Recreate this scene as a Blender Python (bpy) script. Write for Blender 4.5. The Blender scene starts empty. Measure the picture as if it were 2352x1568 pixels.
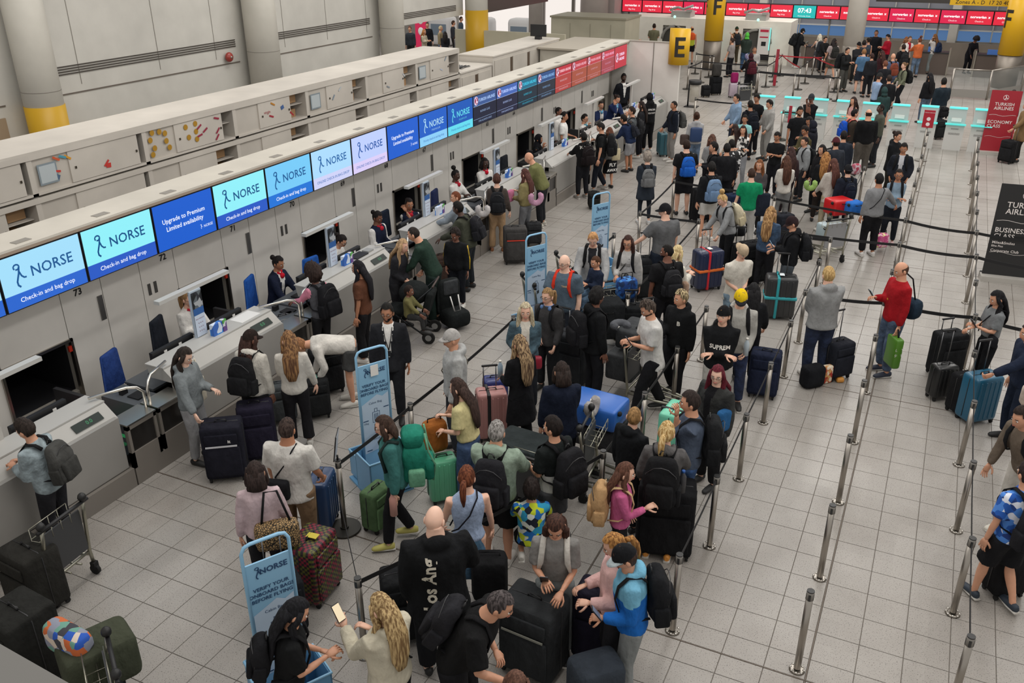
import bpy, bmesh, math, random
from mathutils import Vector as V, Matrix, noise
from mathutils.bvhtree import BVHTree
random.seed(7)
PI = math.pi
SC = bpy.context.scene
COL = SC.collection
# ------------------------------------------------------------------ camera, world, lights, exposure
CAM_H, FPX = 6.408, 2032.56
YAW, PITCH, ROLL = -0.4487, 0.4414, -0.0037
_f = V((math.sin(YAW)*math.cos(PITCH), math.cos(YAW)*math.cos(PITCH), -math.sin(PITCH)))
_r = V((math.cos(YAW), -math.sin(YAW), 0)); _u = _r.cross(_f)
_R = _r*math.cos(ROLL)+_u*math.sin(ROLL); _U = -_r*math.sin(ROLL)+_u*math.cos(ROLL)
cam = bpy.data.cameras.new('camera'); cam.sensor_width = 36; cam.lens = FPX/2352*36
cam.clip_end = 200
co = bpy.data.objects.new('camera', cam); COL.objects.link(co)
co.matrix_world = Matrix(((_R.x, _U.x, -_f.x, 0), (_R.y, _U.y, -_f.y, 0), (_R.z, _U.z, -_f.z, CAM_H), (0, 0, 0, 1)))
SC.camera = co
def at(px, py, z=0.0):           # the point of the level z that stands at this place of the photograph
    d = _f+_R*((px-1176)/FPX)-_U*((py-784)/FPX)
    return V((0, 0, CAM_H))+d*((z-CAM_H)/d.z)
world = bpy.data.worlds.new('hall_light'); SC.world = world; world.use_nodes = True
world.node_tree.nodes['Background'].inputs[0].default_value = (1.0, .965, .92, 1)
world.node_tree.nodes['Background'].inputs[1].default_value = .55
def area(name, loc, sx, sy, power, color=(1, .975, .94)):
    l = bpy.data.lights.new(name, 'AREA'); l.shape = 'RECTANGLE'; l.size = sx; l.size_y = sy
    l.energy = power; l.color = color
    o = bpy.data.objects.new(name, l); COL.objects.link(o); o.location = loc
    return o
for i, y in enumerate((6, 13, 20, 27, 34, 41)):
    for x in (-7, -1.5, 4):
        area('ceiling_or_fill_lamp', (x, y, 8.2), 1.2, 4.5, 136+(40 if y > 25 else 0))
for y in (12, 20, 28):
    area('ceiling_or_fill_lamp', (-15, y, 7.5), 1.0, 4.0, 120)
area('ceiling_or_fill_lamp', (-24, 38, 5.5), 5, 5, 260); area('ceiling_or_fill_lamp', (-7, 48, 6.5), 12, 1.5, 260)  # fill lamps added to brighten the hall beyond the opening and the far hall
SC.view_settings.view_transform = 'Standard'; SC.view_settings.look = 'None'
SC.view_settings.exposure = 0.0; SC.view_settings.gamma = 1; SC.view_settings.use_curve_mapping = False
SC.cycles.max_bounces = 5; SC.cycles.diffuse_bounces = 2; SC.cycles.glossy_bounces = 2
SC.cycles.transmission_bounces = 3; SC.cycles.transparent_max_bounces = 6
# ------------------------------------------------------------------ materials
def lin(h):
    h = h.lstrip('#')
    if len(h) == 3: h = ''.join(c*2 for c in h)
    o = []
    for i in (0, 2, 4):
        c = int(h[i:i+2], 16)/255
        o.append(c/12.92 if c <= .04045 else ((c+.055)/1.055)**2.4)
    return (*o, 1)
_M = {}
def mat(color, kind='plain', color2=None, **k):
    key = (color, kind, color2, tuple(sorted(k.items())))
    if key in _M: return _M[key]
    m = bpy.data.materials.new(kind+'_'+color.lstrip('#')); m.use_nodes = True; _M[key] = m
    nt = m.node_tree; N = nt.nodes; L = nt.links; b = N['Principled BSDF']
    b.inputs['Base Color'].default_value = lin(color)
    def tex(scale, detail=3, stretch=None):
        tc = N.new('ShaderNodeTexCoord'); mp = N.new('ShaderNodeMapping'); L.new(tc.outputs['Object'], mp.inputs[0])
        if stretch: mp.inputs['Scale'].default_value = stretch
        n = N.new('ShaderNodeTexNoise'); n.inputs['Scale'].default_value = scale; n.inputs['Detail'].default_value = detail
        L.new(mp.outputs[0], n.inputs['Vector']); return n, mp
    def mixc(fac, c1, c2):
        x = N.new('ShaderNodeMix'); x.data_type = 'RGBA'; L.new(fac, x.inputs[0])
        x.inputs[6].default_value = c1; x.inputs[7].default_value = c2; L.new(x.outputs[2], b.inputs['Base Color']); return x
    def ramp(fac, a, c):
        x = N.new('ShaderNodeValToRGB'); x.color_ramp.elements[0].position = a; x.color_ramp.elements[1].position = c
        L.new(fac, x.inputs[0]); return x.outputs[0]
    def bump(h, s, d=.01):
        x = N.new('ShaderNodeBump'); x.inputs['Strength'].default_value = s; x.inputs['Distance'].default_value = d
        L.new(h, x.inputs['Height']); L.new(x.outputs[0], b.inputs['Normal'])
    c = lin(color)
    if kind == 'cloth':
        b.inputs['Roughness'].default_value = .92; b.inputs['Specular IOR Level'].default_value = .15
        n, _ = tex(7, 4, (1, 1, .55)); bump(n.outputs[0], .9, .06)
        mixc(ramp(n.outputs[0], .3, .7), tuple(v*.82 for v in c[:3])+(1,), tuple(min(1, v*1.12+.002) for v in c[:3])+(1,))
    elif kind == 'denim':
        b.inputs['Roughness'].default_value = .9
        n, _ = tex(9, 5); bump(n.outputs[0], .8, .05)
        mixc(ramp(n.outputs[0], .35, .65), tuple(v*.6 for v in c[:3])+(1,), tuple(min(1, v*1.35) for v in c[:3])+(1,))
    elif kind == 'hair':
        b.inputs['Roughness'].default_value = .7; b.inputs['Specular IOR Level'].default_value = .2; n, _ = tex(60, 3, (1, 1, .12)); bump(n.outputs[0], .8, .01)
        c2 = lin(color2) if color2 else tuple(min(1, v*1.4+.002) for v in c[:3])+(1,)
        mixc(ramp(n.outputs[0], .4, .62), tuple(v*.7 for v in c[:3])+(1,), c2)
    elif kind == 'skin':
        b.inputs['Roughness'].default_value = .5; b.inputs['Subsurface Weight'].default_value = .0
        n, _ = tex(14, 2); mixc(n.outputs[0], tuple(v*.88 for v in c[:3])+(1,), tuple(min(1, v*1.1) for v in c[:3])+(1,))
    elif kind == 'blotch':      # printed fabric
        b.inputs['Roughness'].default_value = .85; tc = N.new('ShaderNodeTexCoord'); v = N.new('ShaderNodeTexVoronoi')
        v.inputs['Scale'].default_value = k.get('scale', 16); L.new(tc.outputs['Object'], v.inputs['Vector'])
        cr = N.new('ShaderNodeValToRGB'); cr.color_ramp.interpolation = 'CONSTANT'
        sp = N.new('ShaderNodeSeparateColor'); L.new(v.outputs['Color'], sp.inputs[0]); L.new(sp.outputs[0], cr.inputs[0])
        cols = color2.split(','); e = cr.color_ramp.elements; e[0].color = c; e[1].color = lin(cols[-1]); e[1].position = .85
        for i, q in enumerate(cols[:-1]):
            z = e.new((i+1)*.85/len(cols)); z.color = lin(q)
        L.new(cr.outputs[0], b.inputs['Base Color'])
    elif kind == 'leopard':
        b.inputs['Roughness'].default_value = .8; tc = N.new('ShaderNodeTexCoord'); v = N.new('ShaderNodeTexVoronoi')
        v.inputs['Scale'].default_value = 42; v.feature = 'DISTANCE_TO_EDGE'; L.new(tc.outputs['Object'], v.inputs['Vector'])
        mixc(ramp(v.outputs['Distance'], .08, .16), lin('#1c1710'), c)
    elif kind == 'plaid':
        tc = N.new('ShaderNodeTexCoord'); v = N.new('ShaderNodeTexChecker'); v.inputs['Scale'].default_value = 34
        L.new(tc.outputs['Object'], v.inputs['Vector']); w = N.new('ShaderNodeTexChecker'); w.inputs['Scale'].default_value = 9
        L.new(tc.outputs['Object'], w.inputs['Vector'])
        w.inputs['Color1'].default_value = lin('#7c1c30'); w.inputs['Color2'].default_value = lin('#5a5a20')
        x = N.new('ShaderNodeMix'); x.data_type = 'RGBA'; L.new(v.outputs['Fac'], x.inputs[0]); x.inputs[6].default_value = c
        L.new(w.outputs[0], x.inputs[7]); L.new(x.outputs[2], b.inputs['Base Color'])
    elif kind == 'metal':
        b.inputs['Metallic'].default_value = 1; b.inputs['Roughness'].default_value = k.get('rough', .32)
        n, _ = tex(40, 2, (1, 1, .05)); bump(n.outputs[0], .03, .001)
    elif kind == 'glow':
        b.inputs['Roughness'].default_value = .4; b.inputs['Base Color'].default_value = tuple(v*.2 for v in c[:3])+(1,)
        b.inputs['Emission Color'].default_value = c; b.inputs['Emission Strength'].default_value = k.get('s', .9)
    elif kind == 'glass':
        b.inputs['Roughness'].default_value = .08; b.inputs['Alpha'].default_value = k.get('a', .25)
        b.inputs['Specular IOR Level'].default_value = .6
    elif kind == 'tile':
        b.inputs['Roughness'].default_value = .34; b.inputs['Specular IOR Level'].default_value = .35
        tc = N.new('ShaderNodeTexCoord'); g = N.new('ShaderNodeNewGeometry')
        n = N.new('ShaderNodeTexNoise'); n.inputs['Scale'].default_value = 85; n.inputs['Detail'].default_value = 2
        L.new(g.outputs['Position'], n.inputs['Vector'])
        n2 = N.new('ShaderNodeTexNoise'); n2.inputs['Scale'].default_value = .9; n2.inputs['Detail'].default_value = 5
        L.new(g.outputs['Position'], n2.inputs['Vector'])
        x = mixc(ramp(n.outputs[0], .34, .4), tuple(v*.42 for v in c[:3])+(1,), c)
        y = N.new('ShaderNodeMix'); y.data_type = 'RGBA'; y.blend_type = 'MULTIPLY'; y.inputs[0].default_value = 1
        L.new(x.outputs[2], y.inputs[6]); z = N.new('ShaderNodeMix'); z.data_type = 'RGBA'
        L.new(ramp(n2.outputs[0], .3, .6), z.inputs[0]); z.inputs[6].default_value = (.8, .785, .77, 1); z.inputs[7].default_value = (1, 1, 1, 1)
        L.new(z.outputs[2], y.inputs[7])
        oi = N.new('ShaderNodeTexWhiteNoise'); oi.noise_dimensions = '2D'
        sn = N.new('ShaderNodeVectorMath'); sn.operation = 'SNAP'; L.new(g.outputs['Position'], sn.inputs[0])
        sn.inputs[1].default_value = (.4019, .4019, 9); L.new(sn.outputs[0], oi.inputs['Vector'])
        hs = N.new('ShaderNodeHueSaturation'); mr = N.new('ShaderNodeMapRange'); L.new(oi.outputs['Value'], mr.inputs[0])
        mr.inputs[3].default_value = .96; mr.inputs[4].default_value = 1.04; L.new(mr.outputs[0], hs.inputs['Value'])
        L.new(y.outputs[2], hs.inputs['Color']); L.new(hs.outputs[0], b.inputs['Base Color'])
    elif kind == 'wall':
        b.inputs['Roughness'].default_value = .55
        n, _ = tex(1.3, 5); mixc(ramp(n.outputs[0], .3, .7), tuple(v*.9 for v in c[:3])+(1,), tuple(min(1, v*1.05) for v in c[:3])+(1,))
    else:
        b.inputs['Roughness'].default_value = k.get('rough', .5)
    return m
cloth = lambda c: mat(c, 'cloth')
# ------------------------------------------------------------------ mesh builder
class MB:
    def __init__(s): s.v = []; s.f = []; s.m = []; s.s = []
    def add(s, vs, fs, mi=0, smooth=True, M=None):
        o = len(s.v)
        s.v += [tuple(M @ V(p)) for p in vs] if M is not None else [tuple(p) for p in vs]
        s.f += [tuple(i+o for i in f) for f in fs]; s.m += [mi]*len(fs); s.s += [smooth]*len(fs); return s
    def box(s, x0, x1, y0, y1, z0, z1, mi=0, M=None):
        vs = [(x, y, z) for x in (x0, x1) for y in (y0, y1) for z in (z0, z1)]
        return s.add(vs, [(0, 1, 3, 2), (4, 6, 7, 5), (0, 4, 5, 1), (2, 3, 7, 6), (0, 2, 6, 4), (1, 5, 7, 3)], mi, False, M)
    def tube(s, pts, rad, n=8, side=(1, 0, 0), mi=0, M=None, caps=True, smooth=True):
        pts = [V(p) for p in pts]; k = len(pts); side = V(side); vs = []; fs = []
        for i in range(k):
            t = (pts[min(i+1, k-1)]-pts[max(i-1, 0)])
            t = t.normalized() if t.length > 1e-9 else V((0, 0, 1))
            a = side-t*side.dot(t)
            if a.length < 1e-4: a = t.orthogonal()
            a.normalize(); c = t.cross(a); r = rad[i] if isinstance(rad, (list, tuple)) and isinstance(rad[0], (list, tuple)) else None
            if r is None:
                q = rad[i] if isinstance(rad, (list, tuple)) else rad; r = (q, q)
            for j in range(n):
                w = 2*PI*j/n; vs.append(pts[i]+a*(math.cos(w)*r[0])+c*(math.sin(w)*r[1]))
        for i in range(k-1):
            for j in range(n):
                fs.append((i*n+j, i*n+(j+1) % n, (i+1)*n+(j+1) % n, (i+1)*n+j))
        s.add(vs, fs, mi, smooth, M)
        if caps:
            o = len(s.v)-k*n; s.f += [tuple(range(o+n-1, o-1, -1)), tuple(range(o+(k-1)*n, o+k*n))]; s.m += [mi]*2; s.s += [False]*2
        return s
    def cyl(s, x, y, z0, z1, r, n=16, mi=0, r2=None, M=None):
        return s.tube([(x, y, z0), (x, y, z1)], [r, r if r2 is None else r2], n, mi=mi, M=M)
    def ell(s, c, r, n=10, k=6, mi=0, M=None, fn=None):
        vs = []; fs = []
        for i in range(k+1):
            th = PI*i/k
            for j in range(n):
                ph = 2*PI*j/n; d = V((math.sin(th)*math.cos(ph), math.sin(th)*math.sin(ph), math.cos(th)))
                q = fn(d) if fn else 1
                vs.append((c[0]+d.x*r[0]*q, c[1]+d.y*r[1]*q, c[2]+d.z*r[2]*q))
        for i in range(k):
            for j in range(n): fs.append((i*n+j, (i+1)*n+j, (i+1)*n+(j+1) % n, i*n+(j+1) % n))
        return s.add(vs, fs, mi, True, M)
    def rbox(s, c, size, r, n=4, mi=0, M=None, fn=None):    # rounded box
        h = [q/2 for q in size]; r = min(r, *h); vs = []; fs = []
        def ax(hh):
            a = [-hh+r*(1-math.cos(PI/2*i/2)) for i in range(3)]
            return a+[-q for q in a[::-1]] if n < 5 else a+[-hh+r+(2*hh-2*r)*i/(n-2) for i in range(1, n-2)]+[-q for q in a[::-1]]
        A = [ax(q) for q in h]
        for d in range(3):
            u, w = (d+1) % 3, (d+2) % 3
            for sg in (-1, 1):
                o = len(vs)
                for a in A[u]:
                    for b in A[w]:
                        p = [0, 0, 0]; p[d] = sg*h[d]; p[u] = a; p[w] = b
                        q = [max(-h[i]+r, min(h[i]-r, p[i])) for i in range(3)]
                        e = V([p[i]-q[i] for i in range(3)])
                        if e.length > 1e-9: e = e.normalized()*r
                        z = V(q)+e
                        if fn: z = fn(z)
                        vs.append((z[0]+c[0], z[1]+c[1], z[2]+c[2]))
                nw = len(A[w])
                for i in range(len(A[u])-1):
                    for j in range(nw-1):
                        f = (o+i*nw+j, o+(i+1)*nw+j, o+(i+1)*nw+j+1, o+i*nw+j+1)
                        fs.append(f if sg > 0 else f[::-1])
        return s.add(vs, fs, mi, True, M)
    def mesh(s, name, mats):
        me = bpy.data.meshes.new(name); me.from_pydata(s.v, [], s.f)
        me.polygons.foreach_set('material_index', s.m); me.polygons.foreach_set('use_smooth', s.s)
        for m in (mats if isinstance(mats, (list, tuple)) else [mats]): me.materials.append(m)
        me.update(); return me
    def obj(s, name, mats, parent=None, loc=None, rz=0, label=None):
        o = bpy.data.objects.new(name, s.mesh(name, mats)); COL.objects.link(o)
        if parent is not None: o.parent = parent
        if loc is not None: o.location = loc
        if rz: o.rotation_euler = (0, 0, rz)
        if label: o['label'] = label
        return o
_LB = {}
def tag(o, label, cat, group=None):
    if label in _LB and not group: print('DUPLABEL', label)
    _LB[label] = 1
    o['label'] = label; o['category'] = cat
    if group: o['group'] = group
    return o
def thing(name, label, cat, loc=(0, 0, 0), rz=0, group=None):
    o = bpy.data.objects.new(name, None); COL.objects.link(o); o.empty_display_size = .1
    o.location = loc; o.rotation_euler = (0, 0, rz)
    return tag(o, label, cat, group)
def struct(name, mb, m, parent=None):
    o = mb.obj(name, m, parent)
    if parent is None: o['kind'] = 'structure'
    return o
# lettering: a flat text mesh, x to the right and y up, centred, then placed by a matrix
_T = {}
def text_data(s, size, align='CENTER', bold=0.0, sx=1.0):
    key = (s, size, align, bold, sx)
    if key not in _T:
        cu = bpy.data.curves.new('lettering', 'FONT'); cu.body = s; cu.size = size; cu.align_x = align; cu.align_y = 'CENTER'
        cu.resolution_u = 2; cu.offset = bold; cu.space_character = 1.02
        o = bpy.data.objects.new('lettering', cu); COL.objects.link(o); bpy.context.view_layer.update()
        me = o.to_mesh(); _T[key] = ([(v.co.x*sx, v.co.y, 0) for v in me.vertices], [tuple(p.vertices) for p in me.polygons])
        o.to_mesh_clear(); bpy.data.objects.remove(o)
    return _T[key]
def text(mb, s, size, x, y, z=0.0, M=None, mi=0, align='CENTER', bold=0.0, sx=1.0):
    vs, fs = text_data(s, size, align, bold, sx)
    mb.add([(p[0]+x, p[1]+y, z) for p in vs], fs, mi, False, M)
def flat(mb, pts, w, z=0, mi=0, M=None):      # a flat ribbon stroke in the xy plane
    n = len(pts); vs = []
    for i in range(n):
        a = V(pts[max(i-1, 0)]); b = V(pts[min(i+1, n-1)]); d = (b-a); d = V((-d[1], d[0]))
        d = d.normalized()*w/2; p = V(pts[i]); vs += [(p[0]+d[0], p[1]+d[1], z), (p[0]-d[0], p[1]-d[1], z)]
    mb.add(vs, [(2*i, 2*i+1, 2*i+3, 2*i+2) for i in range(n-1)], mi, False, M)
def runner(mb, x, y, s, z, mi=0, M=None):     # a curving line figure with a looped head
    head = [(x+s*(.02+.13*math.cos(t)), y+s*(.36+.11*math.sin(t))) for t in [PI*1.25-i*PI*1.9/10 for i in range(11)]]
    flat(mb, head, s*.07, z, mi, M)
    flat(mb, [(x+s*.13, y+s*.34), (x+s*.08, y+s*.1), (x+s*.0, y-s*.08), (x-s*.07, y-s*.25), (x-s*.06, y-s*.4), (x+s*.04, y-s*.5)], s*.085, z, mi, M)
    flat(mb, [(x+s*.1, y+s*.15), (x+s*.17, y-s*.05), (x+s*.27, y-s*.15), (x+s*.38, y-s*.16)], s*.075, z, mi, M)
def birdlogo(mb, x, y, r, z, mi=0, mi2=1, M=None):
    n = 20; mb.add([(x+r*math.cos(2*PI*i/n), y+r*math.sin(2*PI*i/n), z) for i in range(n)], [tuple(range(n))], mi, False, M)
    mb.add([(x+.86*r*math.cos(2*PI*i/n), y+.86*r*math.sin(2*PI*i/n), z+.002) for i in range(n)], [tuple(range(n))], mi2, False, M)
    flat(mb, [(x-.45*r, y-.75*r), (x-.05*r, y-.35*r), (x+.12*r, y+.05*r), (x-.02*r, y+.45*r), (x-.3*r, y+.72*r)], r*.3, z+.004, mi, M)
    flat(mb, [(x+.05*r, y-.1*r), (x+.45*r, y-.32*r), (x+.75*r, y-.3*r)], r*.26, z+.004, mi, M)
def frame_matrix(origin, xdir, ydir):
    x = V(xdir).normalized(); y = V(ydir).normalized(); z = x.cross(y); o = V(origin)
    return Matrix(((x.x, y.x, z.x, o.x), (x.y, y.y, z.y, o.y), (x.z, y.z, z.z, o.z), (0, 0, 0, 1)))
STEEL = mat('#a8a29a', 'metal'); CHROME = mat('#d8d4cc', 'metal', rough=.3); DSTEEL = mat('#7d7770', rough=.35)
BLACK = mat('#1a1a1c'); RUBBER = mat('#141414', rough=.8); WHITE = mat('#e8e6e2'); GREYP = mat('#8e8e8c')
# ------------------------------------------------------------------ floor: slab, tiles, expansion joints
TS = .4019
slab = MB().box(-40, 14, -2, 62, -.3, -.012)
floor = struct('floor', slab, mat('#867e75', rough=.7))
TILE = mat('#a49f99', 'tile')
def tile_mesh(w, d):
    m = MB(); g = .0018; b = .003; x, y = w/2-g, d/2-g
    vs = [(-x, -y, -.012), (x, -y, -.012), (x, y, -.012), (-x, y, -.012), (-x+b, -y+b, 0), (x-b, -y+b, 0), (x-b, y-b, 0), (-x+b, y-b, 0)]
    m.add(vs, [(4, 5, 6, 7), (0, 1, 5, 4), (1, 2, 6, 5), (2, 3, 7, 6), (3, 0, 4, 7)], 0, False); return m
def cuts(a, b, joints, off):
    out = []; js = [a]+[j for j in joints if a < j < b]+[b]
    for j0, j1 in zip(js, js[1:]):
        p = j0+.006
        n = math.ceil((p-off)/TS-1e-6); q = off+n*TS
        if q-p > .05: out.append((p, q)); p = q
        while p+TS < j1-.006: out.append((p, p+TS)); p += TS
        if j1-.006-p > .03: out.append((p, j1-.006))
    return out
XS = cuts(-8.33, 8.0, [-2.59, -.2, 5.9], .22); YS = cuts(2.4, 47.5, [.6+6.1*i for i in range(1, 8)], 9.0)
YS = [q for q in cuts(2.4, 6.7, [.6], 4.435)]+[q for q in YS if q[0] > 6.69]
cells = [(x, y) for x in XS for y in YS]
cells += [(x, y) for x in cuts(-12.8, -8.33, [], .22) for y in YS if y[0] > 29.7] + [(x, y) for x in cuts(-10.3, -8.33, [], .22) for y in YS if y[0] > 29.7 and 0]
def seen(c):
    p = V(((c[0][0]+c[0][1])/2, (c[1][0]+c[1][1])/2, -CAM_H)); z = p.dot(_f)
    if z < .5: return None
    return abs(p.dot(_R)/z*FPX) < 1230 and abs(p.dot(_U)/z*FPX) < 840, z
cells.sort(key=lambda c: (0 if (seen(c) and seen(c)[0]) else 1, seen(c)[1] if seen(c) else 99))
cache = {}; rest = MB(); nt = 0
for (x0, x1), (y0, y1) in cells:
    w, d = round(x1-x0, 3), round(y1-y0, 3); mx, my = (x0+x1)/2, (y0+y1)/2
    if nt < 300 and seen(((x0, x1), (y0, y1))) and seen(((x0, x1), (y0, y1)))[0]:
        if (w, d) not in cache: cache[w, d] = tile_mesh(w, d).mesh('tile', TILE)
        o = bpy.data.objects.new('tile', cache[w, d]); COL.objects.link(o); o.parent = floor; o.location = (mx, my, 0); nt += 1
    else:
        t = tile_mesh(w, d); rest.add([(a+mx, b+my, c) for a, b, c in t.v], t.f, 0, False)
o = rest.obj('tile_field', TILE, floor); o['kind'] = 'stuff'
o = MB().box(-40, 8, 47.5, 62, -.012, 0).box(8, 14, -2, 62, -.012, 0).box(-40, -12.8, -2, 47.5, -.012, 0).obj('floor_covering', mat('#a09b95', 'tile'), floor)
[MB().box(q-.004, q+.004, 2.4, 47.5, -.01, .001).obj('expansion_joint', mat('#6e6257'), floor) for q in (-.2, -2.59)]
for i in range(1, 8):
    y = .6+6.1*i; MB().box(-8.33, 8, y-.004, y+.004, -.01, .001).obj('expansion_joint', mat('#6e6257'), floor)
# ------------------------------------------------------------------ back wall of the desks and its bulkhead
PANEL = mat('#dedad3', 'wall'); PANEL2 = mat('#c6c0b6', 'wall')
LP = 3.125; OP0 = 6.33-LP*2
wl = MB(); XW = -10.4
wl.box(XW-.12, XW-.03, 0, 29.6, 0, .38).box(XW-.12, XW-.03, 0, 29.6, 1.16, 2.1)
for k in range(10):
    y0 = OP0+k*LP; wl.box(XW-.12, XW-.03, y0+1.06, y0+LP, .38, 1.16)
wl_o = struct('wall_back', wl, mat('#9a958c', 'wall'))
for k in range(10):
    y0 = OP0+k*LP
    for j, (a, b, z) in enumerate(((0, 1.06, 1.18), (1.06, 1.74, .08), (1.74, 2.44, .08), (2.44, LP, .08))):
        if y0+b > 29.6 or y0+a < 0: continue
        MB().box(XW-.03, XW, y0+a+.006, y0+b-.006, z, 2.1).obj('panel', PANEL, wl_o); pan = wl_o.children[-1] if 0 else bpy.data.objects[COL.objects[-1].name]
        if j == 1: MB().box(XW, XW+.02, y0+b-.11, y0+b-.03, 1.25, 1.62).obj('door_handle', mat('#8b8a88', 'metal', rough=.45), pan)
        if j == 3:
            for q in (.12, .24): MB().box(XW, XW+.012, y0+a+q-.025, y0+a+q+.025, 1.3, 1.48).obj('socket_plate', mat('#4a4846'), wl_o)
    if y0 > 0 and y0 < 28:       # baggage opening: dark tunnel with a belt
        t = MB(); t.box(XW-2.2, XW-.12, y0, y0+1.06, .3, .36).box(XW-2.2, XW-.12, y0-.04, y0, .3, 1.16).box(XW-2.2, XW-.12, y0+1.06, y0+1.1, .3, 1.16)
        t.box(XW-2.2, XW-.12, y0, y0+1.06, 1.16, 1.2).box(XW-2.26, XW-2.2, y0, y0+1.06, .3, 1.2)
        t.obj('baggage_tunnel', mat('#232326'), wl_o)
        fr = MB(); fr.box(XW-.03, XW+.03, y0-.03, y0+.01, .3, 1.2).box(XW-.03, XW+.03, y0+1.05, y0+1.09, .3, 1.2).box(XW-.03, XW+.03, y0-.03, y0+1.09, 1.16, 1.2)
        fr.obj('opening_frame', STEEL, wl_o)
        MB().box(XW, XW+.03, y0+1.0, y0+1.06, 1.02, 1.1).obj('stop_lamp', mat('#b03020', rough=.3), wl_o)
for n, p in zip(range(73, 63, -1), range(10)):   # desk numbers on the wall
    y = 7.68+1.565*p; m = MB()
    text(m, str(n), .135, 0, 0, 0, frame_matrix((XW+.004, y, 1.79), (0, 1, 0), (0, 0, 1)), bold=.004); m.obj('desk_number', BLACK, wl_o)
bk = MB(); bk.box(-10.46, -9.9, -1, 29.6, 2.1, 2.84)
bulk = struct('trim_1', bk, mat('#c9c2b6', 'wall'))
MB().box(-10.5, -9.86, -1, 29.62, 2.84, 2.87).obj('top_panel', mat('#d2ccc0', 'wall'), bulk)
MB().box(-9.9, -9.86, -1, 29.62, 2.8, 2.84).obj('edge_strip', mat('#a09080'), bulk)
SW = 1.2155
for i in range(-3, 19):
    y = 6.27+i*SW
    MB().box(-10.07, -9.95, y+.4, y+.62, 2.87, 2.876).obj('top_vent', mat('#8d8880'), bulk)
    MB().box(-10.46, -10.44, y, y+.01, 2.84, 2.874).obj('panel_joint', mat('#8d8880'), bulk) if 0 else None
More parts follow.
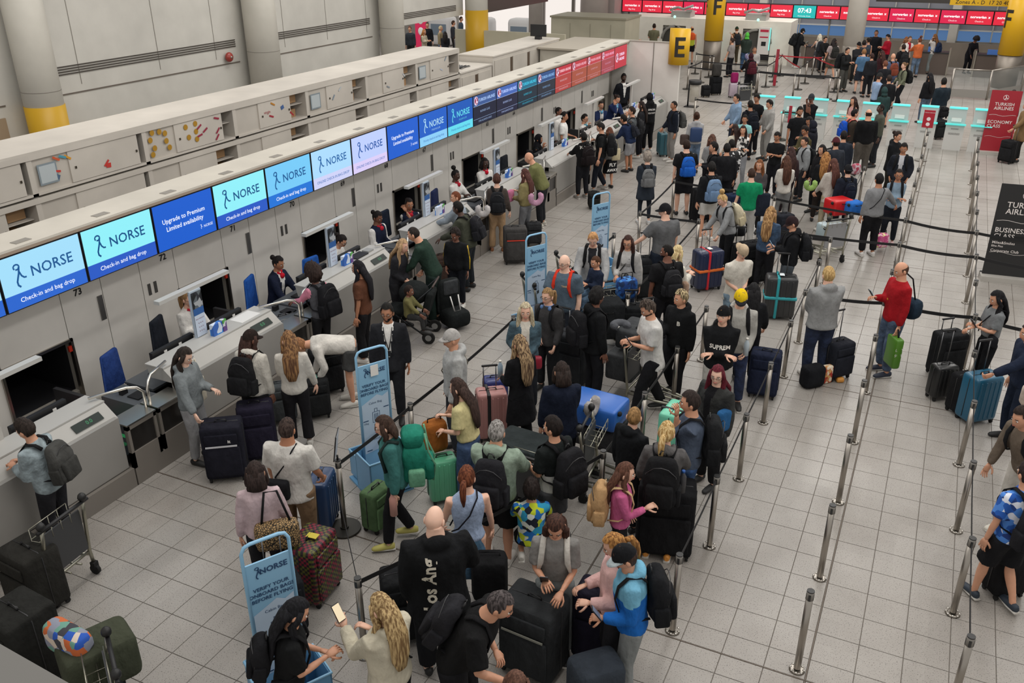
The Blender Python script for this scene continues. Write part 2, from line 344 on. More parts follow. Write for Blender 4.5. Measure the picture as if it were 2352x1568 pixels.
# ------------------------------------------------------------------ the desk screens
def screen(kind, y, idx, lab, group=None):
    t = thing('display_screen', lab, 'screen', (-9.9, y, 2.1), 0, group)
    w, h = SW-.012, .695
    MB().box(0, .045, .006, SW-.006, 0, h).obj('housing', mat('#15171c', rough=.35), t)
    F = frame_matrix((.047, SW/2, h/2), (0, 1, 0), (0, 0, 1)); x, z = w/2-.016, h/2-.012
    def q(m, x0, x1, y0, y1, zz=0, mi=0): m.add([(x0, y0, zz), (x1, y0, zz), (x1, y1, zz), (x0, y1, zz)], [(0, 1, 2, 3)], mi, False, F)
    def G(c, s=.95): return mat(c, 'glow', s=s)
    if kind[0] == 'n':      # check in
        up, dn, ink, bot = {'n1': ('#9fd8f4', '#2a63c8', '#1f5c98', 'Check-in and bag drop'), 'n2': ('#8ce8f2', '#2757be', '#12538c', 'Check-in and bag drop'),
            'n3': ('#a6d4f5', '#c8ccf0', '#2064a8', 'ONLINE CHECK-IN BAG DROP'), 'n4': ('#b8c8f8', '#d4c8f0', '#2058a8', 'ONLINE CHECK-IN BAG DROP'),
            'n5': ('#1c5cc0', '#86c8f0', '#b8e4f8', 'Priority check-in and bag drop'), 'n6': ('#1555b0', '#60d4e8', '#6ee8f4', 'Priority check-in and bag drop'),
            'n7': ('#72c4f0', '#2070d0', '#1c5c98', 'Check-in and bag drop')}[kind]
        m = MB(); q(m, -x, x, -z*.42, z); m.obj('display_upper', G(up), t); m = MB(); q(m, -x, x, -z, -z*.42); m.obj('display_lower', G(dn), t)
        m = MB(); runner(m, -.36, .08, .3, .003, 0, F); m.obj('logo', G(ink, .8), t)
        m = MB(); text(m, 'NORSE', .19, .13, .07, .003, F, bold=.002, sx=1.02); m.obj('lettering', G(ink, .8), t)
        m = MB(); text(m, bot, .085 if len(bot) < 22 else .07, 0, -z*.7, .003, F, bold=.0005)
        m.obj('caption', G('#f2f6ff' if kind in ('n1', 'n2', 'n7') else '#3a6cb0'), t)
        if kind in ('n5', 'n6'): m = MB(); text(m, 'P R E M I U M', .06, .1, -.06, .003, F); m.obj('small_lettering', G(ink, .7), t)
    elif kind == 'up':
        m = MB(); q(m, -x, x, -z, z); m.obj('display', G('#1c5fd0', .85), t)
        m = MB(); text(m, 'Upgrade to Premium', .098, -.02, .07, .003, F, bold=.001); text(m, 'Limited availability', .098, -.02, -.05, .003, F, bold=.001)
        text(m, 'NORSE', .06, .43, -.2, .003, F); runner(m, .28, -.19, .07, .003, 0, F); m.obj('lettering', G('#f0f6ff'), t)
    elif kind in ('t1', 't2', 't3', 't4', 't5', 't6', 't7'):
        up, dn, ink = {'t1': ('#3c5a96', '#1c2038', '#a8c4f0'), 't2': ('#4468b8', '#20223c', '#b8ccff'), 't3': ('#1f6e8c', '#1c2c3c', '#40c8e8'),
            't4': ('#2c5088', '#242a38', '#8cb8e8'), 't5': ('#c02c3c', '#b4403c', '#f0c8d0'), 't6': ('#c03844', '#a8503c', '#e8b0c0'), 't7': ('#c43448', '#a8404c', '#e8a8c8')}[kind]
        m = MB(); q(m, -x, x, z*.3, z); m.obj('display_upper', G(up, .8), t); m = MB(); q(m, -x, x, -z, z*.27); m.obj('display_lower', G(dn, .8), t)
        m = MB(); q(m, -x, x, z*.27, z*.3); q(m, -x, x, -z*.62, -z*.6, .001); m.obj('rule_line', G(ink, .6), t)
        m = MB(); birdlogo(m, -.45, .22, .1, .003, 0, 1, F); m.obj('logo', [G('#f0e0f0'), G('#a83860', .6)], t)
        m = MB(); text(m, 'TURKISH AIRLINES', .1, .1, .21, .003, F, bold=.002); m.obj('lettering', G(ink), t)
        c = 'BUSINESS CLASS' if up[1] in '1234' and kind in ('t1', 't2', 't3', 't4') else ('ECONOMY CLASS' if kind == 't6' else 'BAGGAGE DROP')
        m = MB(); text(m, c, .068, 0, -.05, .003, F)
        text(m, 'STAR ALLIANCE & GOLD', .06, 0, -z*.8, .003, F, align='CENTER'); m.obj('caption', G(ink, .6), t)
    else:
        m = MB(); q(m, -x, x, -z, z); m.obj('display', G('#c42c40', .8), t)
        m = MB(); birdlogo(m, -.35, 0, .14, .003, 0, 1, F); m.obj('logo', [G('#f4e0f4'), G('#a82850', .7)], t)
        m = MB(); text(m, 'TURKISH', .12, .1, .07, .003, F, bold=.003); text(m, 'AIRLINES', .12, .1, -.07, .003, F, bold=.003); m.obj('lettering', G('#f0d8f4'), t)
scr = [('n1', 'light blue airline check-in screen cut off at the left edge of the photo'), ('n1', 'light blue check-in screen above desk number 73'), ('n2', 'turquoise check-in screen, second full one from the left'), ('up', 'nearer blue upgrade advert screen between two turquoise screens'),
 ('n2', 'turquoise check-in screen above desk number 71'), ('n7', 'sky blue check-in screen above desk number 70'), ('n3', 'pale blue online bag drop screen above desk 69'),
 ('n4', 'pale lilac online bag drop screen above desk 68'), ('up', 'farther blue upgrade advert screen, left of the dark blue premium screens'), ('n5', 'dark blue premium priority screen with pale blue lower band'),
 ('n6', 'dark blue premium screen with turquoise lower band'), ('t1', 'dark business class screen right of the turquoise-banded premium screen'), ('t2', 'dark purple business class screen, second of the four'),
 ('t3', 'dark teal business class screen with cyan lettering'), ('t4', 'dark business class screen next to the first red screen'), ('t5', 'bright red baggage drop screen, first of the red row'),
 ('t6', 'red economy class screen, second of the red row'), ('t6', 'orange-red baggage drop screen, third of the red row'), ('t7', 'dull red baggage drop screen, fourth of the red row'), ('tl', 'all red airline logo screen at the far end of the bulkhead')]
for i, (k, l) in enumerate(scr): screen(k, 6.27+(i-1)*SW, i, l)
# ------------------------------------------------------------------ end wall with the yellow E sign
ew = MB().box(-10.46, -8.1, 29.62, 29.74, 0, 2.84); ewo = struct('wall_far_end', ew, PANEL)
MB().box(-9.02, -9.0, 29.6, 29.62, 0, 2.84).obj('panel_joint', mat('#7a746c'), ewo)
MB().box(-10.46, -8.1, 29.6, 29.76, 2.84, 2.87).obj('cap_strip', mat('#a8a298'), ewo)
def wrap_rects(ch, R, z, mb, a0, ry=None, s=1.0):
    ry = ry or R; bars = [(-.17, -.06, -.31, .31), (-.06, .17, .2, .31), (-.06, .14, -.055, .055)]+([(-.06, .17, -.31, -.2)] if ch == 'E' else [])
    for x0, x1, y0, y1 in bars:
        n = 6; vs = [((R+.006)*math.cos(a0+(x0+(x1-x0)*i/n)*s/R), (ry+.006)*math.sin(a0+(x0+(x1-x0)*i/n)*s/R), z+y*s) for i in range(n+1) for y in (y0, y1)]
        mb.add(vs, [(2*i, 2*i+2, 2*i+3, 2*i+1) for i in range(n)], 0, False)
es = thing('zone_sign', 'yellow half-round zone sign with black letter E on the wall end', 'sign', (-8.15, 29.615, 2.2))
m = MB(); n = 12
for z0, z1 in ((0, 1.12),):
    vs = [(.34*math.cos(-PI+PI*i/n), .3*math.sin(-PI+PI*i/n), z) for z in (0, 1.12) for i in range(n+1)]
    m.add(vs, [(i, i+1, n+2+i, n+1+i) for i in range(n)]+[tuple(range(n+1, 2*n+2))]+[tuple(range(n, -1, -1))], 0, True)
m.obj('sign_body', mat('#d9a812', rough=.4), es)
def wrap_text(s, size, R, z, mb, a0=-PI/2, ry=None):   # lettering laid round a drum
    vs, fs = text_data(s, size, 'CENTER', size*.02); ry = ry or R
    mb.add([(R*1.012*math.cos(a0+p[0]/R), ry*1.012*math.sin(a0+p[0]/R), z+p[1]) for p in vs], fs, 0, False)
m = MB(); wrap_rects('E', .34, .56, m, -PI/2+.3, .3); m.obj('lettering', mat('#2a2620'), es)
# ------------------------------------------------------------------ desks
LGREY = mat('#b2b0ab', 'wall'); MGREY = mat('#989590', 'wall'); DARK = mat('#37373a'); DESK = mat('#5c6064', rough=.4)
C0 = 7.37
posters = {}
def counter(k, y0, y1, lab, light=True, panel=MGREY):
    t = thing('check_in_desk', lab, 'desk', (-8.32, y0, 0)); L = y1-y0
    MB().box(-1.1, -.0, -.02 if k else 0, L+.02, 0, .26).obj('plinth', DSTEEL, t)
    MB().box(-.22, -.06, .0, L, .26, .98).obj('front_panel', panel, t)
    MB().box(-.06, -.052, .0, L, .255, .27).obj('joint_strip', mat('#4a4642'), t)
    f = MB(); vs = [(-.3, -.03, 1.13), (-.1, -.03, .955), (-.56, -.03, .955), (-.6, -.03, 1.13)]
    vs += [(x, L+.03, z) for x, _, z in vs]
    f.add(vs, [(0, 1, 2, 3), (7, 6, 5, 4), (0, 4, 5, 1), (1, 5, 6, 2), (2, 6, 7, 3)], 0, False).obj('fascia', LGREY, t)
    MB().box(-.62, -.29, -.035, L+.035, 1.13, 1.148).obj('countertop', mat('#bcbab5', rough=.35), t)
    s = V((.2, 0, -.175)).normalized(); Fm = frame_matrix((-.2+.006, L-.32, 1.0425+.008), (0, 1, 0), (-.2, 0, .175))
    MB().box(-.2, .2, -.055, .055, 0, .006, M=Fm).obj('display_slot', mat('#26302c', rough=.2), t)
    m = MB(); text(m, '0.0', .07, .02, 0, .008, Fm); m.obj('digits', mat('#3fae70', 'glow', s=.5), t)
    MB().box(-1.15, -.62, .02, L-.02, .7, .735).obj('desk_shelf', DESK, t)
    MB().box(-1.12, -1.08, .02, L-.02, .05, .7).obj('back_panel', DARK, t)
    MB().box(-.72, -.66, .15, .9, .93, 1.2).obj('monitor', BLACK, t); MB().box(-.72, -.66, L-.95, L-.2, .93, 1.2).obj('monitor', BLACK, t)
    m = MB()
    for q in (.35, .62, L-.75, L-.4): m.box(-.66, -.654, q, q+.05, 1.12, 1.16)
    m.obj('sticker', WHITE, t)
    MB().box(-1.0, -.8, .3, .62, .735, .76).obj('keyboard', BLACK, t)
    MB().box(-1.1, -.35, -.42, -.05, .7, .74).box(-.36, -.33, -.42, -.05, .3, .7).box(-1.1, -.35, -.42, -.4, .3, .7).obj('side_shelf', DESK, t)
    MB().box(-.75, -.55, -.3, -.12, .74, .76).box(-.9, -.84, -.3, -.2, .74, .82).obj('card_reader', BLACK, t)
    if light:
        MB().box(-.66, -.6, .93, 1.01, 1.1, 1.86).obj('light_post', mat('#b5b2ac'), t)
        MB().box(-.68, -.58, .35, 1.68, 1.84, 1.89).obj('light_bar', mat('#bdbcb8'), t)
    return t
desks = [(0, C0-LP, C0-LP+2.1, 'grey check-in desk at the left edge of the photo'), (1, C0, C0+2.1, 'grey check-in desk staffed by the woman in a white shirt under number 72'),
  (2, C0+LP, C0+LP+2.1, 'grey check-in desk with a black tablet on its top'), (3, C0+2*LP, C0+2*LP+2.1, 'grey check-in desk where the couple leans in green and khaki'),
  (4, C0+3*LP, C0+3*LP+2.1, 'grey check-in desk where the bald man rests his arms'), (5, C0+4*LP, C0+4*LP+2.3, 'grey check-in desk with the blue leaflet box, beside the wide blank side'),
  (6, C0+5*LP, C0+5*LP+2.1, 'grey check-in desk where three boys lean'), (7, C0+6*LP+.2, 29.5, 'grey check-in desk farthest away against the end wall')]
for k, a, b, l in desks: counter(k, a, b, l)
def gate(k):      # baggage belt intake between two desks
    y0 = C0-LP+2.14+k*LP; y1 = y0+1.0
    t = thing('baggage_belt', 'black baggage belt with steel gates beside desk block '+['at the left edge', 'under number 72', 'with the tablet', 'of the leaning couple', 'of the bald man', 'of the leaning boys', 'of the far end'][k], 'conveyor', (-8.32, y0, 0))
    MB().box(-2.08, -.12, .0, .58, .3, .4).obj('belt', mat('#242425', rough=.6), t)
    MB().box(-1.0, .0, -.0, 1.0, .0, .24).obj('plinth', DSTEEL, t)
    MB().box(-2.08, -.1, .58, .64, .3, .62).obj('side_rail', DARK, t)
    for a, b in ((0, .46), (.5, .98)):
        f = MB(); f.box(-.06, 0, a, a+.04, .24, .84).box(-.06, 0, b-.04, b, .24, .84).box(-.06, 0, a, b, .24, .46).box(-.06, 0, a, b, .78, .84)
        f.obj('gate_frame', DSTEEL, t); MB().box(-.05, -.02, a+.04, b-.04, .46, .78).obj('gate_pane', mat('#2c2a28', rough=.12), t)
        MB().box(-.3, .01, a, b, .84, .86).obj('gate_cap', CHROME, t)
    MB().tube([(-.15, .46, .8), (-.15, .46, 1.08), (-.18, .4, 1.16), (-.24, .3, 1.19), (-.42, -.12, 1.2)], .019, 8).obj('hand_rail', CHROME, t)
    MB().tube([(-.15, .53, .8), (-.15, .53, 1.08), (-.18, .59, 1.16), (-.24, .69, 1.19), (-.34, 1.05, 1.2)], .019, 8).obj('hand_rail', CHROME, t)
    if k < 2:
        for q in (0, .14):
            m = MB(); m.box(-2.0, -1.25, .16+q, .22+q, .4, .403); m.obj('red_marking', mat('#b83040'), t)
            m = MB(); m.box(-1.2, -.3, .16+q, .22+q, .4, .403); m.obj('green_marking', mat('#2fa860'), t)
for k in range(7): gate(k)
def poster(k, dy=.0):
    y = C0+k*LP+.97+dy
    t = thing('poster_stand', ['narrow blue and white travel poster hanging at the left edge desk', 'tall narrow poster hanging from the light bar in front of the blonde agent', 'tall narrow poster hanging beside the agent bending behind the tablet desk', 'narrow poster on the light post by the hand-on-cheek agent', 'narrow poster on the light post beside the glasses-wearing agent'][k+1-1] if k >= 0 else '', 'poster', (-8.9, y, 1.16))
    F = frame_matrix((.03, 0, .32), (0, 1, 0), (0, 0, 1))
    MB().box(-.015, .02, -.105, .105, -.02, .68).obj('backing', mat('#b9c6d4'), t)
    MB().box(-.095, .095, .1, .34, 0, .004, M=F).obj('picture', mat('#2c2e36', 'blotch', '#60686e,#15181c,#a8acb0', scale=14), t)
    MB().box(-.095, .095, .0, .1, 0, .004, M=F).obj('blue_band', mat('#2f5fa0'), t)
    MB().box(-.095, .095, -.32, 0, 0, .004, M=F).obj('notice', mat('#ccd8e8'), t)
    m = MB()
    for i in range(4): text(m, 'BAG WEIGHTS' if i == 0 else 'kg  kg  kg', .024, 0, -.06-.06*i, .006, F)
    m.obj('lettering', mat('#8c4a5a'), t)
for k in range(5): poster(k)
def leaflet(x, y, lab, col='#3c6cc0'):
    t = thing('leaflet_stand', lab, 'leaflet holder', (x, y, 1.148))
    MB().box(-.04, .03, -.09, .09, 0, .17).obj('holder', mat(col, 'blotch', '#4088d8,#d8e4f4,#5058b8', scale=9), t); MB().box(-.03, .035, .1, .17, 0, .18).obj('card', mat('#d8dce0', 'blotch', '#6a4c8c,#60b058,#d8dce0', scale=14), t)
leaflet(-8.72, C0+1.1, 'blue leaflet holder on the desk under the blonde agent\'s poster'); leaflet(-8.72, C0+LP+1.1, 'blue leaflet holder on the desk with the tablet'); leaflet(-8.72, C0+2*LP+1.15, 'white leaflet holder on the desk of the hand-on-cheek agent', '#d8dce8')
leaflet(-8.72, C0+3*LP+1.2, 'small leaflet holder beside the glasses-wearing agent'); leaflet(-8.75, C0+4*LP+1.5, 'blue leaflet box on the desk of the veiled agent'); leaflet(-8.75, 27.0, 'blue leaflet holder by the long-haired girl at the far desk'); leaflet(-8.75, 28.9, 'blue leaflet box in front of the hi-vis worker')
t = thing('paper_sheet', 'white paper sheet taped on the desk under number 72', 'paper', (-8.78, C0+1.75, 1.149)); MB().box(-.12, .12, -.2, .2, 0, .002).obj('sheet', WHITE, t)
t = thing('tablet', 'black tablet lying on the desk beside the long-haired woman in brown', 'tablet', (-8.78, C0+LP+1.55, 1.149)); MB().box(-.1, .1, -.17, .17, 0, .02).obj('tablet_body', BLACK, t)
MB().box(-.06, .08, .2, .36, 0, .03).obj('cable_coil', mat('#9a9a98'), t)
# chairs
def chair(p, rz, col, lab):
    t = thing('swivel_chair', lab, 'chair', (p[0], p[1], 0), rz); c = cloth(col)
    MB().rbox((0, 0, .48), (.46, .44, .08), .04).obj('seat', c, t)
    MB().rbox((0, -.24, .86), (.44, .07, .58), .035, fn=lambda q: V((q.x*(1-.25*max(0, q.z)/.3), q.y-.25*q.x*q.x, q.z))).obj('backrest', c, t)
    MB().cyl(0, 0, .1, .45, .03, 8).box(-.02, .02, -.26, 0, .42, .46).box(-.02, .02, -.28, -.25, .42, .75).obj('column', BLACK, t)
    for i in range(5): a = 2*PI*i/5; m = MB().tube([(0, 0, .12), (.27*math.cos(a), .27*math.sin(a), .05)], [.025, .018], 6); m.obj('base_leg', BLACK, t)
for px, py, z, a, c, l in ((395, 735, 1.12, -70, '#20242c', 'black chair under the blonde agent in a white shirt'), (605, 640, 1.12, -70, '#1f4f9c', 'blue chair of the bun-haired agent in a dark blazer'),
     (287, 815, 1.12, -75, '#27407c', 'empty blue chair behind the gap left of desk 72'), (735, 600, 1.12, -100, '#2458a8', 'blue chair behind the desk with the tablet'), (905, 490, 1.12, -90, '#1c2434', 'dark blue chair behind the hand-on-cheek agent'),
     (1022, 440, 1.12, -80, '#20284a', 'navy chair of the bun-haired agent in white'), (1178, 362, 1.12, -90, '#1c1e24', 'empty black chair in front of the bald man in olive')):
    p = at(px, py, z); chair(p, math.radians(a), c, l)
# ------------------------------------------------------------------ locker rows behind the bulkhead
CAB = mat('#d3ccc2', 'wall'); CABD = mat('#cbc4ba', 'wall'); rng = random.Random(5)
def cardbox(p, s, lab, col='#a8845e', g='cardboard boxes in the lockers'):
    o = MB().box(-s[0]/2, s[0]/2, -s[1]/2, s[1]/2, 0, s[2]).obj('cardboard_box', mat(col, 'wall'), None, p); tag(o, lab, 'box', g)
cw = 2.375
stick = [['#d04038', '#d04038', '#58708c', '#e0a030', '#d04038', '#d86038', '#4fa0b8'], ['#b88a28']*13+['#a03048']*6, ['#b03040', '#4868a0', '#b02838', '#c88830'], ['#8898a8', '#c8ccd0'], ['#c8ccd0', '#9098a0'], ['#8898a8', '#c0c8d8']]
for r in range(2):
    for i in range(-1, 6):
        y0 = 9.26+i*cw; z0 = (2.43, 1.72)[r]; z1 = (3.1, 2.4)[r]; X = -13.0
        if y0 < 5: pass
        t = thing('locker_unit', ('upper' if r == 0 else 'lower')+' cream sliding-door locker, '+['cut off at the left edge', 'with red and orange stickers', 'covered in round gold stickers', 'with a small red star logo', 'with a taped grey notice', 'with a tall open gap of boxes', 'at the right end of the row'][i+1]+(' beneath' if r else ''), 'locker', (X, y0, z0))
        H = z1-z0; D = .8
        MB().box(-D, 0, 0, cw, 0, .04).box(-D, 0, 0, cw, H-.07, H-.02).box(-D, -D+.02, 0, cw, 0, H).box(-D, 0, 0, .05, 0, H).box(-D, 0, cw-.05, cw, 0, H).obj('carcass', CAB, t)
        MB().box(-.0, .02, 0, cw, H-.09, H-.0).obj('top_rail', CAB, t)
        op = [.1, .12, .32, .55, .55, .6, .55][i+1] if r == 0 else [.55, .1, .6, .62, .5, .35, .6][i+1]
        w = (cw-.1)
        MB().box(-.06, -.03, .05, .05+w*.62-op*.3, .04, H-.08).obj('sliding_door', CABD, t)
        MB().box(-.03, -.005, .05+w*.3, cw-.05-op, .05, H-.1).obj('sliding_door', CAB, t)
        MB().box(-.005, .012, .05+w*.34, .05+w*.34+.03, H*.4, H*.46).box(-.005, .012, cw-.12-op, cw-.09-op, H*.4, H*.46).obj('lock', mat('#77726a', 'metal'), t)
        if op > .3: MB().box(-D+.03, -.1, cw-op-.1, cw-.06, H*.48, H*.5).obj('inner_shelf', CAB, t)
        if r == 0:
            F = frame_matrix((.0, 0, 0), (0, 1, 0), (0, 0, 1)); cols = stick[(i) % 6 if i >= 0 else 5]; m = {}
            for j, c in enumerate(cols):
                if i == 1 and j < 13: yy, zz, sh = .12+rng.random()*1.2, .12+rng.random()*.42, 'o'
                elif i == 1: yy, zz, sh = 1.3+rng.random()*.6, .12+rng.random()*.4, 'b'
                else: yy, zz, sh = .3+rng.random()*1.5, .12+rng.random()*.4, rng.choice('bbs')
                mb = m.setdefault(c, MB()); R = Matrix.Translation((.0, 0, .0)) @ F @ Matrix.Translation((yy, zz, .003+.0004*j)) @ Matrix.Rotation(rng.uniform(-.9, .9), 4, 'Z')
                if sh == 'o': mb.add([(.055*math.cos(a*PI/5), .055*math.sin(a*PI/5), 0) for a in range(10)], [tuple(range(10))], 0, False, R)
                elif sh == 'b': mb.box(-.07, .07, -.018, .018, 0, .001, M=R)
                else: mb.box(-.05, .05, -.04, .04, 0, .001, M=R)
            for c, mb in m.items(): mb.obj('sticker', mat(c), t)
            if i in (0, 3, 5): MB().box(.0, .004, .12, .48, .14, .48).obj('notice_frame', mat('#8e9aa2'), t); MB().box(.004, .006, .15, .45, .17, .45).obj('notice', mat('#c3ccd0'), t)
            if i == 2: m = MB(); text(m, 'virgin', .09, 1.0, .35, .004, F); m.obj('lettering', mat('#b03040'), t)
        if op > .4:
            for j in range(2): cardbox((X-.35, y0+cw-.12-op/2+rng.uniform(-.1, .1), z0+.04+j*(H*.5-.02)), (.3, op*.6, H*.26), ('lower', 'upper')[j]+' brown box in the gap of the '+('upper' if r == 0 else 'lower')+' locker '+['at the left edge', 'with red stickers', 'with gold stickers', 'with the star logo', 'with the grey notice', 'with the tall gap', 'at the row end'][i+1])
MB_ = MB().box(-14.2, -12.98, 7, 9.26+6*cw-.0, 3.1, 3.14); tp = MB_.obj('worktop_board', CAB); tag(tp, 'long cream top board running over the upper locker row', 'worktop')
m = MB().box(-14.1, -13, 7, 23.4, 0, 1.7); struct('wall_locker_base', m, mat('#b8b0a4', 'wall'))
# low lockers and a worktop past the end of the row
for i, (y0, y1, z, l) in enumerate(((23.55, 25.6, 2.4, 'low cream cabinet with wires piled on its top'), (25.7, 31.0, 2.62, 'cream cabinet row with brown boxes near the end of the bulkhead'))):
    t = thing('low_cabinet', l, 'cabinet', (-13, y0, 0)); L = y1-y0
    MB().box(-1.2, 0, 0, L, 1.2, z).obj('carcass', CAB, t)
    MB().box(-1.22, .03, -.02, L+.02, z, z+.04).obj('top_board', CAB, t)
    n = 2 if i == 0 else 4
    for j in range(n): MB().box(0, .02, L*j/n+.1, L*(j+1)/n-.12, z-.62, z-.12).obj('door', CABD, t)
    for j in range(n-1 if i else 1): MB().box(.001, .012, L*(j+1)/n-.11, L*(j+1)/n+.08, z-.6, z-.14).obj('open_gap', mat('#5a4a3c'), t)
t = thing('cable_heap', 'heap of wires and chargers on the low cabinet top', 'cables', (-13.5, 24.4, 2.44))
for i in range(9):
    a = rng.random()*6; MB().tube([(math.cos(a+q)*.25*rng.random(), .3*math.sin(a+q*2), .02+.03*rng.random()) for q in range(6)], .012, 5).obj('cable', mat(rng.choice(['#333', '#888', '#555'])), t)
# ------------------------------------------------------------------ tall left wall with columns
WL = mat('#cfccc4', 'wall'); XL = -18.0
w = MB(); w.box(XL-.3, XL, 2, 26.9, 0, 8).box(XL-.3, XL, 26.9, 33, 3.1, 8).box(XL-.3, XL, -10, 2, 0, 8)
lw = struct('wall_left', w, WL)
def vent(y0, y1, z):
    for j in range(4): MB().box(XL, XL+.02, y0, y1, z+j*.055, z+j*.055+.025).obj('vent_slot', mat('#4a443e'), lw)
vent(4, 12.0, 3.35); vent(13.9, 19.8, 3.35); vent(20.8, 26.4, 3.35); vent(27.6, 32.4, 3.32)
for y in (14.6, 17.0, 19.0, 21.9, 24.0, 26.2): MB().box(XL, XL+.008, y, y+.015, 3.1, 8).obj('panel_joint', mat('#8d8880'), lw)
for a, b in ((4, 12.6), (13.9, 19.9), (21.2, 26.5)): MB().box(XL, XL+.015, a, b, 2.92, 2.95).obj('panel_joint', mat('#6e655c'), lw)
MB().box(XL+.0, XL+.05, 7.5, 12.2, 1.5, 2.5).obj('dark_window', mat('#2a3350', rough=.2), lw)
MB().box(XL+.05, XL+.1, 7.5, 12.2, 1.6, 1.9).obj('blue_strip', mat('#5468c0', 'glow', s=.35), lw)
MB().box(XL+.01, XL+.06, 12.2, 12.5, 1.5, 2.7).obj('wood_panel', mat('#a08c74'), lw)
t = thing('alarm_bell', 'round red alarm bell on the tall left wall', 'alarm', (XL+.1, 19.4, 3.12)); MB().ell((0, 0, 0), (.09, .13, .13), 14, 8).obj('bell', mat('#a04038', rough=.3), t)
MB().ell((.07, 0, 0), (.04, .04, .04)).obj('hub', STEEL, t)
for y, lab, r in ((13.15, 'thick white column with yellow band at the left', .4), (20.35, 'white column beside the round red bell', .45), (27.0, 'white column left of the opening with travellers behind', .42), (33.2, 'yellow-banded column at the far end of the left wall', .45)):
    t = thing('column', lab, 'column', (-17.5, y, 0)); yl = y in (13.15, 33.2)
    MB().cyl(0, 0, 0, 8, r, 28).obj('shaft', mat('#c2beb4', 'wall'), t)
    if yl: MB().cyl(0, 0, 1.0, 2.9 if y < 20 else 3.3, r+.012, 28).obj('yellow_band', mat('#c99c14', rough=.45), t)
    MB().cyl(0, 0, 3.2, 3.215, r+.004, 28).obj('joint_ring', mat('#8d8880'), t)
t = thing('wall_speaker', 'small cream loudspeaker box beside the second column', 'speaker', (XL+.1, 21.3, 3.0)); MB().rbox((0, 0, 0), (.16, .28, .3), .03).obj('speaker_body', mat('#cfcabd'), t)
t = thing('pink_sign', 'pink sign with white discs seen through the wall opening', 'sign', (-25.2, 41.6, 0)); MB().box(-.35, .35, 0, .06, .0, 2.3).obj('sign_board', mat('#d82c58', 'glow', s=.6), t)
m = MB(); [m.ell((0, -.02, z), (.17, .02, .2), 14, 8) for z in (1.9, 1.35)]; m.obj('disc', WHITE, t)
for i in range(3): t = thing('white_machine', 'white machine in the hall beyond the opening, %s' % ['left one', 'middle one', 'right one'][i], 'machine', (-27+i*2.4, 47+i*.3, 0)); MB().rbox((0, 0, .8), (1.5, 1, 1.6), .25).obj('machine_body', mat('#e4e4e4'), t); MB().box(-.5, .5, -.52, -.5, .6, 1.2).obj('machine_screen', mat('#8090a0'), t)
# partitions, booth and bright window behind
o = MB().box(-18.4, -13.6, 33.0, 33.12, 0, 2.55).obj('partition', mat('#b9b39d', 'wall')); tag(o, 'beige partition beside the far yellow column', 'partition')
o = MB().box(-13.6, -10.6, 33.0, 33.12, 0, 2.3).obj('partition', mat('#c2bcae', 'wall')); tag(o, 'pale partition with cables behind the far end of the bulkhead', 'partition')
t = thing('office_booth', 'flat-roofed cream booth behind the red screens', 'booth', (-11.75, 29.9, 0)); MB().box(-1.15, 1.1, -.8, 2.4, 0, 2.5).obj('booth_wall', mat('#c6c0b2', 'wall'), t); MB().box(-1.2, 1.15, -.9, 2.5, 2.5, 2.56).obj('roof', mat('#b4ab9c'), t)
t = thing('monitor', 'black monitor on the worktop behind the bulkhead', 'monitor', (-13.5, 30.3, 2.66)); MB().box(-.3, .3, -.03, .03, .1, .5).obj('display', BLACK, t); MB().box(-.1, .1, -.1, .1, 0, .1).obj('stand', BLACK, t)
t = thing('service_booth', 'large beige box booth in front of the bright white wall', 'booth', (-15.6, 41.3, 0)); MB().box(-1.75, 1.9, -.9, 1.2, 0, 2.42).obj('booth_wall', mat('#b5b09c', 'wall'), t); MB().box(-1.8, 1.95, -.95, 1.25, 2.42, 2.5).obj('roof', mat('#98927e'), t)
for q in (-.8, .2, 1.2): MB().box(q, q+.02, -.91, -.9, 0, 2.2).obj('panel_joint', mat('#8d8878'), t)
MB().box(-27.5, -17.7, 49.9, 50.0, -.3, 5.0).obj('window_1', mat('#f4ece6', 'glow', s=.95))['kind'] = 'structure'
struct('window_2', MB().box(-21.95, -21.8, 49.7, 49.9, 0, 5).box(-20.1, -19.95, 49.7, 49.9, 0, 5), mat('#77706a'))
t = thing('column', 'grey column in front of the bright white wall', 'column', (-20.2, 45, 0)); MB().cyl(0, 0, 0, 7, .38, 24).obj('shaft', mat('#a39c96', 'wall'), t)
t = thing('column', 'pinkish grey column left of the red airline screens', 'column', (-17.9, 47.5, 0)); MB().cyl(0, 0, 0, 7, .75, 24).obj('shaft', mat('#aaa09a', 'wall'), t)
o = MB().box(-18.2, -18, 34, 41.5, 3.02, 5.4).obj('overhead_sign', mat('#4a4744', rough=.3)); tag(o, 'dark overhead sign panel above the bright white wall', 'sign')
struct('wall_far_left', MB().box(-40, -27.5, 50, 50.2, 0, 6).box(-34.2, -34, 30, 50, 0, 6), mat('#b4b0aa'))
struct('wall_far_return', MB().box(-17.6, -16.9, 47.9, 52.2, 0, 6), mat('#a89c98', 'wall'))
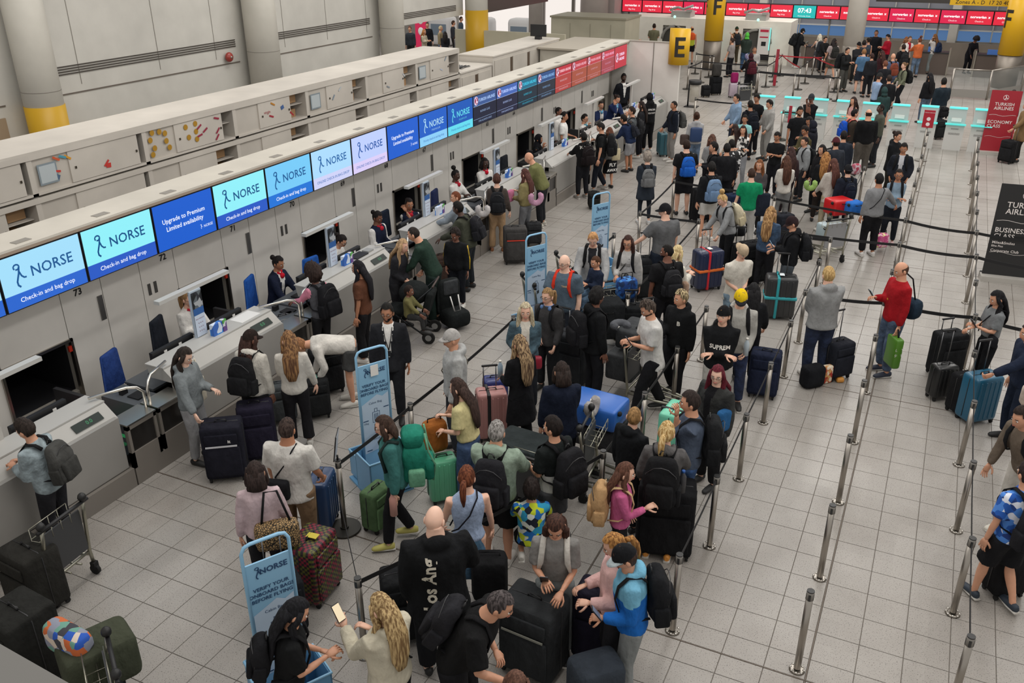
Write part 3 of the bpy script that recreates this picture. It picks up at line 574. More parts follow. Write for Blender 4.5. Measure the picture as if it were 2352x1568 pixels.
# ------------------------------------------------------------------ far airline hall
RED = mat('#e02840', 'glow', s=.95); RED2 = mat('#d8204c', 'glow', s=.95)
for i in range(19):
    w = 1.135; x = -16.85+i*w; Y = 49.0; clock = i == 8
    lab = 'turquoise clock screen reading 07:43' if clock else ('red bag drop screen left of the clock, number %s from the left' % ['one', 'two', 'three', 'four', 'five', 'six', 'seven', 'eight'][i] if i < 8 else 'red check-in screen right of the clock, place %s' % ['one', 'two', 'three', 'four', 'five', 'six', 'seven', 'eight', 'nine', 'ten'][i-9])
    t = thing('display_screen', lab, 'screen', (x, Y, 2.02)); MB().box(.01, w-.01, 0, .08, -.3+.3, .62).obj('housing', mat('#2a1216'), t)
    F = frame_matrix((w/2, -.003, .31), (1, 0, 0), (0, 0, 1)); MB().box(-w/2+.03, w/2-.03, -.29, .29, 0, .002, M=F).obj('display', mat('#20b8b4', 'glow', s=.9) if clock else (RED2 if i in (3, 12, 14) else RED), t)
    m = MB()
    if clock: text(m, '07:43', .3, 0, .05, .006, F, bold=.008); text(m, 'Wednesday 30 July', .08, 0, -.2, .006, F)
    else: text(m, 'norwegian', .16, -.06, .03, .006, F, bold=.006); text(m, 'x', .16, .4, .03, .006, F, bold=.006); text(m, 'Bag drop' if i < 8 else 'Check-in', .1, 0, -.16, .006, F)
    m.obj('lettering', mat('#ffffff', 'glow', s=.9), t)
struct('trim_2', MB().box(-17, 5, 49.08, 49.3, 2.0, 2.66), mat('#3a3436')); [struct('trim_3', MB().box(x, x+.08, 49.3, 49.4, 0, 2.6), mat('#8a8884')) for x in (-16.6, -11, -6, -1, 4)]
fw = struct('wall_far', MB().box(-16.4, 8, 52.0, 52.2, 0, .95).box(-16.4, 8, 52.0, 52.2, 3.4, 7), mat('#8f8a82', 'wall'))
MB().box(-16.4, 8, 52.05, 52.1, 1.5, 3.4).obj('window_3', mat('#8f919a', rough=.3))['kind'] = 'structure'
MB().box(-16.4, 8, 52.05, 52.1, .95, 1.46).obj('window_4', mat('#5f86b8', 'glow', s=.55))['kind'] = 'structure'
MB().box(-16.4, 8, 51.95, 52.1, 1.44, 1.5).obj('window_rail', mat('#d0d0ce'), fw)
for i in range(15): MB().box(-15.6+i*1.55, -15.54+i*1.55, 51.94, 52.05, .95, 3.4).obj('mullion', mat('#b9b7b2'), fw)
for i in range(5): MB().box(-14.6+i*4.7, -14.2+i*4.7, 51.2, 51.6, 0, 6).obj('pilaster', mat('#d2cdc4', 'wall'), fw)
# bag drop machines
bd = thing('bag_drop_machine', 'long cream bag drop machine wall with two dark arched openings', 'machine', (-12.6, 46.7, 0))
m = MB(); m.box(-2.9, 5.2, .3, 2.0, 0, 2.02).box(-2.9, 5.2, 0, .3, 1.65, 2.02).box(-2.9, -1.2, 0, .3, 0, 1.65).box(.0, 2.9, 0, .3, 0, 1.65).box(4.3, 5.2, 0, .3, 0, 1.65); m.obj('housing', mat('#ece8dc', 'wall'), bd)
for a, b in ((-1.2, 0), (2.9, 4.3)):
    MB().box(a, b, .05, .28, .3, 1.5).obj('belt_opening', mat('#4e4c48', rough=.3), bd); c = (a+b)/2; R = (b-a)/2
    for sg, nm in ((0, 'arch'),): MB().tube([(c+R*math.cos(PI*q/10), -.02, 1.0+.62*math.sin(PI*q/10)) for q in range(11)], .07, 6).obj(nm, mat('#8f8c86'), bd)
    MB().box(a, b, .0, .2, .2, .45).obj('belt', BLACK, bd)
for c in (-.6, 3.6): MB().ell((c, -.05, 2.08), (.07, .07, .07), 8, 6).obj('status_lamp', mat('#c0ffe8', 'glow', s=1.2), bd)
for c in (-.4, 3.4):
    m = MB(); m.box(c-.5, c+.5, .3, 1.2, 2.02, 2.3).box(c-.45, c-.4, .2, .25, 2.3, 2.45).tube([(c-.6, .4, 2.35), (c-.2, .4, 2.5), (c+.1, .4, 2.42), (c+.6, .4, 2.6)], .06, 6).box(c+.3, c+.6, .2, .5, 2.3, 2.4); m.obj('scanner_unit', mat('#a5a39f', rough=.4), bd)
for x, l in ((-8.6, 'white self-service panel beside the bag drop opening'), (-11.15, 'white self-service panel left of the green-capped man')):
    t = thing('self_service_kiosk', l, 'kiosk', (x, 46.55, 0)); MB().box(-.28, .28, -.06, .12, .5, 1.75).obj('panel', mat('#dcd8d4'), t); MB().box(.27, .3, -.08, .0, .7, 1.75).obj('light_edge', mat('#80f0e8', 'glow', s=1), t)
    MB().box(-.2, .2, -.07, -.06, 1.55, 1.66).obj('red_band', mat('#c02848'), t); MB().box(-.2, .2, -.07, -.06, 1.28, 1.34).obj('red_line', mat('#c02848'), t); MB().box(-.1, .12, -.07, -.06, .9, 1.1).obj('screen', BLACK, t)
# far counters right of the machines
for i, (x, l) in enumerate(((-5.9, 'dark wood far counter by the capped man'), (-3.6, 'dark far counter behind the crowd'), (-.9, 'dark far counter by the woman in orange'), (1.55, 'dark wood far counter with the bowed agent'))):
    t = thing('far_counter', l, 'desk', (x, 46.6, 0)); MB().box(-.65, .65, 0, .6, 0, .95).obj('front_panel', mat('#5c5049'), t); MB().box(-.7, .7, -.04, .65, .95, 1.0).obj('countertop', mat('#2c2c30'), t)
    MB().box(-.72, -.66, -.06, .6, 0, 1.15).box(.66, .72, -.06, .6, 0, 1.15).obj('side_frame', mat('#aaa498', 'metal'), t); MB().box(-.25, .2, .0, .05, 1.0, 1.22).obj('blue_box', mat('#4878c8'), t)
struct('wall_far_low', MB().box(-7.2, 8, 49.6, 49.8, 0, 1.1), mat('#857b70', 'wall'))
# overhead yellow sign
t = thing('hanging_sign', 'yellow hanging direction sign at the top right edge', 'sign', (-.6, 45.0, 0)); MB().box(0, 2.5, 0, .15, 3.15, 3.9).obj('yellow_panel', mat('#d8aa10', rough=.4), t)
MB().box(-3, 0, 0, .15, 3.2, 3.9).box(2.5, 2.7, 0, .15, 3.1, 3.9).obj('dark_panel', mat('#35302c'), t)
F = frame_matrix((1.25, -.01, 3.28), (1, 0, 0), (0, 0, 1)); m = MB(); text(m, 'Zones A - D  17 20 40', .22, 0, 0, 0, F); m.obj('lettering', BLACK, t)
# columns F
def fcol(x, y, lab, z0, z1, r, letters):
    t = thing('column', lab, 'column', (x, y, 0)); MB().cyl(0, 0, 0, 8, r, 28).obj('shaft', mat('#c8c2b8', 'wall'), t)
    MB().cyl(0, 0, 0, z0 if z1 > z0 else 1.4, r+.01, 28).obj('metal_skirt', mat('#8d857c', 'metal', rough=.5), t)
    if z1 > z0:
        MB().cyl(0, 0, z0, z1, r+.03, 28).obj('yellow_band', mat('#dba90e', rough=.42), t)
        m = MB(); [wrap_rects('F', r+.035, (z0+z1)/2+.1, m, a, None, 1.15) for a in letters]; m.obj('lettering', mat('#2a2620'), t)
fcol(-10.5, 44.0, 'yellow column with black letter F at the top centre', 1.35, 4.2, .4, (-PI/2+.45, -PI/2-1.3))
fcol(-4.2, 44.0, 'plain white column in the crowd of the far hall', 1.25, 0, .42, ())
fcol(2.1, 44.0, 'yellow column with black letter F at the top right edge', 1.35, 4.0, .46, (-PI/2-.9,))
t = thing('pillar', 'white square pillar behind the right yellow column', 'pillar', (3.4, 45.2, 0)); MB().box(-.35, .55, 0, .9, 0, 7).obj('shaft', mat('#cdc8c0', 'wall'), t)
for z, c in ((1.9, '#5c88c8'), (1.3, '#b04848')): MB().box(-.1, .15, -.012, 0, z, z+.25).obj('notice', mat(c), t)
# glass barrier
t = thing('glass_barrier', 'steel-framed glass barrier near the top right', 'barrier', (.1, 40.4, 0)); pts = [(0, 0), (1.35, .1), (2.6, 2.2), (2.75, 5)]
for (a, b), (c, d) in zip(pts, pts[1:]):
    MB().add([(a, b, .35), (c, d, .35), (c, d, 1.1), (a, b, 1.1)], [(0, 1, 2, 3)], 0, False).obj('glass_pane', mat('#aab0ae', 'glass', a=.3), t)
    MB().add([(a, b-.01, .05), (c, d-.01, .05), (c, d-.01, .36), (a, b-.01, .36)], [(0, 1, 2, 3)], 0, False).obj('kick_plate', mat('#8e8a84'), t)
    MB().tube([(a, b, 1.12), (c, d, 1.12)], .03, 6).obj('top_rail', STEEL, t)
for a, b in pts: MB().cyl(a, b, 0, 1.14, .04, 8).obj('post', STEEL, t)
# kiosks
for i, (px, py) in enumerate([(1764, 219), (1822, 222), (1886, 226), (1943, 230), (2003, 235), (2072, 239), (2138, 242), (2203, 246), (2262, 250)]):
    p = at(px, py, 1.27); t = thing('bag_tag_kiosk', 'white self-service kiosk with teal light, place %s from the left' % ['one', 'two', 'three', 'four', 'five', 'six', 'seven', 'eight', 'nine'][i], 'kiosk', (p.x, p.y-.12, 0), 0)
    MB().box(-.26, .26, -.12, .12, 0, .78).obj('pedestal', mat('#c9c8c4'), t)
    MB().box(-.25, .25, .0, .1, .78, 1.24).obj('display_housing', mat('#bcc4c2'), t)
    MB().box(-.25, .25, -.03, .12, 1.24, 1.28).obj('light_strip', mat('#60f0e4', 'glow', s=1.1), t); MB().box(-.29, .29, -.22, .02, .78, .8).obj('shelf_light', mat('#50d8d0', 'glow', s=.9), t)
    MB().box(-.14, .14, -.02, 0, .85, .96).obj('printer', WHITE, t)
    m = MB(); F = frame_matrix((0, -.125, .55), (1, 0, 0), (0, 0, 1)); text(m, '000000', .07, 0, .1, 0, F); text(m, '0000000', .09, 0, -.05, 0, F); m.obj('lettering', mat('#6c6a68'), t)
# ------------------------------------------------------------------ banners
def banner(px, py, col, lab, w, h, lines, rz=.0, base='#b5b1aa'):
    p = at(px, py); t = thing('roller_banner', lab, 'banner', (p.x, p.y, 0), rz)
    MB().box(-.02, w+.04, -.18, .18, 0, .1).obj('base', mat(base, rough=.4), t)
    a = .06; Fm = frame_matrix((w/2, 0, .1), (1, 0, 0), (0, .05, 1)); MB().box(-w/2, w/2, 0, h, -.006, .006, M=Fm).obj('banner_sheet', mat(col, rough=.45), t)
    Fm = Fm @ Matrix.Translation((0, 0, .009)); m = MB(); birdlogo(m, 0, h-.2, .075, 0, 0, 1, Fm); m.obj('logo', [mat('#e8dcdc'), mat(col)], t)
    m = MB()
    for s, z, x, y in lines: text(m, s, z, x, h+y, 0, Fm, align='LEFT' if x < 0 else 'CENTER', bold=z*.01)
    flat(m, [(-w/2+.05+i*(w-.1)/8, h-.72+.02*math.sin(i*1.1)) for i in range(9)], .008, 0, 0, Fm); flat(m, [(-w/2+.05+i*(w-.1)/8, h-1.35+.02*math.sin(i*1.1)) for i in range(9)], .006, 0, 0, Fm)
    m.obj('lettering', mat('#e4dcd8'), t)
    for s in (0, w): MB().cyl(s, .1, 0, .12, .025, 6).obj('foot', BLACK, t)
banner(2248, 352, '#9c1e2c', 'red economy class airline banner at the right', .82, 1.78, [('TURKISH', .13, .0, -.4), ('AIRLINES', .13, .0, -.52), ('ECONOMY', .13, -.36, -.92), ('CLASS', .13, -.36, -1.04)], .1)
banner(2252, 638, '#232324', 'black business class airline banner at the right edge', .95, 1.8, [('TURKISH', .15, .0, -.4), ('AIRLINES', .15, .0, -.53), ('BUSINESS', .13, -.42, -.9), ('CLASS', .13, -.42, -1.02), ('Miles&Smiles', .075, -.42, -1.15), ('Elite Plus', .055, -.42, -1.22), ('Corporate Club', .075, -.42, -1.31)], .1)
# small signs on posts
def postsign(px, py, lab, w, h, z, col, n=0, white=False):
    p = at(px, py, z+h); t = thing('post_sign', lab, 'sign', (p.x, p.y, 0)); MB().box(-w/2, w/2, -.012, .012, z, z+h).obj('sign_plate', mat(col, rough=.4), t)
    MB().cyl(0, .04, 0, z+.1, .03, 10).obj('pole', STEEL, t); MB().cyl(0, .04, 0, .03, .17, 16).obj('base', DSTEEL, t); m = MB(); F = frame_matrix((0, -.014, z+h), (1, 0, 0), (0, 0, 1))
    if n: text(m, 'TURKISH AIRLINES', .035, 0, -.07, 0, F); [m.add([(.055*math.cos(a*PI/5), -q+.055*math.sin(a*PI/5), 0) for a in range(10)], [tuple(range(10))], 0, False, F) for q in (.25, .4)]
    else: [m.box(-w/2+.03, w/2-.03, -q, -q+.012, 0, .001, M=F) for q in (.08, .13, .2, .26)]
    m.obj('lettering', mat('#e8dcdc' if n else '#666'), t)
postsign(2137, 253, 'red sign board on a post in front of the kiosks', .3, .5, .98, '#a82030', 1)
postsign(1788, 113, 'tall narrow red sign post beside the self-service panel', .12, 1.5, .05, '#a02838', 0)
postsign(1817, 243, 'narrow red sign beside the capped man in black', .09, .5, .9, '#a82838', 0)
# bin by the end wall
p = at(1585, 245); t = thing('waste_bin', 'black bin bag holder on a frame beside the end wall', 'bin', (p.x, p.y, 0)); MB().tube([(-.1, 0, .0), (-.1, 0, 1.0)], .03, 8).box(-.2, .3, -.18, .18, 0, .03).obj('stand', BLACK, t); MB().cyl(.12, 0, .85, 1.0, .24, 20).obj('lid_ring', BLACK, t); MB().cyl(.12, 0, .2, .85, .18, 16).obj('bag', mat('#b8b2a4', 'glass', a=.5), t)
# ------------------------------------------------------------------ people
SKIN = ['#e3b39a', '#d19a7c', '#b07a5c', '#7d5240', '#4f352a', '#eabfa8']
def headmesh(n=20, k=14):
    vs = []; fs = []
    for i in range(k+1):
        th = PI*i/k
        for j in range(n):
            ph = 2*PI*j/n; d = V((math.sin(th)*math.cos(ph), math.sin(th)*math.sin(ph), math.cos(th))); vs.append(headpt(d))
    for i in range(k):
        for j in range(n): fs.append((i*n+j, (i+1)*n+j, (i+1)*n+(j+1) % n, i*n+(j+1) % n))
    return vs, fs
def headpt(d, s=1.0):
    x, y, z = d.x*.075, d.y*.096, d.z*.118
    if d.z < 0:
        q = -d.z; x *= 1-.42*q**1.4; y = y*(1-.1*q)+.014*q if d.y > 0 else y*(1-.45*q)
    if d.y > .3:
        x *= 1-.1*d.y; g = math.exp(-((d.x/.16)**2+((d.z+.12)/.17)**2)); y += .022*g
        y -= .008*math.exp(-((abs(d.x)-.36)**2/.03+(d.z-.06)**2/.012)); y += .006*math.exp(-((d.x/.25)**2+((d.z+.42)/.1)**2))
    return V((x*s, y*s, z*s))
HV, HF = headmesh()
FACE = MB(); FACE.add(HV, HF, 0)
for sg in (-1, 1):
    FACE.ell((sg*.031, .083, .006), (.0125, .009, .008), 8, 5, 1); FACE.ell((sg*.031, .0905, .006), (.0058, .003, .006), 6, 4, 2)
    FACE.ell((sg*.077, -.004, -.008), (.012, .02, .032), 7, 5, 0)
    FACE.tube([(sg*.048, .082, .026), (sg*.032, .0945, .031), (sg*.016, .0945, .028)], .0042, 5, mi=2)
FACE.tube([(-.022, .088, -.05), (0, .1, -.049), (.022, .088, -.05)], [.003, .0075, .003], 6, side=(0, 0, 1), mi=3)
def hand(mb, w, d, nrm, s, curl, right, thing=None):
    d = d.normalized(); nrm = (nrm-d*nrm.dot(d)).normalized(); sd = d.cross(nrm)*(1 if right else -1)
    P = lambda a, b, c: w+d*(a*s)+sd*(b*s)+nrm*(c*s)
    mb.tube([P(-.01, 0, 0), P(.03, 0, 0), P(.07, 0, 0), P(.09, 0, .003)], [(.024*s, .018*s), (.038*s, .016*s), (.042*s, .014*s), (.036*s, .01*s)], 8, side=sd)
    for b, l, r in ((.03, .07, .0095), (.0105, .08, .0098), (-.0105, .074, .0095), (-.03, .058, .0085)):
        pts = [P(.082, b, 0)]; ang = 0; c = pts[0]
        for q, f in enumerate((.45, .32, .27)):
            ang += curl*(.55, .8, .6)[q]; c = c+(d*math.cos(ang)+nrm*math.sin(ang))*(l*f*s)+sd*(b*.12*s); pts.append(c)
        mb.tube(pts, [r*s, r*s*.97, r*s*.88, r*s*.65], 5, side=sd)
    mb.tube([P(.015, .026, .004), P(.045, .056, .014+.012*curl), P(.072, .062, .024+.03*curl), P(.09, .056, .03+.04*curl)], [.0125*s, .0115*s, .0105*s, .007*s], 5, side=nrm)
def ik(a, t, l1, l2, pole):
    v = t-a; d = min(v.length, (l1+l2)*.995); v = v.normalized(); t = a+v*d
    x = (l1*l1-l2*l2+d*d)/(2*d); h = math.sqrt(max(0, l1*l1-x*x)); p = pole-v*pole.dot(v)
    p = p.normalized() if p.length > 1e-4 else v.orthogonal().normalized()
    return a+v*x+p*h, t
ARMS = {'down': (.25, .05, .83, .35), 'loose': (.28, .12, .86, .4), 'phone': (.07, .3, 1.2, .9), 'hold': (.12, .27, 1.08, .9), 'handle': (.26, .22, .92, 1.3), 'crossed': (-.1, .21, 1.14, .5), 'push': (.22, .4, 1.04, 1.2),
  'pocket': (.2, .09, .93, .3), 'face': (.06, .16, 1.5, .8), 'cheek': (.1, .1, 1.52, .5), 'counter': (.16, .46, 1.14, .5), 'wide': (.34, .46, 1.14, .4), 'up': (.32, .3, 1.92, .9), 'strap': (.13, .15, 1.27, 1.2), 'clasp': (.03, .2, 1.0, .8),
  'back': (.3, -.28, .9, 1.2), 'side': (.5, .2, .98, 1.2), 'chin': (.04, .17, 1.42, .9), 'desk': (.2, .4, 1.0, .3), 'bag': (.3, .02, .82, 1.3), 'far': (.4, .55, 1.12, .7)}
PEOPLE = []; TEMPS = []
def vox(mb, name, v, sm=2, f=.5):
    me = mb.mesh(name, BLACK); o = bpy.data.objects.new('tmp', me); COL.objects.link(o)
    r = o.modifiers.new('r', 'REMESH'); r.mode = 'VOXEL'; r.voxel_size = v; r.use_smooth_shade = True
    s = o.modifiers.new('s', 'SMOOTH'); s.factor = f; s.iterations = sm
    TEMPS.append(o); return o
def person(px, py, H, a, top, bot, hair, skin=1, arms='down', lean=0, turn=0, nod=5, desc='', walk=0, sit=0, shoe='#222', bw=1.0, fem=0, cap=None, glasses=0, beard=0, z0=0, bag=None, extra=None, scarf=None, knee=0, side=0, rest=None):
    """px, py: where the crown of the head stands in the photo; H height in metres; a: heading (0 towards the camera, 90 photo right, 180 away)"""
    d = _r*math.sin(math.radians(a))-V((math.sin(YAW), math.cos(YAW), 0))*math.cos(math.radians(a))
    rz = math.atan2(-d.x, d.y); k = H/1.75; drop = 0
    hipz = .93
    if sit: drop = hipz-.55
    if knee: drop = hipz-.3
    L = math.radians(lean); SD = math.radians(side); hip = V((0, 0, (hipz-drop)*k))
    RM = Matrix.Rotation(-L, 3, 'X') @ Matrix.Rotation(SD, 3, 'Y')
    def up(x, y, z): return hip+RM @ (V((x, y, z-hipz))*k)
    hs = (.45+.55*k)*1.06; HC = up(0, .025, 1.622); HC.z += (hs-k)*.02
    HM = Matrix.Translation(HC) @ (RM.to_4x4() @ Matrix.Rotation(-math.radians(-lean*.55), 4, 'X')) @ Matrix.Rotation(math.radians(-turn), 4, 'Z') @ Matrix.Rotation(-math.radians(nod), 4, 'X') @ Matrix.Scale(hs, 4)
    crown = HM @ V((0, -.01, .128)); ztop = crown.z+z0
    P0 = at(px, py, ztop); RZ = Matrix.Rotation(rz, 3, 'Z'); off = RZ @ V((crown.x, crown.y, 0)); loc = V((P0.x-off.x, P0.y-off.y, z0))
    dist = (loc-V((0, 0, CAM_H))).length; vx = max(.017, min(.036, .0017*dist))
    root = thing('person', 'person '+desc, 'person', loc, rz)
    B = MB(); T = MB(); Q = MB(); w = bw*(.94 if fem else 1.0)
    tk = top[0]; tc = top[1]; bk = bot[0]; bc = bot[1]
    loose = {'tee': .023, 'long': .022, 'hoodie': .036, 'jacket': .037, 'tank': .01, 'shirt': .025, 'suit': .03, 'vest': .02, 'coat': .04, 'crop': .024}[tk]; bw = bw*1.04
    sh = .178*(.9 if fem else 1.0)*(.35+.65*bw)
    tr = [(.84, .11, .09), (.92, .155 if not fem else .165, .112), (1.04, .138 if not fem else .125, .1), (1.18, .152, .108), (1.3, .168, .118), (1.38, .168, .105), (1.435, .125, .08), (1.47, .068, .066), (1.55, .055, .06), (1.6, .055, .06)]
    B.tube([up(0, .0 if z < 1.5 else .012, z) for z, _, _ in tr], [(x*w*k*(1 if z < 1.45 else .97), y*w*k) for z, x, y in tr], 14)
    # legs
    lw = .095*w; dd = walk*.27
    if sit: feet = [(-.12, .42), (.12, .44)]
    elif knee: feet = [(-.12, -.3), (.14, -.32)]
    else: feet = [(-.12, .02+dd), (.12, -.0-dd)]
    LJ = []
    for i, sg in enumerate((-1, 1)):
        hj = V((sg*lw, 0, (hipz-drop-.03)*k)); an = V((feet[i][0]*k, feet[i][1]*k, (.085 if dd == 0 or feet[i][1] > 0 else .13)*k)); pole = V((0, 1, .0)) if not sit else V((0, .6, 1))
        kn, an = ik(hj, an, .415*k, .403*k, pole)
        if knee: kn = V((sg*.13*k, .3*k, .12*k)); an = V((sg*.13*k, -.1*k, .08*k))
        LJ.append((hj, kn, an)); rr = w*k
        B.tube([hj, hj.lerp(kn, .5), kn, kn.lerp(an, .35), kn.lerp(an, .8), an-V((0, 0, .03*k))], [.085*rr, .07*rr, .052*rr, .055*rr, .038*rr, .036*rr], 9)
    # arms
    if isinstance(arms, (str,)): arms = (arms, arms)
    AJ = []; hands = []
    for i, sg in enumerate((-1, 1)):     # left then right
        q = arms[i]; s = up(sg*sh, 0, 1.4)
        if isinstance(q, str):
            x, y, z, cu = ARMS[q]; t = up(sg*x, y, z)
            if q in ('down', 'bag', 'handle', 'side', 'back') and lean > 8: t = s+V((sg*.07, y+.05, z-1.4))*k
        else: x, y, z, cu = (*q, .8)[:4]; t = V((sg*x, y, z))*k; q = 'abs'
        el, t = ik(s, t, .29*k, .262*k, V((sg*(.5 if q in ('counter', 'wide', 'push') else .35), -.55, -.8)) if q not in ('crossed',) else V((sg*.45, -.1, -1)))
        AJ.append((s, el, t)); rr = (.5+.5*w)*k
        B.tube([s, s.lerp(el, .5), el, el.lerp(t, .35), t], [.054*rr, .045*rr, .038*rr, .037*rr, .025*rr], 8)
        hands.append((t, t-el, cu, sg))
    # top
    e = loose; hem = {'crop': 1.0, 'coat': .62, 'suit': .8, 'hoodie': .86, 'shirt': .84}.get(tk, .86)
    if len(top) > 3: hem = top[3]
    zz = [z for z in (hem, .92, 1.04, 1.18, 1.3, 1.385, 1.44, 1.478) if z >= hem]
    def rad(z):
        for (a0, x0, y0), (a1, x1, y1) in zip(tr, tr[1:]):
            if a0 <= z <= a1: f = (z-a0)/(a1-a0); return x0+(x1-x0)*f, y0+(y1-y0)*f
        return .15, .11
    rr = []
    for z in zz:
        x, y = rad(z) if z > .84 else (.17+(.84-z)*.12, .125+(.84-z)*.1)
        if z < 1.1 and e > .012: x = max(x, .148)
        ee = e*(1.25 if z < 1.3 else 1) if z < 1.44 else e*.55
        rr.append(((x*w+ee)*k, (y*w+ee)*k))
    T.tube([up(0, 0, z) for z in zz], rr, 16)
    slv = {'tee': .62, 'crop': .6, 'tank': 0, 'vest': 0}.get(tk, 1)
    for (s, el, t), sg in zip(AJ, (-1, 1)):
        z2 = e*.75*k
        if slv == 0: continue
        c0 = up(sg*.06, 0, 1.40)
        if slv < 1: T.tube([c0, s, s.lerp(el, slv), s.lerp(el, slv+.18)], [.07*k, .056*w*k+z2, .054*w*k+z2*1.3, .056*w*k+z2*1.5], 9)
        else: T.tube([c0, s, s.lerp(el, .55), el, el.lerp(t, .5), el.lerp(t, .93)], [.07*k, .055*w*k+z2, .05*w*k+z2, .043*w*k+z2*1.1, .04*w*k+z2, .029*k+z2*.9], 9)
    if tk == 'hoodie': T.ell(up(0, -.09, 1.475), (.115*k, .065*k, .075*k), 12, 8); T.tube([up(-.085, .03, 1.49), up(-.1, -.05, 1.48), up(0, -.115, 1.46), up(.1, -.05, 1.48), up(.085, .03, 1.49)], .03*k, 7)
    if tk in ('suit', 'jacket', 'coat', 'shirt'): T.tube([up(.06*math.sin(q), -.01-.06*math.cos(q), 1.49-.012*abs(q)) for q in (-2.2, -1.5, -.75, 0, .75, 1.5, 2.2)], .014*k, 6)
    rec = dict(root=root, k=k, up=up, HM=HM, hip=hip, RMi=RM.inverted(), top=top, dist=dist)
    ot = vox(T, 'top', vx, 3)
    # bottoms
    if bk in ('trousers', 'jeans', 'wide', 'slim', 'shorts', 'longshorts'):
        le = {'trousers': .021, 'jeans': .018, 'wide': .019, 'slim': .008, 'shorts': .026, 'longshorts': .03}[bk]; end = {'shorts': .62, 'longshorts': .8}.get(bk, 1.95)
        Q.tube([up(0, 0, 1.03), up(0, 0, .96), hip+V((0, 0, -.03*k)), hip+V((0, 0, -.1*k))], [((.135*w+.012)*k, (.1*w+.012)*k), ((.15*w+.012)*k, (.112*w+.012)*k), ((.158*w+.01)*k, (.115*w+.012)*k), ((.12*w)*k, (.09*w)*k)], 14)
        for hj, kn, an in LJ:
            pts = [hj, hj.lerp(kn, .5)]; rs = [.09*w, .076*w]
            if end < 1: pts.append(hj.lerp(kn, end+.12)); rs.append(.075*w+.012)
            else:
                fl = .022 if bk == 'wide' else (0 if bk != 'slim' else -.006)
                pts += [kn, kn.lerp(an, .45), kn.lerp(an, .94)]; rs += [.06*w, .056*w+fl*.5, .046*w+fl]
            Q.tube(pts, [(r+le)*k for r in rs], 9)
    elif bk in ('skirt', 'miniskirt'):
        zs = [1.03, .93, .8, .62, .45] if bk == 'skirt' else [1.03, .93, .8, .68]
        Q.tube([V((0, 0, (z-drop)*k)) for z in zs], [((.14+(1.03-z)*.1)*w*k, (.105+(1.03-z)*.12)*w*k+abs(dd)*.3*(1.03-z)) for z in zs], 16)
    oq = vox(Q, 'bot', vx, 3) if Q.v else None
    ob = vox(B, 'body', min(vx, .024), 2, .4)
    PEOPLE.append(dict(rec=rec, ob=ob, ot=ot, oq=oq, hands=hands, AJ=AJ, LJ=LJ, hs=hs, skin=skin, hair=hair, cap=cap, glasses=glasses, beard=beard, shoe=shoe, bot=bot, desc=desc, fem=fem, nod=nod, scarf=scarf, a=a, rest=rest))
    rec['loc'] = loc; rec['rz'] = rz; rec['RZ'] = RZ; rec['hands'] = [h[0] for h in hands]; rec['desc'] = desc
    if bag: backpack(rec, *bag)
    return rec
def rb_tool(): pass
def place(rec, p): return rec['loc']+rec['RZ'] @ V(p)
def colour_name(h):
    h = h.lstrip('!#'); r, g, b = [int(h[i:i+2], 16) for i in (0, 2, 4)]; m = max(r, g, b); n = min(r, g, b)
    if m < 60: return 'black'
    if m-n < 26: return 'dark grey' if m < 95 else ('grey' if m < 160 else 'pale')
    if b == m: return 'blue'
    if g == m: return 'green'
    return 'tan' if g > .7*r and m > 150 else ('red brown' if g < .6*r else 'olive')
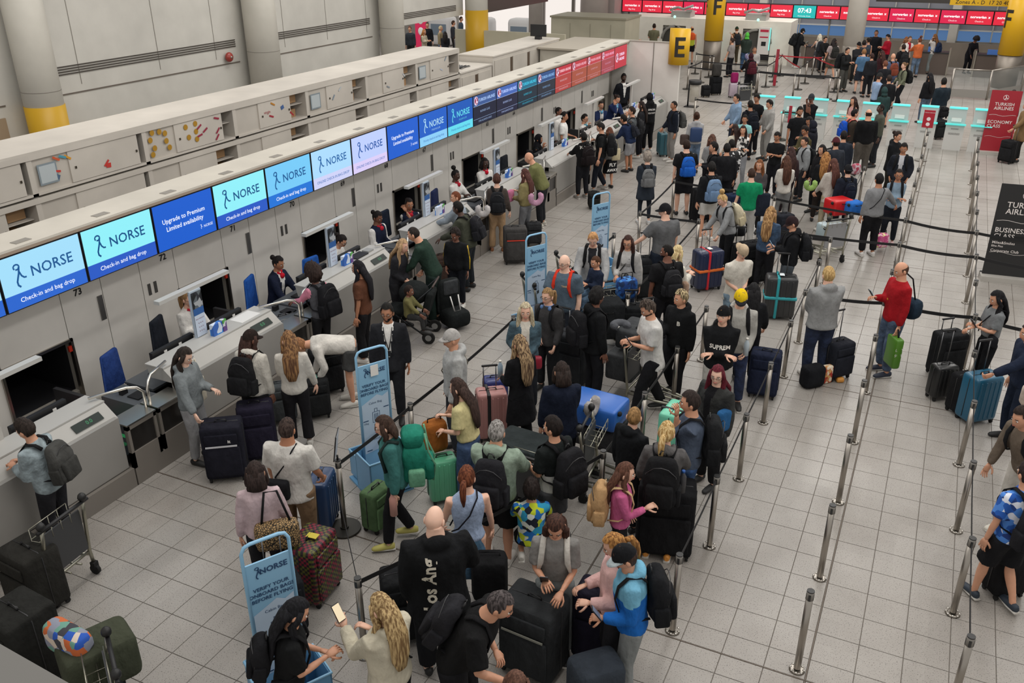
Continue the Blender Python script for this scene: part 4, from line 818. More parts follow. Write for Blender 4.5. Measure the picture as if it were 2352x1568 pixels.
def backpack(rec, col, size=1.0, col2=None, lab=None, strap='#1b1b1d', hang=0, logo=None):
    k = rec['k']; up = rec['up']; s = size
    bm = at_local = up(0, -.23*(.7+.3*s), 1.2-hang); base = up(0, -.23, .95-hang)
    cn = lab or 'backpack'
    loc = place(rec, base); t = thing('backpack', (colour_name(col)+' '+cn+' worn by '+rec['desc']), 'backpack', loc, rec['rz'])
    M = Matrix.Translation(up(0, -.215-.03*s, 1.2-hang)-base) @ (rec['RMi'].inverted().to_4x4()) @ Matrix.Scale(k, 4)
    c = cloth(col) if not col.startswith('!') else mat(col[1:], 'blotch', '#2858a8,#e8e8f0,#c82850'); c2 = cloth(col2 or col)
    MB().rbox((0, 0, 0), (.31*s, .18*s, .46*s), .075*s, n=8, fn=lambda q: V((q.x*(1-.3*max(0, q.z/(.23*s))**2+.03*math.sin(q.z*31)), q.y*(1-.35*max(0, q.z/(.23*s))**1.5+.05*math.sin(q.z*27+q.x*14))-.012*math.sin(q.z*22), q.z)), M=M).obj('pack_body', c, t)
    MB().rbox((0, -.095*s, -.09*s), (.23*s, .07*s, .22*s), .03*s, M=M).obj('front_pocket', c2, t)
    MB().tube([M @ V((-.04, .05*s, .225*s)), M @ V((-.02, .05*s, .265*s)), M @ V((.02, .05*s, .265*s)), M @ V((.04, .05*s, .225*s))], .008, 5).obj('grab_loop', mat(strap), t)
    m = MB(); m.tube([M @ V((x_*s, y_*s, z_*s)) for x_, y_, z_ in ((-.14, -.05, -.05), (-.125, -.065, .1), (-.06, -.085, .17), (0, -.09, .185), (.06, -.085, .17), (.125, -.065, .1), (.14, -.05, -.05))], .005, 4); m.obj('zip', mat('#3c3c3e'), t)
    for sg in (-1, 1): MB().rbox((sg*.15*s, 0, -.12*s), (.05*s, .12*s, .18*s), .02*s, M=M).obj('side_pocket', c2, t)
    for sg in (-1, 1):
        pts = [up(sg*.07, -.14, 1.40-hang*.6), up(sg*.095, -.09, 1.47-hang*.2), up(sg*.105, .02, 1.485), up(sg*.115, .115, 1.4), up(sg*.125, .15, 1.28), up(sg*.15, .12, 1.14), up(sg*.17, -.02, 1.05), up(sg*.12, -.15, 1.02-hang)]
        MB().tube([p-base for p in pts], [(.028*k, .009*k)]*5+[(.016*k, .007*k)]*3, 6).obj('shoulder_strap', cloth(strap), t)
    if logo:
        m = MB(); F = M @ frame_matrix((0, -.135*s, -.05*s), (-1, 0, 0), (0, 0, 1)); text(m, logo, .05, 0, 0, 0, F); m.obj('lettering', mat('#ddd'), t)
    return t
def mask_shell(fn, scale, hm, jit=0, seed=0, n=26, k=18):    # the part of a head-shaped shell where fn(d) holds
    vs = []; fs = []; keep = []
    for i in range(k+1):
        th = PI*i/k
        for j in range(n):
            ph = 2*PI*j/n; d = V((math.sin(th)*math.cos(ph), math.sin(th)*math.sin(ph), math.cos(th)))
            sc = scale(d) if callable(scale) else scale; p = headpt(d, sc)
            if jit: p = p*(1+jit*noise.noise(d*6+V((seed, 0, 0))))
            vs.append(hm @ p); keep.append(fn(d))
    for i in range(k):
        for j in range(n):
            f = (i*n+j, (i+1)*n+j, (i+1)*n+(j+1) % n, i*n+(j+1) % n)
            if all(keep[q] for q in f): fs.append(f)
    return vs, fs
def hairline(d, low=0): return d.z > (.62 if d.y > .55 else (.2 if d.y > .25 else (-.12 if d.y > -.1 else -.62-low)))
def build_hair(p, st, c, HM, k, up, seed, c2=None):
    m = MB(); hm = HM; tail = None
    if st in ('short', 'top', 'buzz', 'long', 'pony', 'bun', 'bob', 'wavy'):
        sc = {'buzz': 1.03, 'short': 1.1, 'top': 1.12}.get(st, 1.1)
        f = lambda d: sc+(.12 if st == 'top' else .05)*max(0, d.z)*(1 if d.y > -.3 else .4)+.012*math.sin(d.x*23+seed)*(st != 'buzz')
        if st == 'buzz': f = lambda d: 1.03
        m.add(*mask_shell(hairline, f, hm, .05 if st != 'buzz' else 0, seed), 0)
        m.add([hm @ headpt(V(d).normalized(), 1.02) for d in ((0, 0, 1), (.5, 0, .86), (0, -.5, .86), (-.5, 0, .86))], [(0, 1, 2), (0, 2, 3)], 0) if 0 else None
    if st == 'bald_side': m.add(*mask_shell(lambda d: hairline(d) and d.z < .42 and d.y < .35, 1.04, hm), 0)
    if st in ('curly', 'afro'):
        s0 = 1.28 if st == 'curly' else 1.72
        m.add(*mask_shell(lambda d: hairline(d, -.1), lambda d: s0+.1*max(0, d.z)-.1*max(0, d.y), hm, .16, seed, 34, 24), 0)
    if st in ('long', 'wavy', 'bob'):
        ln = {'long': .4, 'wavy': .3, 'bob': .17}[st]
        q = lambda x, y, z: hm @ V((x, y, z))
        b0 = q(0, -.045, .03); b1 = q(0, -.075, -.06)
        end = up(0, -.165, 1.5-ln) if st != 'bob' else up(0, -.085, 1.47)
        mid = up(0, -.145, 1.42) if st != 'bob' else up(0, -.08, 1.52)
        m.tube([b0, b1, mid, mid.lerp(end, .6), end], [(.09*k, .06*k), (.095*k, .05*k), (.105*k, .038*k), (.1*k, .03*k), (.05*k, .015*k)], 10)
        for sg in (-1, 1):
            e2 = up(sg*.12, .07, 1.46-ln*.75) if st != 'bob' else up(sg*.085, .01, 1.475)
            m.tube([q(sg*.062, .02, .06), q(sg*.08, .02, -.02), q(sg*.085, .0, -.08), (q(sg*.085, .0, -.1)).lerp(e2, .5)+V((0, .02*k, 0)), e2], [.03*k, .032*k, .036*k, .035*k, .016*k], 7)
    if st == 'pony':
        m.tube([hm @ V((0, -.1, .02)), hm @ V((0, -.15, .01)), hm @ V((0, -.165, -.06)), hm @ V((0, -.15, -.16)), hm @ V((0, -.13, -.24))], [.025*k, .034*k, .036*k, .03*k, .01*k], 8)
    if st == 'bun': m.ell((0, -.115, .055), (.042, .042, .045), 10, 7, M=hm)
    if st == 'topbun': m.add(*mask_shell(hairline, 1.1, hm), 0); m.ell((0, -.06, .16), (.055, .055, .05), 10, 7, M=hm)
    return m
def shell_mesh(obj, dg):
    return bpy.data.meshes.new_from_object(obj.evaluated_get(dg), preserve_all_data_layers=False, depsgraph=dg)
GNAME = {'tee': 't_shirt', 'long': 'long_sleeved_top', 'hoodie': 'hoodie', 'jacket': 'jacket', 'tank': 'sleeveless_top', 'shirt': 'shirt', 'suit': 'suit_jacket', 'vest': 'waistcoat', 'coat': 'coat', 'crop': 'cropped_top'}
def finish_people():
    bpy.context.view_layer.update(); dg = bpy.context.evaluated_depsgraph_get()
    for idx, p in enumerate(PEOPLE):
        r = p['rec']; root = r['root']; k = r['k']; HM = r['HM']; up = r['up']; top = r['top']
        # body with head and hands as one mesh
        me = shell_mesh(p['ob'], dg); b = MB()
        b.add([v.co for v in me.vertices], [tuple(f.vertices) for f in me.polygons]); bpy.data.meshes.remove(me)
        b.add([HM @ V(v) for v in FACE.v], FACE.f); b.m[-len(FACE.f):] = FACE.m
        for (t, d, cu, sg), (s, el, _) in zip(p['hands'], p['AJ']):
            nr = V((-sg, .25, 0)) if d.z < -.5*d.length else V((-sg*.35, .1, -1)); hand(b, t, d, nr, p['hs']*.94, cu, sg < 0)
        hc = p['hair'][1] if p['hair'] else '#5a4030'
        sk = SKIN[p['skin']]; lip = ['#b8685e', '#a8604e', '#8c5040', '#6a3c34', '#4c2c28', '#c07068'][p['skin']]
        b.obj('body', [mat(sk, 'skin'), mat('#e8e4de', rough=.3), mat('#241a16' if p['skin'] > 2 or hc < '#7' else '#4a3828', rough=.4), mat(lip, 'skin')], root)
        # clothes
        me = shell_mesh(p['ot'], dg); tc = top[1]; kind = top[2] if len(top) > 2 and top[2] else 'cloth'
        mats = [mat(tc, 'blotch', kind[1:]) if kind.startswith('!') else (mat(tc, 'denim') if kind == 'denim' else cloth(tc))]
        two = None
        if top[0] == 'suit': two = (lambda q: q.y > 0 and abs(q.x) < .012+max(0, q.z-1.02)*.14 and q.z > 1.02, top[4] if len(top) > 4 else '#e8e6e2')
        elif top[0] == 'jacket' and len(top) > 4: two = (lambda q: q.y > .02 and abs(q.x) < .045+max(0, q.z-1.2)*.1, top[4])
        elif len(top) > 5 and top[4] == 'band': two = (lambda q, z=top[5]: q.z < z, top[6])
        elif len(top) > 5 and top[4] == 'yoke': two = (lambda q, z=top[5]: q.z > z and abs(q.x) < .3, top[6])
        elif len(top) > 5 and top[4] == 'sleeve': two = (lambda q: abs(q.x) > .175, top[6])
        if two:
            mats.append(cloth(two[1])); hz = r['hip']
            for f in me.polygons:
                q = (r['RMi'] @ (f.center-hz))/k+V((0, 0, .93))
                if two[0](q): f.material_index = 1
        idx_ = [f.material_index for f in me.polygons]; me.materials.clear(); [me.materials.append(m) for m in mats]; me.polygons.foreach_set('material_index', idx_); me.polygons.foreach_set('use_smooth', [True]*len(me.polygons))
        ot = bpy.data.objects.new(GNAME[top[0]], me); COL.objects.link(ot); ot.parent = root; p['tm'] = me
        if p['oq']:
            me = shell_mesh(p['oq'], dg); bt = p['bot']; me.materials.clear(); me.materials.append(mat(bt[1], 'denim') if bt[0] == 'jeans' else cloth(bt[1]))
            me.polygons.foreach_set('use_smooth', [True]*len(me.polygons))
            o = bpy.data.objects.new({'jeans': 'jeans', 'shorts': 'shorts', 'longshorts': 'shorts', 'skirt': 'skirt', 'miniskirt': 'skirt'}.get(bt[0], 'trousers'), me); COL.objects.link(o); o.parent = root
        # shoes
        for hj, kn, an in p['LJ']:
            m = MB(); x, y = an.x, an.y; zf = max(0, an.z-.085*k); s = k*(.45+.55/max(k, .7)) if k < .9 else k; toe = .03 if x < 0 else -.03
            z = lambda q: zf+q*s
            m.tube([(x, y-.075*s, z(.05)), (x, y-.05*s, z(.05)), (x, y+.03*s, z(.045)), (x-toe*.3*s, y+.12*s, z(.036)), (x-toe*.4*s, y+.175*s, z(.03)), (x-toe*.4*s, y+.198*s, z(.026))], [(.022*s, .03*s), (.038*s, .048*s), (.043*s, .044*s), (.046*s, .034*s), (.036*s, .028*s), (.015*s, .016*s)], 9)
            m.obj('shoe', mat(p['shoe'], rough=.6), root)
            if p['shoe'] not in ('#222', '#111'):
                m = MB(); m.tube([(x, y-.082*s, z(.012)), (x, y+.03*s, z(.012)), (x-toe*.4*s, y+.2*s, z(.012))], [(.038*s, .012*s), (.046*s, .012*s), (.03*s, .012*s)], 8); m.obj('sole', mat('#c9c5bd'), root)
        # hair
        if p['hair'] and p['hair'][0] != 'bald':
            m = build_hair(p, p['hair'][0], hc, HM, k, up, idx)
            if m.v: m.obj('hair', mat(hc, 'hair', p['hair'][2] if len(p['hair']) > 2 else None), root)
        if p['cap']:
            ct, cc = p['cap'][:2]; m = MB()
            if ct in ('cap', 'capback'):
                m.add(*mask_shell(lambda d: d.z > .12, lambda d: 1.17-.02*abs(d.y), HM), 0); sgn = 1 if ct == 'cap' else -1
                co_ = m.obj('cap', cloth(cc), root); m = MB(); vs = []
                for i in range(9):
                    a = PI*i/8; x = .078*math.cos(a); y0 = .085*math.sin(a)*.75+.03; y1 = y0+.075*math.sin(a)**.6 if 0 < i < 8 else y0
                    vs += [(x, sgn*y0, .03), (x*.95, sgn*y1, .012), (x*.95, sgn*y1, .006), (x, sgn*y0, .022)]
                fs = [(4*i+j, 4*i+(j+1) % 4, 4*i+4+(j+1) % 4, 4*i+4+j) for i in range(8) for j in range(4)]
                m.add([HM @ V(v) for v in vs], fs, 0); m.obj('cap_brim', cloth(p['cap'][2] if len(p['cap']) > 2 else cc), co_)
            elif ct == 'hijab':
                m.add(*mask_shell(lambda d: not (d.y > .74 and -.5 < d.z < .4), 1.18, HM), 0); m.tube([HM @ V((0, -.02, -.06)), up(0, -.01, 1.47), up(0, 0, 1.36)], [(.085*k, .08*k), (.12*k, .1*k), (.2*k, .14*k)], 14); m.obj('headscarf', cloth(cc), root)
            elif ct == 'hood':
                m.add(*mask_shell(lambda d: not (d.y > .5 and d.z < .6), 1.25, HM), 0); m.tube([HM @ V((0, -.03, -.06)), up(0, -.02, 1.47)], [(.09*k, .09*k), (.12*k, .1*k)], 12); m.obj('hood', cloth(cc), root)
        if p['glasses']:
            m = MB()
            for sg in (-1, 1):
                m.tube([(sg*.032+.021*math.cos(q*PI/4), .1, .004+.016*math.sin(q*PI/4)) for q in range(9)], .0022, 4, caps=False, M=HM); m.tube([(sg*.052, .098, .008), (sg*.078, .0, .004)], .002, 4, M=HM)
            m.tube([(-.011, .103, .008), (.011, .103, .008)], .002, 4, M=HM); m.obj('glasses', mat('#1c1a1a', rough=.3), root)
        if p['beard']: m = MB(); m.add(*mask_shell(lambda d: d.z < -.3 and d.y > -.2 and not (abs(d.x) < .28 and d.z > -.52 and d.y > .5), 1.035, HM, .02), 0); m.obj('beard', mat(hc, 'hair'), root)
        if p['scarf']:
            m = MB(); m.ell(up(0, .115, 1.42), (.05*k, .035*k, .05*k), 10, 6); m.tube([up(-.06, .05, 1.475), up(0, .1, 1.44), up(.06, .05, 1.475)], .022*k, 6)
            if p['scarf'] == '#4aa0b8': m.tube([up(0, .14, 1.4), up(0, .15, 1.15)], [(.03*k, .01*k)]*2, 6)
            m.obj('neck_scarf', cloth(p['scarf']), root)
    for o in TEMPS:
        me = o.data; bpy.data.objects.remove(o); bpy.data.meshes.remove(me)
def project_text(rec, lines, back=True, col='#e8e4da', dx=0, z=1.2, name='lettering', rot=0):
    """flat print lying on a garment: every letter vertex dropped onto the cloth"""
    for p in PEOPLE:
        if p['rec'] is rec: me = p['tm']
    bv = BVHTree.FromPolygons([v.co for v in me.vertices], [tuple(f.vertices) for f in me.polygons]); up = rec['up']; k = rec['k']; m = MB(); sg = -1 if back else 1
    for s, size, x0, z0 in lines:
        vs, fs = text_data(s, size, 'CENTER', size*.03); out = []
        for (x, y, _) in vs:
            if rot: x, y = x*math.cos(rot)-y*math.sin(rot), x*math.sin(rot)+y*math.cos(rot)
            o = up((x+x0+dx)*(1 if back else -1), sg*.5, z+y+z0); d = up(0, 0, 1)-up(0, sg, 1); h = bv.ray_cast(o, d.normalized())
            out.append(h[0]-d.normalized()*.006 if h[0] is not None else None)
        fs = [f for f in fs if all(out[i] is not None for i in f)]; m.add([q or V((0, 0, 1)) for q in out], fs, 0, True)
    if m.f: m.obj(name, mat(col, rough=.8), rec['root'])
# ------------------------------------------------------------------ the travellers: crown in the photo, height, heading, clothes
P = person
NB = '#232326'
boy_denim = P(45, 962, 1.68, 262, ('jacket', '#8c999e', 'denim', .86, '#20242c'), ('trousers', '#26262a'), ('top', '#2c2420'), 1, 'phone', lean=8, nod=18, desc='in a pale denim jacket at the leftmost desk', bag=('#4a4a48', 1.05, '#3c3c3a'))
g_tote = P(427, 798, 1.66, 75, ('hoodie', '#7c8284'), ('trousers', '#98989a'), ('long', '#2e2622'), 5, ((.1, .3, 1.12), (.32, .3, .85)), nod=25, desc='long dark hair, grey hoodie, cream tote, hand on a suitcase', fem=1)
nike = P(573, 757, 1.7, 165, ('hoodie', '#c9c4ba'), ('shorts', NB), ('long', '#3a2620'), 3, ('handle', 'down'), turn=30, desc='in a white hoodie and black cap at the desk', fem=1, cap=('cap', '#2a211e'), bag=('#1b1b1d', 1.15), lean=6)
white_sw = P(661, 760, 1.68, 190, ('long', '#cdc8bf'), ('wide', '#1d1c1f'), ('long', '#6a4a36', '#a07850'), 0, ('phone', 'loose'), turn=-20, desc='long light brown hair, white sweatshirt, wide black trousers', fem=1, shoe='#c8c4bc')
bend = P(672, 778, 1.78, 285, ('long', '#cfcac2'), ('shorts', '#4a4a4a'), ('short', '#8a6040'), 1, ((.2, .5, .5), (.12, .52, .48)), lean=82, nod=0, desc='bending low over a bag in white sleeves and grey shorts', shoe='#c8c4bc')
afro = P(716, 612, 1.62, 235, ('long', '#55555a', '', .86, 'sleeve', 0, '#e08ea4'), ('wide', NB), ('afro', '#2e221e'), 3, 'counter', lean=6, desc='with a big dark afro in a pink and grey top', fem=1, bag=('#1c1c1f', 1.25))
brown_tee = P(822, 598, 1.7, 262, ('tee', '#5f3c2c'), ('wide', '#1b1a1c'), ('long', '#17151a'), 2, ('down', 'loose'), desc='very long black hair and brown t-shirt at the desk', fem=1, shoe='#d0ccc6', bw=1.08)
suit = P(888, 697, 1.76, 2, ('suit', '#25262a', '', .78, '#e4e1dc'), ('trousers', '#1e1f23'), ('top', '#15120f'), 2, ('down', 'down'), turn=8, nod=4, desc='bearded man in a dark suit and lanyard', glasses=1, beard=1, walk=.5, shoe='#111')
green = P(946, 520, 1.84, 262, ('long', '#26382f'), ('trousers', '#1d2a26'), ('buzz', '#2b2320'), 1, ('counter', 'clasp'), lean=24, desc='in a dark green jumper leaning over the desk', bw=1.1)
hug = P(925, 548, 1.66, 60, ('long', '#2a2a2e'), ('trousers', NB), ('long', '#a88a68'), 0, ('clasp', 'clasp'), lean=12, desc='with long fair hair hugged by the green jumper', fem=1)
ystripe = P(1043, 628-102, 1.5, 345, ('jacket', '#17181a'), ('trousers', '#1a1c22'), ('curly', '#221b18'), 3, ('loose', 'pocket'), turn=15, nod=22, desc='boy in black with yellow sleeve stripes', shoe='#d8d4cc')
khaki = P(1050, 462, 1.76, 252, ('jacket', '#43453a'), ('trousers', '#23272b'), ('short', '#171310'), 4, ('counter', 'handle'), lean=14, desc='in a dark khaki jacket with a dangling neck pillow', bag=('#222226', 1.0))
greyj = P(1046, 438, 1.7, 255, ('jacket', '#8e98a2'), ('trousers', '#333'), ('buzz', '#6a3a24'), 1, 'counter', turn=-30, lean=5, desc='in a grey jacket with glasses pushed up, behind khaki')
beige_tr = P(1141, 398, 1.7, 182, ('long', '#4d443f'), ('wide', '#a88a6a'), ('short', '#4a2e26'), 0, ('phone', 'loose'), desc='dark brown top and beige trousers at the counter', fem=1, shoe='#8a5838', bag=('#202124', 1.0))
pinkpil = P(1206, 387, 1.66, 238, ('jacket', '#8a8058', '', .92), ('wide', '#6c6d70'), ('long', '#50302a'), 0, ('hold', 'phone'), desc='khaki jacket, grey trousers and pink neck pillow', fem=1, shoe='#d8d8cc')
bald_o = P(1213, 349, 1.8, 258, ('jacket', '#6f7048'), ('trousers', '#232428'), ('bald', '#6a4a3a'), 1, ('counter', 'counter'), lean=24, desc='bald man in an olive jacket leaning on the counter', bw=1.1, shoe='#b8b4a8')
jordan = P(1341, 303, 1.68, 205, ('hoodie', '#191819'), ('trousers', '#1d1e22'), ('short', '#15120f'), 2, ('counter', 'down'), desc='in a black hoodie with white and red print, black backpack', bag=('#1d1718', 1.1), shoe='#8a8680')
blk_gl = P(1376, 281, 1.8, 262, ('tee', '#1a1b1c'), ('trousers', '#1c2028'), ('short', '#1c1715'), 1, ('down', 'strap'), nod=26, desc='in a black tee and glasses looking down at the counter', glasses=1, bag=('#1e1e20', 1.2), shoe='#8a8680', walk=.5)
fly = P(1401, 292, 1.6, 200, ('tee', '#8a8886'), ('skirt', '#1b1b1d'), ('bob', '#5a3626'), 1, 'phone', desc='small, grey top, cream shoulder bag and black printed skirt', fem=1)
navyb = P(1431, 263, 1.62, 235, ('jacket', '#202c48'), ('longshorts', '#8e8e90'), ('top', '#14110f'), 2, ('counter', 'loose'), lean=22, desc='boy in a navy jacket and grey shorts leaning on the desk', bag=('#22242c', .8))
greysw = P(1452, 245, 1.74, 262, ('long', '#5b5f62'), ('trousers', '#a39478'), ('top', '#2a1e18'), 1, ('face', 'loose'), desc='grey sweater and khaki trousers, hand at the mouth', shoe='#d8d4cc', bag=('#2a2a2c', .9))
dkgirl = P(1474, 232, 1.66, 250, ('jacket', '#26262a'), ('trousers', '#1b1b1f'), ('long', '#231815'), 1, 'phone', desc='long dark hair and dark jacket beside the black hooded one', fem=1, shoe='#c8c4bc')
blkhood = P(1493, 214, 1.76, 205, ('hoodie', '#151517'), ('trousers', '#17171a'), None, 1, 'phone', desc='in a black hood with white back print', cap=('hood', '#151517'), shoe='#d0cdc8')
stripej = P(1549, 231, 1.76, 285, ('jacket', '#1c212c'), ('trousers', '#85837f'), ('buzz', '#1a1613'), 2, ('down', 'handle'), turn=0, desc='dark jacket with a white stripe beside a teal suitcase', bag=('#4a4a48', 1.0), shoe='#cfcbc4')
drawstr = P(1601, 257, 1.68, 175, ('hoodie', '#a3a3a4'), ('jeans', '#55677d'), ('bun', '#3a2418'), 1, ('down', 'phone'), desc='grey hoodie with a blue drawstring bag', fem=1)
curlyc = P(1488, 349, 1.68, 182, ('coat', '#2b313a'), ('slim', '#20252e'), ('curly', '#8a8076'), 0, 'phone', desc='curly grey hair and navy coat with a grey backpack', fem=1, bag=('#6c6d6e', .95), shoe='#c8c8c8')
bluebp = P(1578, 321, 1.8, 185, ('tee', '#1a1a1c'), ('longshorts', '#1c1c20'), ('short', '#2b1d16'), 0, ('down', 'handle'), desc='black t-shirt and shorts with a bright blue backpack', bw=1.15, bag=('#1f5cb8', 1.0))
# staff behind the desks
ST = dict(sit=1)
P(430, 668, 1.74, 62, ('shirt', '#e0ddd8'), ('trousers', '#1c2030'), ('pony', '#8a6a48'), 0, ('desk', 'phone'), desc='blonde agent in white shirt and red scarf, desk 72', fem=1, glasses=1, scarf='#c02838', lean=6, **ST)
P(640, 588, 1.74, 68, ('suit', '#1c2236'), ('trousers', '#1c2030'), ('bun', '#191414'), 2, 'desk', desc='bun-haired agent in a dark blazer, big red scarf', fem=1, scarf='#c81c30', lean=8, nod=14, **ST)
P(789, 540, 1.7, 75, ('shirt', '#e0ddd8'), ('trousers', '#1c2030'), ('bun', '#1c1614'), 1, 'desk', desc='agent bending forward behind the tall poster', fem=1, lean=22, nod=24, glasses=1, **ST)
P(869, 485, 1.76, 62, ('shirt', '#1c2236', '', .86, 'sleeve', 0, '#e2dfdb'), ('trousers', '#1c2030'), ('bun', '#191414'), 3, 'hold', desc='bun-haired agent in white sleeves and navy waistcoat', fem=1, scarf='#c02838', bw=1.15, nod=20, sit=1)
P(939, 455, 1.72, 25, ('tee', '#1c2236', '', .86, 'sleeve', 0, '#e2dfdb'), ('trousers', '#1c2030'), ('bun', '#1c1614'), 2, ('desk', 'cheek'), desc='agent resting her cheek on her hand', fem=1, scarf='#c02838', sit=1)
P(1046, 389, 1.74, 62, ('shirt', '#e4e1dc'), ('trousers', '#1c2030'), ('topbun', '#151212'), 4, ('desk', 'phone'), desc='dark-skinned agent with a top bun in white', fem=1, scarf='#c02838', sit=1)
P(1113, 362, 1.74, 35, ('shirt', '#e4e1dc'), ('trousers', '#1c2030'), ('bob', '#171314'), 4, 'desk', desc='agent with glasses and a bright red scarf', fem=1, glasses=1, scarf='#d01c34', sit=1)
P(1237, 308, 1.7, 75, ('long', '#1b1d20'), ('trousers', '#1a1a1e'), None, 2, ('desk', 'chin'), desc='agent in a black veil', fem=1, cap=('hijab', '#17171b'), sit=1)
P(1283, 245, 1.78, 70, ('shirt', '#dedbd6'), ('trousers', '#1c2030'), ('buzz', '#151110'), 3, 'down', desc='short-haired man in white shirt standing behind another', )
P(1296, 256, 1.76, 78, ('tee', '#e2e0dc', '', .9), ('trousers', '#1c2030'), ('short', '#171311'), 2, ('hold', 'down'), desc='man in a short-sleeved white shirt standing at the desk')
P(1343, 262, 1.74, 60, ('shirt', '#e4e2de'), ('trousers', '#1c2030'), ('top', '#14110f'), 1, ('desk', 'chin'), desc='seated man in white shirt and tie, hand on chin', scarf='#4aa0b8', glasses=1, sit=1)
P(1381, 232, 1.72, 15, ('suit', '#222f52'), ('trousers', '#1c2030'), ('bun', '#241a16'), 1, 'desk', desc='agent in a navy blazer and light blue scarf', fem=1, scarf='#6aa8cc', sit=1)
P(1419, 218, 1.76, 30, ('suit', '#223056'), ('trousers', '#1c2030'), ('bun', '#241a16'), 1, ('counter', 'cheek'), desc='agent in a navy blazer leaning with hand on cheek', fem=1, scarf='#6aa8cc', lean=22)
P(1433, 169, 1.82, 20, ('suit', '#1c1d22'), ('trousers', '#1a1a1e'), ('top', '#14100f'), 4, 'pocket', desc='bearded man in a dark suit standing at the far end', beard=1)
P(1507, 180, 1.74, 20, ('vest', '#c8d838', '', .86, 'band', 9, '#c8d838'), ('trousers', '#222'), ('buzz', '#4a3428'), 1, 'desk', desc='worker in a yellow hi-vis waistcoat behind the last desk', sit=1)
# middle of the queue
gt = P(1529, 467, 1.84, 200, ('tee', '#5f6062'), ('shorts', '#1d2430'), ('short', '#2a2020'), 0, ((.5, .22, 1.0, 1.2), 'loose'), turn=-60, desc='grey tee and black cap, hand on a tall case', cap=('cap', '#1c1c1f'), bw=1.2)
P(1557, 563, 1.66, 120, ('hoodie', '#d8d4c8'), ('trousers', '#8a8a8c'), ('long', '#d0b480', '#e0cc9c'), 0, 'phone', desc='light blonde with a white hood', fem=1)
bt = P(1534, 560, 1.78, 195, ('tee', '#19191b'), ('wide', '#1c1c20'), ('buzz', '#15110f'), 3, ('down', 'handle'), turn=-55, desc='broad, black tee and soft black backpack', bw=1.15, bag=('#242427', .95), beard=1)
ging = P(1362, 535, 1.8, 350, ('jacket', '#a8a8a8', '', .84, '#26262a'), ('jeans', '#3a4658'), ('short', '#b88a5c'), 0, ('push', 'push'), lean=12, nod=22, desc='fair-haired man in a grey jacket pushing a trolley', bag=('#1c2030', .9))
kidn = P(1367, 587, 1.3, 300, ('long', '#20293c'), ('jeans', '#4f6880'), ('buzz', '#4a3020'), 1, 'phone', nod=15, desc='small boy in navy sitting on the luggage trolley', z0=.6, sit=1)
wwhite = P(1443, 540, 1.7, 340, ('hoodie', '#b9b7b4'), ('jeans', '#35425c'), ('wavy', '#3c2620'), 1, ('down', 'hold'), nod=10, desc='wavy brown hair, glasses and a pale grey hoodie', fem=1, glasses=1, bag=('#1f2738', 1.0))
bald2 = P(1296, 584, 1.82, 335, ('tee', '#566573'), ('trousers', '#2c3038'), ('bald', '#6a4a3a'), 5, ('down', (.2, .35, .95)), turn=15, nod=8, desc='bald man with glasses and red backpack straps', glasses=1, bw=1.2, bag=('#1e1e20', .95, None, None, '#d83c28'))
hphones = P(1258, 661, 1.66, 325, ('shirt', '#3c3b3c'), ('trousers', '#202124'), ('pony', '#8a6c48'), 0, ('handle', 'clasp'), turn=5, desc='glasses, dark grey shirt and blue headphones on the neck', fem=1, glasses=1, bw=1.15, bag=('#2a2a2c', .8))
denimw = P(1207, 694, 1.7, 0, ('jacket', '#3f5560', 'denim', .86, '#cfc9bd'), ('trousers', '#23262c'), ('wavy', '#b8a888', '#d0c4a8'), 0, ('clasp', (.12, .2, 1.1)), desc='grey-blonde woman in a blue denim jacket', fem=1)
curlb = P(1372, 662, 1.78, 112, ('hoodie', '#17181a', '', .82), ('trousers', '#1b1c20'), ('curly', '#1c1a1a'), 3, ('down', 'down'), turn=-10, desc='curly black hair, black hoodie and backpack', bag=('#1c1c1f', 1.1))
whitet = P(1481, 690, 1.82, 283, ('tee', '#cccac6', '', .78), ('trousers', '#1b1b1e'), ('top', '#2c221c', '#5c5048'), 1, 'phone', nod=28, lean=6, desc='white oversized t-shirt looking down at a phone', walk=.9, shoe='#1c1c1c', bw=1.06, beard=1)
frost = P(1566, 665, 1.72, 310, ('hoodie', '#161719'), ('trousers', '#1c1c20'), ('top', '#4a3c2c', '#c8b48c'), 1, ('down', 'hold'), turn=20, desc='frosted hair and black hoodie holding a yellow drink', walk=.3)
cream = P(1712, 565, 1.78, 18, ('tee', '#cdc8bd', '', .78), ('jeans', '#6f8494'), ('buzz', '#4a3424'), 0, ('clasp', 'clasp'), nod=32, lean=5, desc='cream t-shirt and beige backwards cap, hands together', cap=('capback', '#c0ab90'))
ycap = P(1704, 666, 1.84, 350, ('hoodie', '#a5a39d'), ('jeans', '#1f2a48'), ('short', '#8a7048'), 0, ((.12, .24, .95), (.24, .2, .9)), nod=20, desc='bright yellow cap, grey hoodie and water bottle', cap=('cap', '#e8c41c', '#26262c'), shoe='#222222', bag=('#222226', .9))
supr = P(1665, 702, 1.78, 345, ('hoodie', '#17181a'), ('trousers', '#b0aca6'), ('short', '#6a4a30'), 0, 'crossed', turn=18, nod=-4, desc='yawning with folded arms, black cap and hoodie', cap=('capback', '#161618'))
P(1733, 650, 1.62, 170, ('jacket', '#1a1b1e'), ('trousers', '#1a1a1e'), ('wavy', '#151416'), 1, 'handle', desc='black hair and black leather jacket behind the yellow cap', fem=1)
bunc = P(1655, 446, 1.68, 290, ('hoodie', '#8b8d8e'), ('trousers', '#18191c'), ('topbun', '#b08a58', '#d8b880'), 0, ('handle', 'handle'), lean=16, nod=24, desc='blonde top bun and grey hoodie leaning on a suitcase', fem=1, bag=('#d2c8ac', 1.05, '#c8bc9c'))
